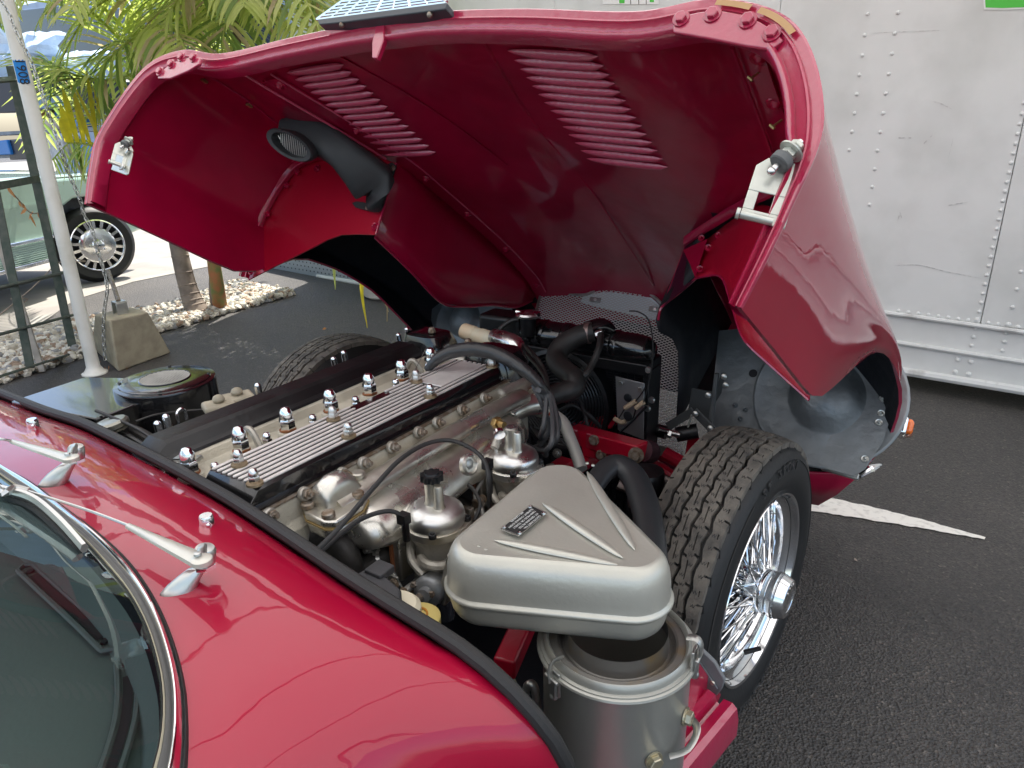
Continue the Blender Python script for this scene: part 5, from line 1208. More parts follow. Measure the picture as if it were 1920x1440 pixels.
# --- carburettors
def carb(cx,cy,cap):
    T=lambda x,y,z: V((cx+x,cy+y,z)); n_before=set(bpy.data.objects)
    mb=MB(); mb.lathe([(.0385,.668),(.0398,.672),(.0396,.680),(.0372,.6868),(.031,.6912),(.022,.694),(0,.695)],(cx,cy,0),UP,36); cb=part('carburettor',mb,mat('carb_dome_alloy',(.72,.72,.70),.26,metal=1,bump=.25,bscale=110,rvar=.15),car,ang=60)
    mb=MB()
    pp=[]
    for k in range(24):
        a=2*math.pi*k/24; r=.041+.007*max(0,math.cos(2*(a-.6)))**2; pp.append(T(math.cos(a)*r,math.sin(a)*r,.668))
    mb.prism(pp,-UP*.012); part('dashpot_flange',mb,ALUP,cb,bevel=.0015)
    for a in (.6,.6+math.pi,-1.0,-1.0+math.pi):
        mb=MB(); r=.042; mb.lathe([(.0052,0),(.0052,.005),(.0046,.006),(.003,.006),(.002,.003),(0,.003)],T(math.cos(a)*r,math.sin(a)*r,.668),UP,12); part('flange_screw',mb,BLKS,cb)
    mb=MB(); mb.lathe([(.0130,.693),(.0110,.697),(.0105,.702),(.0105,.728),(.009,.729)],(cx-.004,cy+.002,0),UP,20); mb.lathe([(.0085,.693),(.0066,.698),(.0062,.724),(.005,.726),(0,.726)],(cx+.011,cy-.004,0),UP,14); part('damper_tower',mb,ALUP,cb,ang=50)
    if cap:
        mb=MB(); pp=[]
        for k in range(40):
            a=2*math.pi*k/40; r=.0145+.0012*(1 if (k//2)%2 else -1); pp.append(V((cx-.004+math.cos(a)*r,cy+.002+math.sin(a)*r,.728)))
        mb.prism(pp,UP*.009); mb.lathe([(.010,.737),(.009,.739),(0,.739)],(cx-.004,cy+.002,0),UP,16); part('damper_cap',mb,BLKS,cb)
    else:
        mb=MB(); mb.lathe([(.0085,.728),(.0085,.730),(0,.730)],(cx-.004,cy+.002,0),UP,16); part('damper_top',mb,CHRD,cb)
    mb=MB(); mb.lathe([(.038,.656),(.036,.650),(.030,.640),(.030,.60),(.034,.592),(.034,.566),(.028,.556),(.012,.55),(.010,.535)],(cx,cy,0),UP,28); part('carb_body',mb,ALU,cb,ang=50)
    mb=MB(); mb.box(T(.045,.0,.615),(.014,.085,.085),V((.96,0,-.26)).normalized(),V((0,1,0)),V((.26,0,.96)).normalized()); part('intake_flange',mb,ALUP,cb,bevel=.004)
    for dy,dz_ in ((-.032,.03),(.032,.03),(-.032,-.03)):
        mb=MB(); ax=V((.96,0,-.26)); p=T(.053,dy,.613+dz_); mb.hexnut(p,ax,.008,.006); mb.cyl(p,p+ax*.014,.0038,n=8); part('flange_nut',mb,RUST,cb)
    mb=MB(); mb.cyl(T(.045,0,.615),T(.085,0,.60),.028,.030,20); part('intake_trunk',mb,ALU,cb)
    mb=MB(); mb.box(T(-.042,.0,.615),(.012,.075,.07)); part('mounting_flange',mb,ALUP,cb,bevel=.003)
    mb=MB(); mb.box(T(-.050,.0,.615),(.004,.08,.075)); part('carb_gasket',mb,mat('rusty_gasket',(.28,.10,.04),.8),cb)
    # spindle, levers, springs and the grey choke housing towards the camera
    mb=MB(); mb.cyl(T(.0,-.07,.60),T(.0,.06,.60),.005,n=10); part('throttle_spindle',mb,CHRD,cb)
    GZ=mat('grey_cast_housing',(.30,.31,.32),.45,metal=.6,bump=.4,bscale=120)
    mb=MB(); mb.lathe([(.020,0),(.021,.004),(.021,.018),(.018,.022),(.010,.024),(.009,.032)],T(.020,-.036,.596),V((.25,-1,.15)),20); part('choke_housing',mb,GZ,cb,ang=40)
    for a in (.4,2.5,4.5):
        mb=MB(); mb.hexnut(T(.020+.017*math.cos(a),-.058,.596+.017*math.sin(a)),V((.25,-1,.15)),.0045,.005); part('housing_bolt',mb,RUST,cb)
    mb=MB(); mb.box(T(-.020,-.060,.594),(.010,.003,.055),V((.8,0,.6)),V((0,1,0)),V((-.6,0,.8))); mb.box(T(-.035,-.063,.606),(.036,.003,.009)); mb.box(T(-.01,-.066,.572),(.010,.003,.035),V((.9,0,-.4)),V((0,1,0)),V((.4,0,.9))); part('throttle_lever',mb,ZINC,cb,bevel=.001)
    mb=MB(); mb.hexnut(T(-.022,-.064,.60),V((0,-1,0)),.008,.006); mb.hexnut(T(.0,-.070,.60),V((0,-1,0)),.007,.006); mb.cyl(T(.022,-.062,.596),T(.024,-.078,.600),.006,n=10); part('lever_nut',mb,RUST,cb)
    mb=MB(); sp=[T(-.045+.007*math.cos(k*.9),-.045-.0012*k,.595+.007*math.sin(k*.9)) for k in range(34)]; mb.tube(sp,.0011,5,1); part('return_spring',mb,CHRD,cb)
    mb=MB(); mb.tube([T(.0,-.035,.63),T(.02,-.045,.632),T(.035,-.03,.628),T(.038,.0,.63)],.0065,8,4); mb.tube([T(-.03,-.02,.636),T(-.01,-.042,.628),T(.012,-.045,.615)],.006,8,4); part('casting_boss',mb,ALU,cb)
    mb=MB(); mb.tube([T(.032,.030,.645),T(.05,.034,.64),T(.062,.04,.635)],[.010,.011,.009],10,3); part('vacuum_stub',mb,RUBH,cb)
    for k,(x,z) in enumerate(((-.004,.575),(.018,.568),(.03,.58),(-.02,.57))):
        mb=MB(); mb.hexnut(T(x,-.034,z),V((.1,-1,.1)),.006,.008); part('jet_screw',mb,RUST if k%2 else ALU,cb)
    mb=MB(); mb.tube([T(-.012,-.066,.574),T(-.02,-.066,.55),T(-.022,-.06,.50)],.0012,5,4); part('linkage_rod',mb,CHRD,cb)
    # curved lettering cast round the dome
    for k,chh in enumerate('REMOVE CAP TO FILL'):
        if chh==' ': continue
        a=-2.2-k*.135; r=.0265; p=V((cx+math.cos(a)*r,cy+math.sin(a)*r,.6948)); zz=V((math.cos(a)*.35,math.sin(a)*.35,1)).normalized(); xx=V((math.sin(a),-math.cos(a),0)); text('cast_letter',chh,.0062,CHR,at_frame(p,xx,zz.cross(xx),zz),cb,.0004)
    KS=1.17; pv=V((cx,cy,.675)); S_=Matrix.Translation(pv)@Matrix.Scale(KS,4)@Matrix.Translation(-pv)
    for o in set(bpy.data.objects)-n_before:
        if o.data and o.type=='MESH':
            o.data.transform(S_ if o.matrix_basis==Matrix.Identity(4) else Matrix.Scale(KS,4))
            if o.matrix_basis!=Matrix.Identity(4): o.matrix_basis=Matrix.Translation(pv+(o.matrix_basis.translation-pv)*KS)@o.matrix_basis.to_3x3().to_4x4()
    return cb
carb(-.640,.742,True); carb(-.643,.970,False)
# linkage between the carburettors
mb=MB(); mb.cyl(V((-.672,.80,.60)),V((-.672,.92,.60)),.0045,n=8); part('linkage_shaft',mb,CHRD,car)
for y in (.83,.87,.90): mb=MB(); mb.box((-.675,y,.605),(.02,.012,.026)); part('shaft_clamp',mb,RUST,car,bevel=.002)
# throttle and choke cables
mb=MB(); mb.tube([PZ(590,1036,.735),PZ(640,985,.75),PZ(700,915,.765),PZ(750,862,.775),PZ(800,832,.775),PZ(845,826,.77),PZ(885,842,.76),PZ(910,868,.745),PZ(917,905,.72),PZ(918,950,.67)],.0036,8,8); part('control_cable',mb,RUB,car)
mb=MB(); mb.tube([PZ(597,1038,.72),PZ(640,1000,.72),PZ(680,972,.72),PZ(720,959,.72),PZ(745,962,.715),PZ(756,978,.70),PZ(762,1012,.665)],.0036,8,8); part('control_cable',mb,RUB,car)
mb=MB(); mb.box(PZ(757,972,.705),(.016,.014,.016)); mb.cyl(PZ(759,980,.70),PZ(763,1012,.665),.0058,n=8); part('cable_end',mb,BLKS,car)
mb=MB(); mb.box(PZ(914,870,.735),(.014,.014,.016)); mb.cyl(PZ(917,880,.73),PZ(918,925,.69),.0058,n=8); part('cable_end',mb,BLKS,car)
# --- silver air box
cA,cB,cC=V((-.478,.845,0)),V((-.470,.640,0)),V((-.300,.712,0))
def ring(r,z,n=10):
    tri=[cA,cB,cC]; out=[]
    ctr=(cA+cB+cC)/3
    order=[cA,cB,cC]
    for i in range(3):
        p=order[i]; pv=order[i-1]; nx=order[(i+1)%3]
        d1=(p-pv).normalized(); d2=(nx-p).normalized()
        n1=V((d1.y,-d1.x,0)); n2=V((d2.y,-d2.x,0))
        if n1.dot(p-ctr)<0: n1=-n1
        if n2.dot(p-ctr)<0: n2=-n2
        for k in range(n+1):
            t=k/n; v=n1.slerp(n2,t) if n1.angle(n2)>.01 else n1
            out.append(V((p.x+v.x*r,p.y+v.y*r,z)))
    return out
RR=.052
rings=[(.03,.742),(RR*.62,.7455),(RR*.78,.742),(RR*.92,.732),(RR*1.0,.716),(RR*1.02,.696),(RR*1.02,.686),(RR*1.10,.684),(RR*1.12,.681),(RR*1.10,.678),(RR*1.0,.676),(RR*.98,.660),(RR*.90,.646),(RR*.7,.636),(.002,.634)]
rs=[ring(r,z) for r,z in rings]
n_=len(rs[0]); mb=MB(); mb.grid(rs,closed=True,cap=True); ab=part('air_box',mb,SILV,car,ang=50)
md=ab.modifiers.new('sub','SUBSURF'); md.levels=1; md.render_levels=1
# inner flat top is slightly domed: pressed ribs
for (a0,b0),wd in ((((1101,884),(1191,1031)),.0075),(((1017,942),(1169,1046)),.0075),(((927,1012),(1158,1058)),.0075)):
    a,b=PZ(*a0,.7455),PZ(*b0,.7455); d=(b-a).normalized(); s=V((-d.y,d.x,0)); rws=[]
    for i in range(17):
        t=i/16; e=max(0,math.sin(math.pi*min(max(t,.001),.999)))**.4; r=[]
        for k in range(7):
            q=math.pi*k/6; r.append(a.lerp(b,t)+s*(math.cos(q)*wd*e)+UP*(math.sin(q)*.0045*e-.0005))
        rws.append(r)
    mb=MB(); mb.grid(rws); part('pressed_rib',mb,SILV,ab,ang=60)
mb=MB(); sq=[]
for t in range(21):
    p=cA.lerp(cB,t/20); dd=(cB-cA).normalized(); nn_=V((dd.y,-dd.x,0)); 
    if nn_.dot(p-(cA+cB+cC)/3)<0: nn_=-nn_
    sq.append(V((p.x,p.y,.7325))+nn_*RR*.905)
mb.tube(sq,.0016,5,1); part('seam_line',mb,RUST,ab)
npq=[PZ(u,v,.7475) for u,v in ((995.6,948),(1026,962),(972.5,1006),(938,993))]
mb=MB(); mb.prism(npq,UP*.001); part('plate_border',mb,ZINC,ab)
cpl=sum(npq,V())/4
mb=MB(); mb.prism([cpl+(p-cpl)*.93+UP*.0012 for p in npq],UP*.0004); part('name_plate',mb,BLKD,ab)
px_=(npq[3]-npq[0]).normalized(); 
# lettering runs along the long side
tx=(npq[0]-npq[3]).normalized(); ty=(npq[0]-npq[1]).normalized(); ty=(ty-tx*ty.dot(tx)).normalized()
Wt=mat('plate_print',(.65,.65,.62),.6)
for k,s_ in enumerate(('AIR CLEANER','ELEMENT CHANGE EVERY','12000 MILES OR YEARLY','FIT GENUINE FILTER','QUOTE PART No.')):
    p=cpl+ty*(.0125-.0062*k)+UP*.0021; text('plate_text',s_,.0050,Wt,at_frame(p,-tx,-ty,UP),ab,.0001)
for p in npq: q=cpl+(p-cpl)*.84; mb=MB(); mb.lathe([(.0032,0),(.0026,.0018),(.0010,.0018),(0,.001)],q+UP*.001,UP,12); part('plate_rivet',mb,CHRD,ab)
for u,v in ((898,1025),(911,1031),(1101,869),(1112,873)): mb=MB(); mb.lathe([(.0030,0),(.0022,.0016),(0,.002)],PZ(u,v,.742),UP,10); part('rivet',mb,SILV,ab)
# --- silver filter canister
cc=V((-.306,.694,0)); CRr=.099
GRD=mat('dark_stained_steel',(.21,.20,.185),.42,metal=.7,col2=(.26,.19,.10),vscale=22,fac=(.5,.75),bump=.2,bscale=60)
mb=MB(); mb.lathe([(.0,.18),(CRr*.96,.18),(CRr*.965,.60),(CRr,.606),(CRr*1.015,.612),(CRr*1.0,.618),(CRr*.96,.619),(CRr*.955,.626),(CRr*.92,.630),(CRr*.89,.627),(CRr*.885,.622)],cc,UP,64,caps=False); cn=part('filter_canister',mb,SILVC,car,ang=40)
mb=MB(); mb.lathe([(CRr*.885,.622),(CRr*.86,.6225),(CRr*.79,.6235),(CRr*.76,.622),(CRr*.74,.617),(CRr*.71,.614),(CRr*.68,.617),(CRr*.66,.626),(CRr*.65,.64)],cc,UP,64,caps=False); part('canister_lid',mb,GRD,cn,ang=30)
mb=MB(); q=[cc+V((math.cos(2*math.pi*k/64)*CRr*1.01,math.sin(2*math.pi*k/64)*CRr*1.01,.613)) for k in range(65)]; mb.tube(q,.0035,8,1,caps=False); part('rim_bead',mb,SILVC,cn)
def on_can(u,v,r=CRr*.97):
    d=ray(u,v); ox,oy=CAM.x-cc.x,CAM.y-cc.y; a=d.x**2+d.y**2; b=d.x*ox+d.y*oy; c=ox*ox+oy*oy-r*r; D=max(0,b*b-a*c); return CAM+d*((-b-math.sqrt(D))/a)
def clip_at(u,v):
    p=on_can(u,v); nr=V((p.x-cc.x,p.y-cc.y,0)).normalized(); tn=UP.cross(nr)
    mb=MB(); mb.box(p+nr*.004-UP*.012,(.018,.004,.036),tn,nr,UP); mb.box(p+nr*.008-UP*.020,(.012,.004,.022),tn,nr,UP); mb.cyl(p+nr*.010+tn*.012-UP*.004,p+nr*.010-tn*.012-UP*.004,.003,n=8); cl=part('toggle_clip',mb,ZINC,cn,bevel=.001)
    mb=MB(); mb.tube([p+nr*.010-UP*.006,p+nr*.012+UP*.012,p+nr*.006+UP*.022,p-nr*.006+UP*.020],.006,8,4,flat=(1,.3)); part('clip_hook',mb,ZINC,cl)
    mb=MB(); mb.sphere(p+nr*.006-UP*.032,.006,6); part('clip_end',mb,ZINC,cl)
clip_at(1046,1262); clip_at(1296,1222)
for u,v in ((1284,1343),(1225,1424)):
    p=on_can(u,v); nr=V((p.x-cc.x,p.y-cc.y,0)).normalized(); mb=MB(); mb.lathe([(.012,0),(.012,.0025)],p,nr,16); mb.hexnut(p+nr*.002,nr,.0095,.008); part('can_bolt',mb,mat('gold_passivated_bolt',(.55,.50,.36),.35,metal=.8),cn)
mb=MB(); q=[on_can(1255,1418,CRr*1.02),on_can(1275,1398,CRr*1.05)+V((.01,0,0)),on_can(1290,1360,CRr*1.02)+V((.012,0,0)),on_can(1293,1345,CRr)]; mb.tube(q,.0050,8,5,flat=(1,.4)); part('can_strap',mb,ZINC,cn)
# --- black rubber trunk behind the air box
mb=MB(); mb.tube([PZ(1105,925,.62),PZ(1132,885,.635),PZ(1158,872,.64),PZ(1186,892,.63),PZ(1206,938,.615),PZ(1218,992,.60),PZ(1224,1055,.585)],[.018,.022,.024,.026,.027,.026,.025],18,7,flat=(1,.8)); part('rubber_trunk',mb,mat('black_trunk_rubber',(.028,.03,.033),.42,bump=.2,bscale=60),car)
# --- ribbed spring cylinder and wishbones
mb=MB(); c=PY(1213,885,1.22); mb.lathe([(.036,0),(.034,.008),(.012,.012)],c-UP*.004,UP,24); mb.lathe([(.036,0),(.039,-.09),(.039,-.25)],c-UP*.004,UP,24); part('spring_turret',mb,BLKS,car)
GW=mat('greasy_steel',(.30,.27,.25),.35,metal=.8,bump=.5,bscale=90,col2=(.12,.07,.06),vscale=25,rvar=.3)
mb=MB(); mb.tube([PY(1160,905,1.20),PY(1225,935,1.22),PY(1290,965,1.25)],[.018,.016,.02],12,3,flat=(1,.7)); mb.tube([PY(1180,940,1.12),PY(1225,945,1.15),PY(1275,960,1.2)],[.012,.014,.012],10,3); part('wishbone',mb,GW,car)
mb=MB(); mb.tube([PY(1228,890,1.42),PY(1285,915,1.40),PY(1330,940,1.36)],.010,10,2); part('tie_rod',mb,GW,car)
# --- red subframe
def beam(nm,a,b,w_,h_,m=REDF,up=UP):
    d=(b-a).normalized(); s=d.cross(up).normalized(); u2=s.cross(d); mb=MB(); mb.box((a+b)/2,(w_,(b-a).length,h_),s,d,u2); return part(nm,mb,m,car,bevel=.004)
def pbeam(nm,u0,v0,y0,u1,v1,y1,w_,h_): return beam(nm,PY(u0,v0,y0),PY(u1,v1,y1),w_,h_)
sf=pbeam('frame_crossmember',1075,812,1.45,1206,848,1.38,.042,.042)
pbeam('frame_crossmember',1060,800,1.62,1150,790,1.60,.04,.03)
mb=MB(); mb.prism([PY(u,v,1.41) for u,v in ((1082,806),(1140,822),(1130,862),(1095,855))],V((0,.01,0))); part('frame_gusset',mb,REDF,car)
for u,v in ((1114,825),(1127,853)):
    mb=MB(); p=PY(u,v,1.395); mb.lathe([(.013,0),(.013,.003)],p,V((.2,-1,.2)),14); mb.hexnut(p,V((.2,-1,.2)),.010,.012); part('frame_bolt',mb,RUST,car)
mb=MB(); p=PY(1193,853,1.355); mb.lathe([(.018,0),(.018,.004)],p,V((.2,-1,.2)),16); mb.hexnut(p,V((.2,-1,.2)),.012,.014); part('frame_bolt',mb,RUST,car)
mb=MB(); mb.cyl(PY(1205,845,1.39),PY(1220,848,1.42),.026,n=20); part('frame_bush',mb,mat('dark_red_bush',(.06,.02,.03),.5,bump=.3,bscale=40),car)
mb=MB(); mb.tube([PY(1222,868,1.44),PY(1280,905,1.48),PY(1335,945,1.52)],.014,10,2); part('frame_tube',mb,REDF,car)
mb=MB(); mb.tube([PY(1245,850,1.7),PY(1300,880,1.7),PY(1345,900,1.7)],.02,10,2); part('frame_tube',mb,REDF,car)
mb=MB(); mb.prism([PY(u,v,1.72) for u,v in ((1290,818),(1350,835),(1345,905),(1280,880))],V((0,.01,0))); part('frame_plate',mb,REDF,car)
beam('frame_rail',PZ(865,1010,.50),PZ(1065,872,.50),.040,.040)
beam('frame_rail',PZ(1040,905,.47),PZ(1150,830,.45),.03,.03)
beam('frame_rail',PZ(640,1190,.38),PZ(930,995,.38),.05,.03)
beam('frame_rail',PZ(945,1255,.50),PZ(985,1165,.50),.034,.034)
beam('frame_rail',PZ(985,1165,.50),PZ(1060,1010,.50),.034,.034)
beam('frame_rail',PZ(1030,1372,.45),PZ(1110,1450,.42),.045,.03)
# --- sill and mud flap at the lower right
sa,sb=PZ(1352,1312,.42),PZ(1232,1452,.42)
d=(sa-sb).normalized(); s=V((d.y,-d.x,0)); sb2=sb-d*.35
mb=MB()
pr_=[(-.030,-.035),(-.030,.0),(-.022,.006),(-.010,.004),(-.006,-.008),(.0,-.010),(.004,.004),(.018,.006),(.026,.0),(.030,-.02),(.030,-.05)]
mb.grid([[p+s*x+UP*z for x,z in pr_] for p in (sa,sa-d*.05,sb,sb2)],cap=True); part('sill_rail',mb,REDE,car,ang=30)
ip=[PX(u,v,-.245) for u,v in ((1283,1225),(1300,1235),(1345,1300),(1338,1318),(1230,1440),(1220,1600),(1180,1600),(1215,1400))]
mb=MB(); mb.prism(ip,V((.006,0,0))); part('sill_inner_panel',mb,REDI,car)
FLP=mat('grey_flap_rubber',(.22,.23,.24),.5,bump=.5,bscale=30,bdist=.003,var=.3,vscale=12)
mb=MB(); mb.prism([PY(u,v,.90) for u,v in ((1296,1218),(1312,1216),(1340,1243),(1359,1276),(1354,1292),(1343,1306),(1322,1286),(1298,1252))],V((0,.008,0))); fp=part('mud_flap',mb,FLP,car,bevel=.002)
mb=MB(); mb.prism([PY(u,v,.895) for u,v in ((1298,1236),(1310,1240),(1345,1292),(1339,1304),(1320,1285),(1298,1254))],V((0,.003,0))); part('flap_strip',mb,GREYP,fp)
mb=MB(); mb.lathe([(.0042,0),(.003,.002),(0,.002)],PY(1336,1281,.894),V((0,-1,.1)),12); part('flap_rivet',mb,ALUP,fp)
# --- brake fluid reservoir near the seal
DG=mat('dark_grey_sensor_cap',(.05,.05,.055),.6,bump=.5,bscale=70,var=.2,vscale=15); CRM=mat('cream_plastic',(.72,.66,.50),.5,bump=.15,bscale=40); YEL=mat('yellowed_plastic',(.72,.58,.20),.45)
c=PZ(738,1132,.655)
mb=MB(); mb.lathe([(.030,-.10),(.034,-.06),(.036,-.022),(.036,-.006),(.030,.0),(0,.0)],c,UP,30); rsv=part('fluid_reservoir',mb,CRM,car)
mb=MB(); mb.prism([PZ(u,v,.672) for u,v in ((648,1086),(684,1066),(722,1078),(752,1104),(752,1122),(738,1132),(715,1128),(690,1112))],-UP*.035); part('sensor_cap',mb,DG,rsv,bevel=.004)
mb=MB(); mb.box(PZ(712,1070,.672),(.030,.030,.012)); part('sensor_plug',mb,DG,rsv,bevel=.002)
mb=MB(); c2=PZ(782,1157,.625); mb.lathe([(.030,-.03),(.032,-.008),(.032,.0),(.026,.003),(0,.004)],c2,UP,28); part('reservoir_cap',mb,YEL,rsv)
mb=MB(); q=[c2+V((math.cos(k*.3)*.014,math.sin(k*.3)*.014,.005)) for k in range(22)]; mb.tube(q,.0015,5,1); part('cap_ring',mb,mat('orange_mark',(.6,.25,.04),.5),rsv)
# --- hoses below the carburettors
def hose(nm,pts,r,m=RUBH): mb=MB(); mb.tube([PZ(*p) for p in pts],r,12,6); return part(nm,mb,m,car)
def band_(u,v,z,ax,r,l=.010): mb=MB(); mb.lathe([(r,-l/2),(r,l/2)],PZ(u,v,z),ax,18); mb.box(PZ(u,v,z)+UP*r,(.010,.010,.008)); part('hose_clamp',mb,ZINC,car)
h1=hose('coolant_hose',[(585,1000,.67),(610,1005,.665),(640,1025,.65),(655,1060,.62),(655,1110,.57)],.021); band_(597,1000,.668,V((1,-.2,-.1)),.0225)
hose('coolant_hose',[(655,1085,.60),(690,1058,.60),(725,1040,.60),(760,1028,.58)],.016); band_(706,1050,.60,V((.7,.7,0)),.0175); 
hose('fuel_hose',[(770,1160,.52),(800,1132,.52),(835,1108,.52),(860,1088,.53)],.014); hose('fuel_hose',[(790,1185,.48),(820,1150,.48),(850,1130,.48)],.012)
hose('drain_pipe',[(985,1300,.50),(990,1285,.52),(1000,1285,.52),(1006,1310,.50),(1008,1350,.46)],.006,ZINC)
mb=MB(); c=PZ(832,1108,.54); mb.lathe([(.016,-.05),(.018,-.01),(.020,0),(.018,.01),(.008,.014),(.006,.03)],c,UP,18); part('fuel_filter_bowl',mb,mat('dark_glass_bowl',(.05,.05,.06),.15,coat=1),car)
mb=MB(); mb.hexnut(PZ(827,1092,.565),UP,.007,.012); part('brass_union',mb,MATS['brass'],car)
hose('brake_pipe',[(700,1060,.45),(760,1100,.42),(830,1200,.36),(900,1260,.33)],.004,GW); hose('brake_pipe',[(900,1130,.4),(940,1150,.4),(960,1200,.38),(950,1260,.36)],.004,GW)
mb=MB(); mb.tube([PZ(957,1270,.42),PZ(985,1330,.42),PZ(1010,1400,.40),PZ(1040,1460,.38)],.006,8,5); part('braided_hose',mb,mat('braided_cover',(.35,.30,.2),.6,bump=1,bscale=300),car)
# --- plug leads and loom
SLV=mat('black_loom_sleeve',(.03,.03,.032),.3,bump=1,bscale=28,bdist=.006)
mb=MB(); L=[PZ(800,694,.775),PZ(822,672,.80),PZ(850,659,.815),PZ(890,655,.82),PZ(935,665,.815),PZ(975,688,.80),PZ(1008,716,.775),PZ(1022,735,.755)]; mb.tube(L,[.007,.012,.0145,.015,.0145,.013,.011,.009],12,8); part('loom_sleeve',mb,SLV,car)
random.seed(9)
for k,(dx,m1,e) in enumerate((((-14),(1035,775),(985,842)),((-6),(1047,770),(1005,848)),((2),(1048,790),(1010,830)),((8),(1040,810),(980,830)),((-2),(1020,790),(998,800)),((5),(1030,820),(1008,836)))):
    pts=[PZ(1008+dx*.6,722+k*2,.765),PZ(1026+dx*1.1,745,.745),PZ(m1[0]-4+k*1.5+dx*.6,m1[1],.71),PZ(m1[0]-6,m1[1]+25,.68),PZ((m1[0]+e[0])/2+4,(m1[1]+e[1])/2+25,.64),PZ(e[0],e[1],.60)]
    mb=MB(); mb.tube(pts,.0050,8,6); part('ignition_lead',mb,mat('grey_lead',(.055,.055,.058),.45,bump=.2,bscale=60),car)
mb=MB(); mb.tube([PZ(985,662,.72),PZ(1010,690,.72),PZ(1026,720,.71),PZ(1024,760,.68)],.005,8,5); part('vacuum_hose',mb,RUBH,car)
# --- breather can and chrome elbow
mb=MB(); a,b=PY(868,620,1.33),PY(905,632,1.33); d=(b-a).normalized(); mb.lathe([(.0,-.0),(.018,.0),(.020,.004),(.020,.035),(.019,.036),(.019,.052),(.0205,.053),(.0205,.082),(.018,.09)],a,d,20); br=part('breather_can',mb,mat('cream_breather',(.72,.55,.36),.5,bump=.2,bscale=50,col2=(.60,.56,.42),vscale=14),car)
mb=MB(); e=[PY(928,632,1.33),PY(950,640,1.31),PY(966,648,1.30),PY(968,668,1.29)]; mb.tube(e,[.020,.022,.022,.019],16,6); part('breather_elbow',mb,CHRD,br)
mb=MB(); mb.tube([PY(975,640,1.3),PY(968,652,1.3),PY(975,668,1.3)],.012,8,3); part('breather_clip',mb,RUST,br)
# --- cream pipe
mb=MB(); mb.tube([PZ(1010,758,.66),PZ(1035,775,.66),PZ(1056,792,.655),PZ(1068,820,.64),PZ(1080,850,.62),PZ(1090,880,.60)],.0125,12,7); part('breather_pipe',mb,mat('grey_pipe_paint',(.42,.42,.39),.45,metal=.3,bump=.2,bscale=40),car)
# --- radiator, fan guard, hoses
yR=1.62
zt=.700; x0=PY(912,600,yR).x; x1=PY(1228,660,yR).x
mb=MB(); mb.lathe([(.0,-.002),(.022,.0),(.036,.010),(.041,.03),(.041,x1-x0-.05),(.037,x1-x0-.02),(.022,x1-x0-.002),(0,x1-x0)],(x0,yR,zt),(1,0,0),28); rad_=part('radiator',mb,BLK,car,label='black radiator',ang=50)
mb=MB(); mb.box(((x0+x1)/2,yR,zt-.035),(x1-x0,.10,.03)); part('tank_flange',mb,BLKS,rad_,bevel=.003)
mb=MB(); mb.box((x0+.07,yR,zt+.005),(.14,.085,.085)); part('tank_box',mb,BLKS,rad_,bevel=.012,segs=3)
for k in (.30,.36,.5,.78): mb=MB(); mb.lathe([(.0415,0),(.0435,.004),(.0435,.016),(.0415,.02)],(x0+(x1-x0)*k,yR,zt),(1,0,0),28); part('tank_band',mb,BLK,rad_)
mb=MB(); mb.box(((x0+x1)/2,yR+.02,.43),(x1-x0-.02,.045,.45)); core=part('radiator_core',mb,BLKM,rad_)
mb=MB()
for k in range(26): x=x0+.012+(x1-x0-.024)*k/25; mb.box((x,yR-.004,.43),(.003,.006,.44))
for k in range(60): mb.box(((x0+x1)/2,yR-.003,.21+.0073*k),(x1-x0-.03,.004,.0016))
part('core_fins',mb,BLKS,core,kind='stuff')
for x in (x0+.004,x1-.004): mb=MB(); mb.box((x,yR,.43),(.016,.08,.46)); part('side_frame',mb,BLKS,rad_,bevel=.002)
c=PY(990,588,yR-.05); mb=MB(); mb.lathe([(.02,-.06),(.022,-.01)],c,UP,20); part('filler_neck',mb,BLKS,rad_)
mb=MB(); mb.lathe([(.033,-.008),(.035,-.002),(.032,.003),(.016,.005),(.013,.008),(0,.008)],c,UP,28); part('filler_cap',mb,CHRD,rad_,ang=40)
for sg in (-1,1): mb=MB(); mb.tube([c+V((sg*.024,0,0)),c+V((sg*.036,-.004,.002))],.006,8,1); part('cap_ear',mb,CHR,rad_)
mb=MB(); mb.tube([c+V((-.03,0,-.02)),c+V((-.05,-.01,-.025)),c+V((-.075,-.03,-.05)),c+V((-.085,-.05,-.10))],.007,8,5); part('overflow_hose',mb,RUBH,rad_)
fc_=PY(1052,752,1.575); 
mb=MB(); Rf=.135
for k in range(14):
    r=.022+k*.0088; q=[fc_+V((math.cos(2*math.pi*j/40)*r,-.010*math.cos(r*8),math.sin(2*math.pi*j/40)*r)) for j in range(41)]; mb.tube(q,.0022,4,1,caps=False)
for k in range(5):
    a=2*math.pi*k/5+.3; mb.tube([fc_+V((math.cos(a)*.02,-.010,math.sin(a)*.02)),fc_+V((math.cos(a)*Rf,-.004,math.sin(a)*Rf))],.003,5,1)
part('fan_guard',mb,mat('fan_black_plastic',(.02,.021,.023),.35),car)
mb=MB(); mb.lathe([(Rf+.012,.03),(Rf+.014,-.012),(Rf+.004,-.016),(Rf,-.01),(Rf,.03)],fc_,(0,1,0),48,caps=False); part('fan_shroud',mb,BLKS,car,ang=40)
mb=MB(); mb.lathe([(.034,.0),(.036,.012),(.03,.02),(0,.02)],fc_+V((0,.03,0)),(0,-1,0),24)
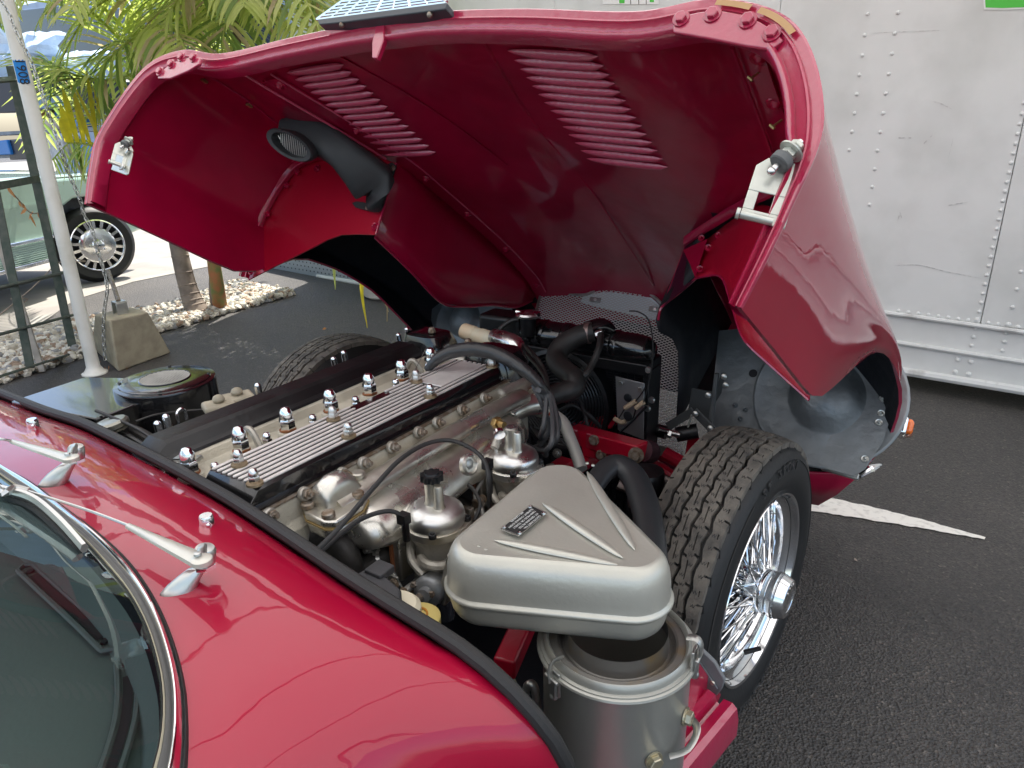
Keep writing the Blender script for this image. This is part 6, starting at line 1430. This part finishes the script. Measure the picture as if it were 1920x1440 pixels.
for k in range(7):
    a=2*math.pi*k/7; e1=V((math.cos(a),0,math.sin(a))); e2=V((-math.sin(a),.35,math.cos(a))).normalized(); mb.prism([fc_+V((0,.02,0))+e1*.03-e2*.012,fc_+V((0,.02,0))+e1*.03+e2*.012,fc_+V((0,.02,0))+e1*(Rf-.008)+e2*.03,fc_+V((0,.02,0))+e1*(Rf-.008)-e2*.012],V((0,.003,0)))
part('cooling_fan',mb,BLKS,car)
mb=MB(); mb.tube([PY(1112,622,1.56),PY(1085,630,1.54),PY(1055,648,1.51),PY(1043,672,1.48),PY(1056,692,1.45),PY(1075,708,1.42),PY(1075,728,1.40),PY(1045,738,1.37),PY(1010,748,1.33)],[.025,.026,.027,.027,.026,.025,.026,.025,.024],16,7); part('radiator_hose',mb,RUBH,car)
mb=MB(); mb.lathe([(.0275,-.006),(.0275,.006)],PY(1103,624,1.555),V((1,.2,.1)),20); part('hose_clip',mb,mat('pinkish_worn_clip',(.30,.22,.20),.4,metal=.7),car)
mb=MB(); mb.tube([PY(1126,627,1.54),PY(1124,650,1.5),PY(1112,680,1.47),PY(1098,702,1.44),PY(1082,710,1.43)],.0085,10,6); part('bleed_hose',mb,RUBH,car)
mb=MB(); mb.tube([PY(1118,628,1.545),PY(1130,624,1.55)],.010,8,1); part('hose_clip',mb,CHRD,car)
mb=MB(); mb.tube([PY(1100,620,1.575),PY(1130,612,1.60),PY(1150,622,1.61)],[.024,.022,.012],14,4); part('tank_outlet',mb,BLK,car)
# alloy plate with holes, connectors and struts on the right of the radiator
BRP=mat('alloy_bracket_plate',(.42,.43,.44),.42,metal=.8,bump=.3,bscale=60,var=.2,vscale=12)
mb=MB(); mb.prism([PY(u,v,1.53) for u,v in ((1154,706),(1208,719),(1206,824),(1158,806))],V((0,.004,0))); bp_=part('bracket_plate',mb,BRP,car,bevel=.001)
for u,v,r in ((1177,746,.011),(1177,780,.012)): mb=MB(); mb.lathe([(r,0),(r*.9,.0006),(0,.0006)],PY(u,v,1.5285),(0,-1,0),20); part('plate_hole',mb,BLKM,bp_)
for u,v in ((1164,718),(1201,730)): mb=MB(); mb.hexnut(PY(u,v,1.528),V((0,-1,0)),.007,.006); part('plate_bolt',mb,ZINC,bp_)
for a,b in (((1172,765),(1192,752)),((1192,765),(1207,754))): mb=MB(); mb.tube([PY(*a,1.515),PY(*b,1.515)],.006,8,1); part('wire_connector',mb,mat('beige_connector',(.48,.36,.24),.6),car)
for pts in ([(1172,765),(1160,785),(1150,800)],[(1192,752),(1205,735),(1212,720),(1217,700)],[(1207,754),(1212,735),(1222,690),(1224,640),(1216,600),(1198,585),(1180,583)],[(1192,765),(1186,785),(1170,790)]): mb=MB(); mb.tube([PY(u,v,1.515) for u,v in pts],.0018,5,6); part('wire',mb,BLKS if pts[0][0]!=1207 else RUBH,car)
mb=MB(); mb.tube([PY(1165,808,1.50),PY(1190,785,1.50),PY(1212,762,1.52)],.008,8,1,flat=(1,.4)); part('support_strut',mb,BLKS,car)
mb=MB(); mb.tube([PY(1152,785,1.515),PY(1165,792,1.51),PY(1172,790,1.51)],.006,8,3); part('wire_connector',mb,MATS['beige_connector'],car)
for u,v in ((1216,694),(1222,750),(1214,766)): mb=MB(); mb.lathe([(.009,0),(.007,.005),(0,.006)],PY(u,v,1.56),(0,-1,0),12); part('side_bolt',mb,ZINC,rad_)
# --- bonnet hinge hardware at the right front
yH=1.66
HG=mat('dark_grey_hinge_paint',(.085,.09,.09),.45,metal=.3,bump=.2,bscale=60,rvar=.2)
mb=MB(); mb.cyl(PY(1232,806,yH),PY(1250,812,yH),.018,n=20); mb.cyl(PY(1268,815,yH),PY(1308,808,yH+.02),.020,n=24); part('hinge_bush',mb,BLKS,car)
mb=MB(); mb.cyl(PY(1236,806,yH-.02),PY(1276,816,yH-.02),.0085,n=12); mb.hexnut(PY(1254,812,yH-.02),V((1,0,-.2)),.012,.010); part('hinge_shaft',mb,CHRD,car)
for a,b in (((1252,800),(1301,770)),((1301,770),(1342,812))):
    p,q=PY(*a,yH),PY(*b,yH); d=(q-p).normalized(); s=V((0,1,0)); mb=MB(); mb.box((p+q)/2,((q-p).length,.006,.022),d,s,d.cross(s)); part('hinge_arm',mb,HG,car,bevel=.002)
mb=MB(); p,q=PY(1344,700,1.70),PY(1326,848,1.66); d=(q-p).normalized(); mb.box((p+q)/2,(.010,.012,(q-p).length),d.cross(V((0,1,0))),V((0,1,0)),d); part('hinge_link',mb,HG,car,bevel=.001)
mb=MB(); mb.prism([PY(u,v,1.72) for u,v in ((1297,728),(1340,736),(1352,700),(1360,700),(1352,738),(1338,760),(1330,800),(1290,770))],V((0,.005,0))); part('hinge_plate',mb,HG,car,bevel=.001)
for u,v in ((1328,741),(1358,706),(1361,722),(1304,776),(1332,803),(1318,840)): mb=MB(); mb.lathe([(.008,0),(.0075,.004),(.004,.006),(0,.006)],PY(u,v,1.65),V((0,-1,.2)),14); part('hinge_bolt',mb,ZINC,car)
mb=MB(); mb.tube([PY(1297,778,1.655),PY(1290,800,1.66)],.005,8,1,flat=(1,.5)); part('hinge_tab',mb,CREAM,car)
mb=MB(); mb.prism([PY(u,v,1.74) for u,v in ((1232,835),(1255,840),(1252,862),(1230,850))],V((0,.004,0))); part('tow_tab',mb,CREAM,car)
# ================================================================== road wheels
# all made round the origin with the axle along +X (outwards); metres
RT=.325
def tyre_profile():
    return [(.200,-.155),(.215,-.168),(.262,-.178),(.292,-.170),(.303,-.160),(.3085,-.150),(.3125,-.13),(.314,-.09),(.3125,-.05),(.3085,-.030),(.306,-.020),(.296,-.010),(.284,-.004),(.282,-.0055),(.262,.0),(.248,.001),(.232,-.002),(.218,-.008),(.208,-.015),(.200,-.022)]
def crown(w):                      # radius at w across the tread, -1..1
    return RT-.0085*abs(w)**2.6
def wheel(nm,ctr,X_,Y_,Z_,par,lab,full=True):
    hub=MB(); hub.lathe([(.044,-.145),(.046,-.10),(.038,-.095),(.036,-.055),(.044,-.05),(.046,-.038),(.040,-.034),(.040,-.012),(.046,-.010),(.046,.0),(.044,.004)],(0,0,0),(1,0,0),36)
    for k in range(40):
        a=2*math.pi*k/40; d=V((0,math.cos(a),math.sin(a))); hub.cyl(d*.0385+V((-.09,0,0)),d*.0385+V((-.06,0,0)),.002,n=4)
    w_=part(nm,hub,CHR,par,label=lab,ang=40)
    mw=at_frame(ctr,X_,Y_,Z_); w_.matrix_basis=mw
    ty=MB(); ty.lathe(tyre_profile(),(0,0,0),(1,0,0),96,caps=False); part('tyre',ty,TYRE,w_,ang=40)
    # zigzag tread blocks
    N=38; tb=MB()
    def place(poly,w0,ws,k,off,h0=.0,h1=.0075):
        step=2*math.pi/N; top=[];bot=[]
        for u,v in poly:
            w=w0+u*ws; a=step*(k+off+v); r=crown(w)
            x=-.09+w*.072
            top.append(V((x,math.cos(a)*r,math.sin(a)*r))); bot.append(V((x,math.cos(a)*(r-.013),math.sin(a)*(r-.013))))
        n=len(poly); tb.add(top+bot,[tuple(range(n)),tuple(reversed(range(n,2*n)))]+[(i,(i+1)%n,n+(i+1)%n,n+i) for i in range(n)])
    mid=[(-.32,-.50),(-.04,-.50),(.01,-.17),(.09,-.19),(.05,-.50),(.32,-.50),(.48,-.20),(.48,-.08),(.20,-.12),(.20,-.03),(.48,.02),(.48,.12),(.32,.50),(.05,.50),(-.01,.17),(-.09,.19),(-.04,.50),(-.32,.50),(-.48,.20),(-.48,.08),(-.20,.12),(-.20,.03),(-.48,-.02),(-.48,-.12)]
    out_=[(-.30,-.50),(.10,-.50),(.14,-.30),(.20,-.30),(.20,-.50),(.48,-.50),(.48,-.04),(.12,-.06),(.12,.02),(.48,.04),(.48,.50),(-.30,.50),(-.48,.20),(-.48,-.12)]
    for k in range(N):
        place(mid,-.41,.375,k,.0); place(mid,0,.375,k,.5); place(mid,.41,.375,k,.0)
        place([(-u,v) for u,v in out_],-.82,.345,k,.5); place(out_,.82,.345,k,.5)
    tb_o=part('tread_blocks',tb,TREAD,w_,kind='stuff',ang=30,bevel=0)
    # sipes: thin dark zigzag cuts lying in the block faces
    sp=MB()
    rnd=random.Random(4)
    for k in range(N):
        for w0,off in ((-.46,-.3),(-.30,.3),(0.05,.2),(-.06,.8),(.34,-.3),(.47,.3),(-.42,.0),(.42,.0),(0,.5),(.78,.1),(.80,.55),(-.8,.1)):
            step=2*math.pi/N; pts=[]
            for i in range(5):
                w=w0-.06+.03*i+rnd.uniform(-.01,.01); a=step*(k+off+(.05 if i%2 else -.05)); r=crown(w)+.0002
                pts.append(V((-.09+w*.072,math.cos(a)*r,math.sin(a)*r)))
            tg=V((0,-math.sin(a),math.cos(a)))*.0010
            sp.grid([[p-tg for p in pts],[p+tg for p in pts]])
    part('tread_sipes',sp,BLKM,w_,kind='stuff',sm=False)
    # sawtooth shoulder edge on the sidewall
    st=MB()
    for k in range(N):
        a0=2*math.pi*k/N; a1=2*math.pi*(k+.75)/N; a2=2*math.pi*(k+1)/N
        pt=lambda r,a,x: V((x,math.cos(a)*r,math.sin(a)*r))
        st.tube([pt(.311,a0,-.0245),pt(.3035,a1,-.0155),pt(.3125,a1+.01,-.027)],.0012,4,1,caps=False)
    part('shoulder_ridge',st,TYRE,w_,kind='stuff')
    # raised lettering on the sidewall
    if full:
        LT=mat('tyre_lettering',(.045,.045,.045),.5)
        for txt,a0 in (('SP SPORT',1.85),('SP SPORT',5.0)):
            for i,ch in enumerate(txt):
                if ch==' ': continue
                a=a0-i*.095; r=.272; rd=V((0,math.cos(a),math.sin(a))); tg=V((0,math.sin(a),-math.cos(a)))
                nz=V((1,0,0)); text('tyre_letter',ch,.030,LT,at_frame(V((-.0005,0,0))+rd*r,tg,rd,nz),w_,.0012)
        bd=MB(); bd.grid([[V((-.0035,math.cos(a)*r,math.sin(a)*r)) for a in [2.0+1.45*j/30 for j in range(31)]] for r in (.274,.280)]); part('sidewall_band',bd,mat('band_grey_rubber',(.055,.053,.05),.5),w_)
    rm=MB(); rm.lathe([(.212,-.030),(.214,-.012),(.211,-.006),(.206,-.008),(.203,-.018),(.196,-.030),(.188,-.034),(.186,-.050),(.178,-.060),(.172,-.075),(.170,-.105),(.178,-.12),(.190,-.135),(.196,-.150),(.206,-.165),(.212,-.160)],(0,0,0),(1,0,0),96,caps=False); part('rim',rm,CHR,w_,ang=40)
    # spokes: one mesh, 60 copies; nipples at the rim
    def spoke_me(r0,x0,r1,x1,tw,nm2):
        m=MB(); a=V((x0,0,r0)); b=V((x1,math.sin(tw)*r1,math.cos(tw)*r1)); m.tube([a,b],.0022,6,1); d=(b-a).normalized(); m.cyl(b-d*.016,b,.0036,.0036,6); return m.mesh(nm2,CHR)
    sets=[(.046,-.008,.184,-.052,.42,14),(.046,-.008,.184,-.052,-.42,14),(.044,-.040,.172,-.078,.34,14),(.044,-.042,.172,-.078,-.34,14),(.045,-.135,.172,-.098,.40,16),(.045,-.138,.172,-.098,-.40,16)]
    for si,(r0,x0,r1,x1,tw,n) in enumerate(sets):
        me=spoke_me(r0,x0,r1,x1,tw,'spoke')
        for k in range(n):
            o=bpy.data.objects.new('spoke',me); COL.objects.link(o); o.parent=w_; o.matrix_basis=Matrix.Rotation(2*math.pi*(k+.5*(si%2)+.17*si)/n,4,'X')
    s=MB(); s.lathe([(.044,.0),(.047,.003),(.047,.010),(.043,.012),(.043,.016),(.050,.018),(.050,.024),(.046,.027)],(0,0,0),(1,0,0),36); part('hub_collar',s,CHR,w_,ang=40)
    s=MB(); s.lathe([(.047,.026),(.048,.030),(.041,.047),(.039,.049),(.030,.049),(.027,.046),(0,.045)],(0,0,0),(1,0,0),20); cap=part('knock_off_cap',s,CHR,w_,ang=20,bevel=.0015)
    if full:
        for i,ch in enumerate('UNDO'):
            a=2.2-i*.33; r=.034; rd=V((0,math.cos(a),math.sin(a))); tg=V((0,math.sin(a),-math.cos(a))); text('cap_letter',ch,.009,CHRD,at_frame(V((.0492,0,0))+rd*r,tg,rd,V((1,0,0))),w_,.0008)
    v=MB(); v.cyl(V((-.03,.0,-.175)),V((.0,.01,-.155)),.006,.005,8); part('valve_stem',v,RUB,w_)
    return w_
st=.11
ax=V((math.cos(st),-math.sin(st),0)); fw=V((math.sin(st),math.cos(st),0))
w1=wheel('wheel',V((-.2504,1.325,.3174)),ax,fw,UP,car,'near front wheel with wire spokes')
wheel('wheel',V((-1.70,1.47,.3174)),-ax,-fw,UP,car,'far front wheel behind the engine',full=False)
for o,xx in ((None,0),):
    mb=MB(); mb.cyl(V((-1.5,1.42,.32)),V((-.42,1.33,.32)),.03,n=14); part('stub_axle',mb,BLKS,car)
# brake disc and hub carrier inboard of the near wheel
mb=MB(); mb.lathe([(.13,0),(.13,.012),(.05,.012)],V((-.2504,1.325,.3174))-ax*.20,ax,40); part('brake_disc',mb,GW,car)
# ---------------- closing: body sides beneath the frame so nothing hangs in the air
mb=MB(); mb.prism([V((-1.72,-.6,.18)),V((-.22,-.6,.18)),V((-.22,.62,.18)),V((-1.72,.62,.18))],UP*.18); part('floor_pan',mb,BLKM,car)
sr=[V((p.x,p.y,p.z)) for p in sc[-14:]]
# ================================================================== small plumbing and fasteners in the bay
random.seed(21)
def tz(nm,pts,r,m,sm=6,n=8): mb=MB(); mb.tube([PZ(*p) for p in pts],r,n,sm); return part(nm,mb,m,car)
STL=mat('dull_steel_pipe',(.30,.29,.27),.38,metal=.8,bump=.3,bscale=80,rvar=.2)
tz('fuel_pipe',[(905,900,.64),(890,930,.62),(905,960,.60),(900,1000,.57)],.004,STL); tz('fuel_pipe',[(700,985,.62),(735,1000,.62),(745,1030,.60),(740,1060,.56)],.004,STL)
tz('vacuum_pipe',[(860,900,.66),(885,915,.655),(900,945,.64),(890,975,.62)],.0035,RUBH); tz('fuel_hose',[(850,1020,.57),(840,1060,.55),(830,1095,.54)],.007,RUBH)
tz('water_pipe',[(690,1005,.62),(720,985,.62),(760,968,.61),(800,945,.60)],.009,STL); tz('earth_strap',[(1010,880,.58),(1030,910,.55),(1060,930,.52)],.005,STL)
tz('wiring_loom',[(560,1010,.60),(620,1060,.57),(700,1110,.52),(800,1190,.46),(900,1290,.40)],.010,RUBH); tz('wiring_loom',[(1050,770,.55),(1075,760,.57),(1100,775,.56),(1125,800,.52)],.006,RUBH)
tz('wiring_loom',[(1040,760,.60),(1062,742,.62),(1085,748,.60),(1100,790,.54),(1108,835,.50)],.0045,RUBH); tz('cable',[(1000,800,.62),(1040,815,.60),(1075,850,.56)],.003,RUBH)
tz('cable',[(180,770,.76),(250,800,.75),(300,832,.74),(345,862,.73)],.003,RUBH); tz('cable',[(255,790,.745),(290,778,.75),(330,772,.745),(380,768,.74)],.002,RUBH)
tz('wiring_loom',[(180,785,.74),(230,812,.73),(285,845,.72),(330,880,.70)],.006,BLKS); tz('breather_hose',[(985,650,.74),(1000,665,.74),(1018,690,.72),(1026,720,.70),(1024,750,.66)],.0055,RUBH)
tz('engine_wire',[(800,650,.80),(780,690,.78),(762,720,.775)],.0008,STL,n=4)
mb=MB(); mb.cyl(PZ(905,845,.66),PZ(940,825,.66),.012,n=14); part('temperature_sender',mb,ALU,car); mb=MB(); mb.hexnut(PZ(885,838,.68),UP,.012,.010); part('union_nut',mb,ALUP,car)
for u,v,z in ((700,1000,.60),(730,985,.60),(760,1040,.56),(905,935,.61),(890,965,.59),(925,985,.58),(1000,905,.58),(1018,890,.58),(690,1030,.62),(870,1010,.58),(1045,850,.58)):
    ax=V((random.uniform(.2,.8),-1,random.uniform(.1,.7))).normalized(); p=PZ(u,v,z); r=random.uniform(.005,.008)
    mb=MB(); mb.lathe([(r*1.5,0),(r*1.5,.002)],p,ax,14); mb.hexnut(p+ax*.002,ax,r,.006); mb.cyl(p,p+ax*.016,r*.5,n=8); part('bracket_bolt',mb,random.choice((RUST,ZINC,STL)),car)
for (u0,v0,u1,v1,z,wd) in ((672,1010,735,985,.60,.014),(740,1045,790,1010,.58,.016),(880,985,925,960,.58,.012),(985,925,1030,890,.57,.014),(1030,870,1060,905,.55,.018)):
    a,b=PZ(u0,v0,z),PZ(u1,v1,z); d=(b-a).normalized(); mb=MB(); mb.box((a+b)/2,((b-a).length,wd,.003),d,UP.cross(d),UP); part('support_bracket',mb,random.choice((ZINC,GW,ALU)),car,bevel=.001)
for y in (.62,.70,.80,.92,1.02,1.10):
    mb=MB(); mb.cyl(V((-.80,y,.60)),V((-.70,y+.01,.57)),.014,.012,10); part('block_boss',mb,MATS['dirty_engine_block'],car)
mb=MB(); mb.lathe([(.0,0),(.035,.0),(.038,.01),(.038,.09),(.03,.10),(0,.10)],V((-.74,.66,.42)),UP,24); part('oil_filter_housing',mb,BLKS,car)
mb=MB(); mb.box((-.60,1.05,.40),(.10,.16,.10)); part('starter_cover',mb,BLKS,car,bevel=.02)
# bonnet hinge cable clips and pale edge clips seen on the far right flange
CLIP=mat('brass_clip_wire',(.45,.36,.16),.45,metal=.8)
for (a,b) in (((1408,147),(1427,133)),((1449,237),(1466,225)),((1444,103),(1455,88)),((1490,195),(1504,180))):
    mb=MB(); mb.tube([BQ(a[0],a[1],a=1.28),BQ(b[0],b[1],a=1.27)],.0016,5,1); mb.tube([BQ(a[0]-5,a[1]-3,a=1.28),BQ(a[0]+3,a[1]+4,a=1.28)],.0022,5,1); part('wire_clip',mb,CLIP,bonnet)
mb=MB(); mb.tube([bsurf(367,128),bsurf(420,160),bsurf(468,192),bsurf(520,232)],.0022,5,5); part('flange_edge',mb,REDE,bonnet)
for u,v in ((384,150),(468,196)): mb=MB(); mb.box(bsurf(u,v)-BH*.003,(.012,.014,.005),BX,BA,BH); part('wire_clip',mb,CLIP,bonnet)
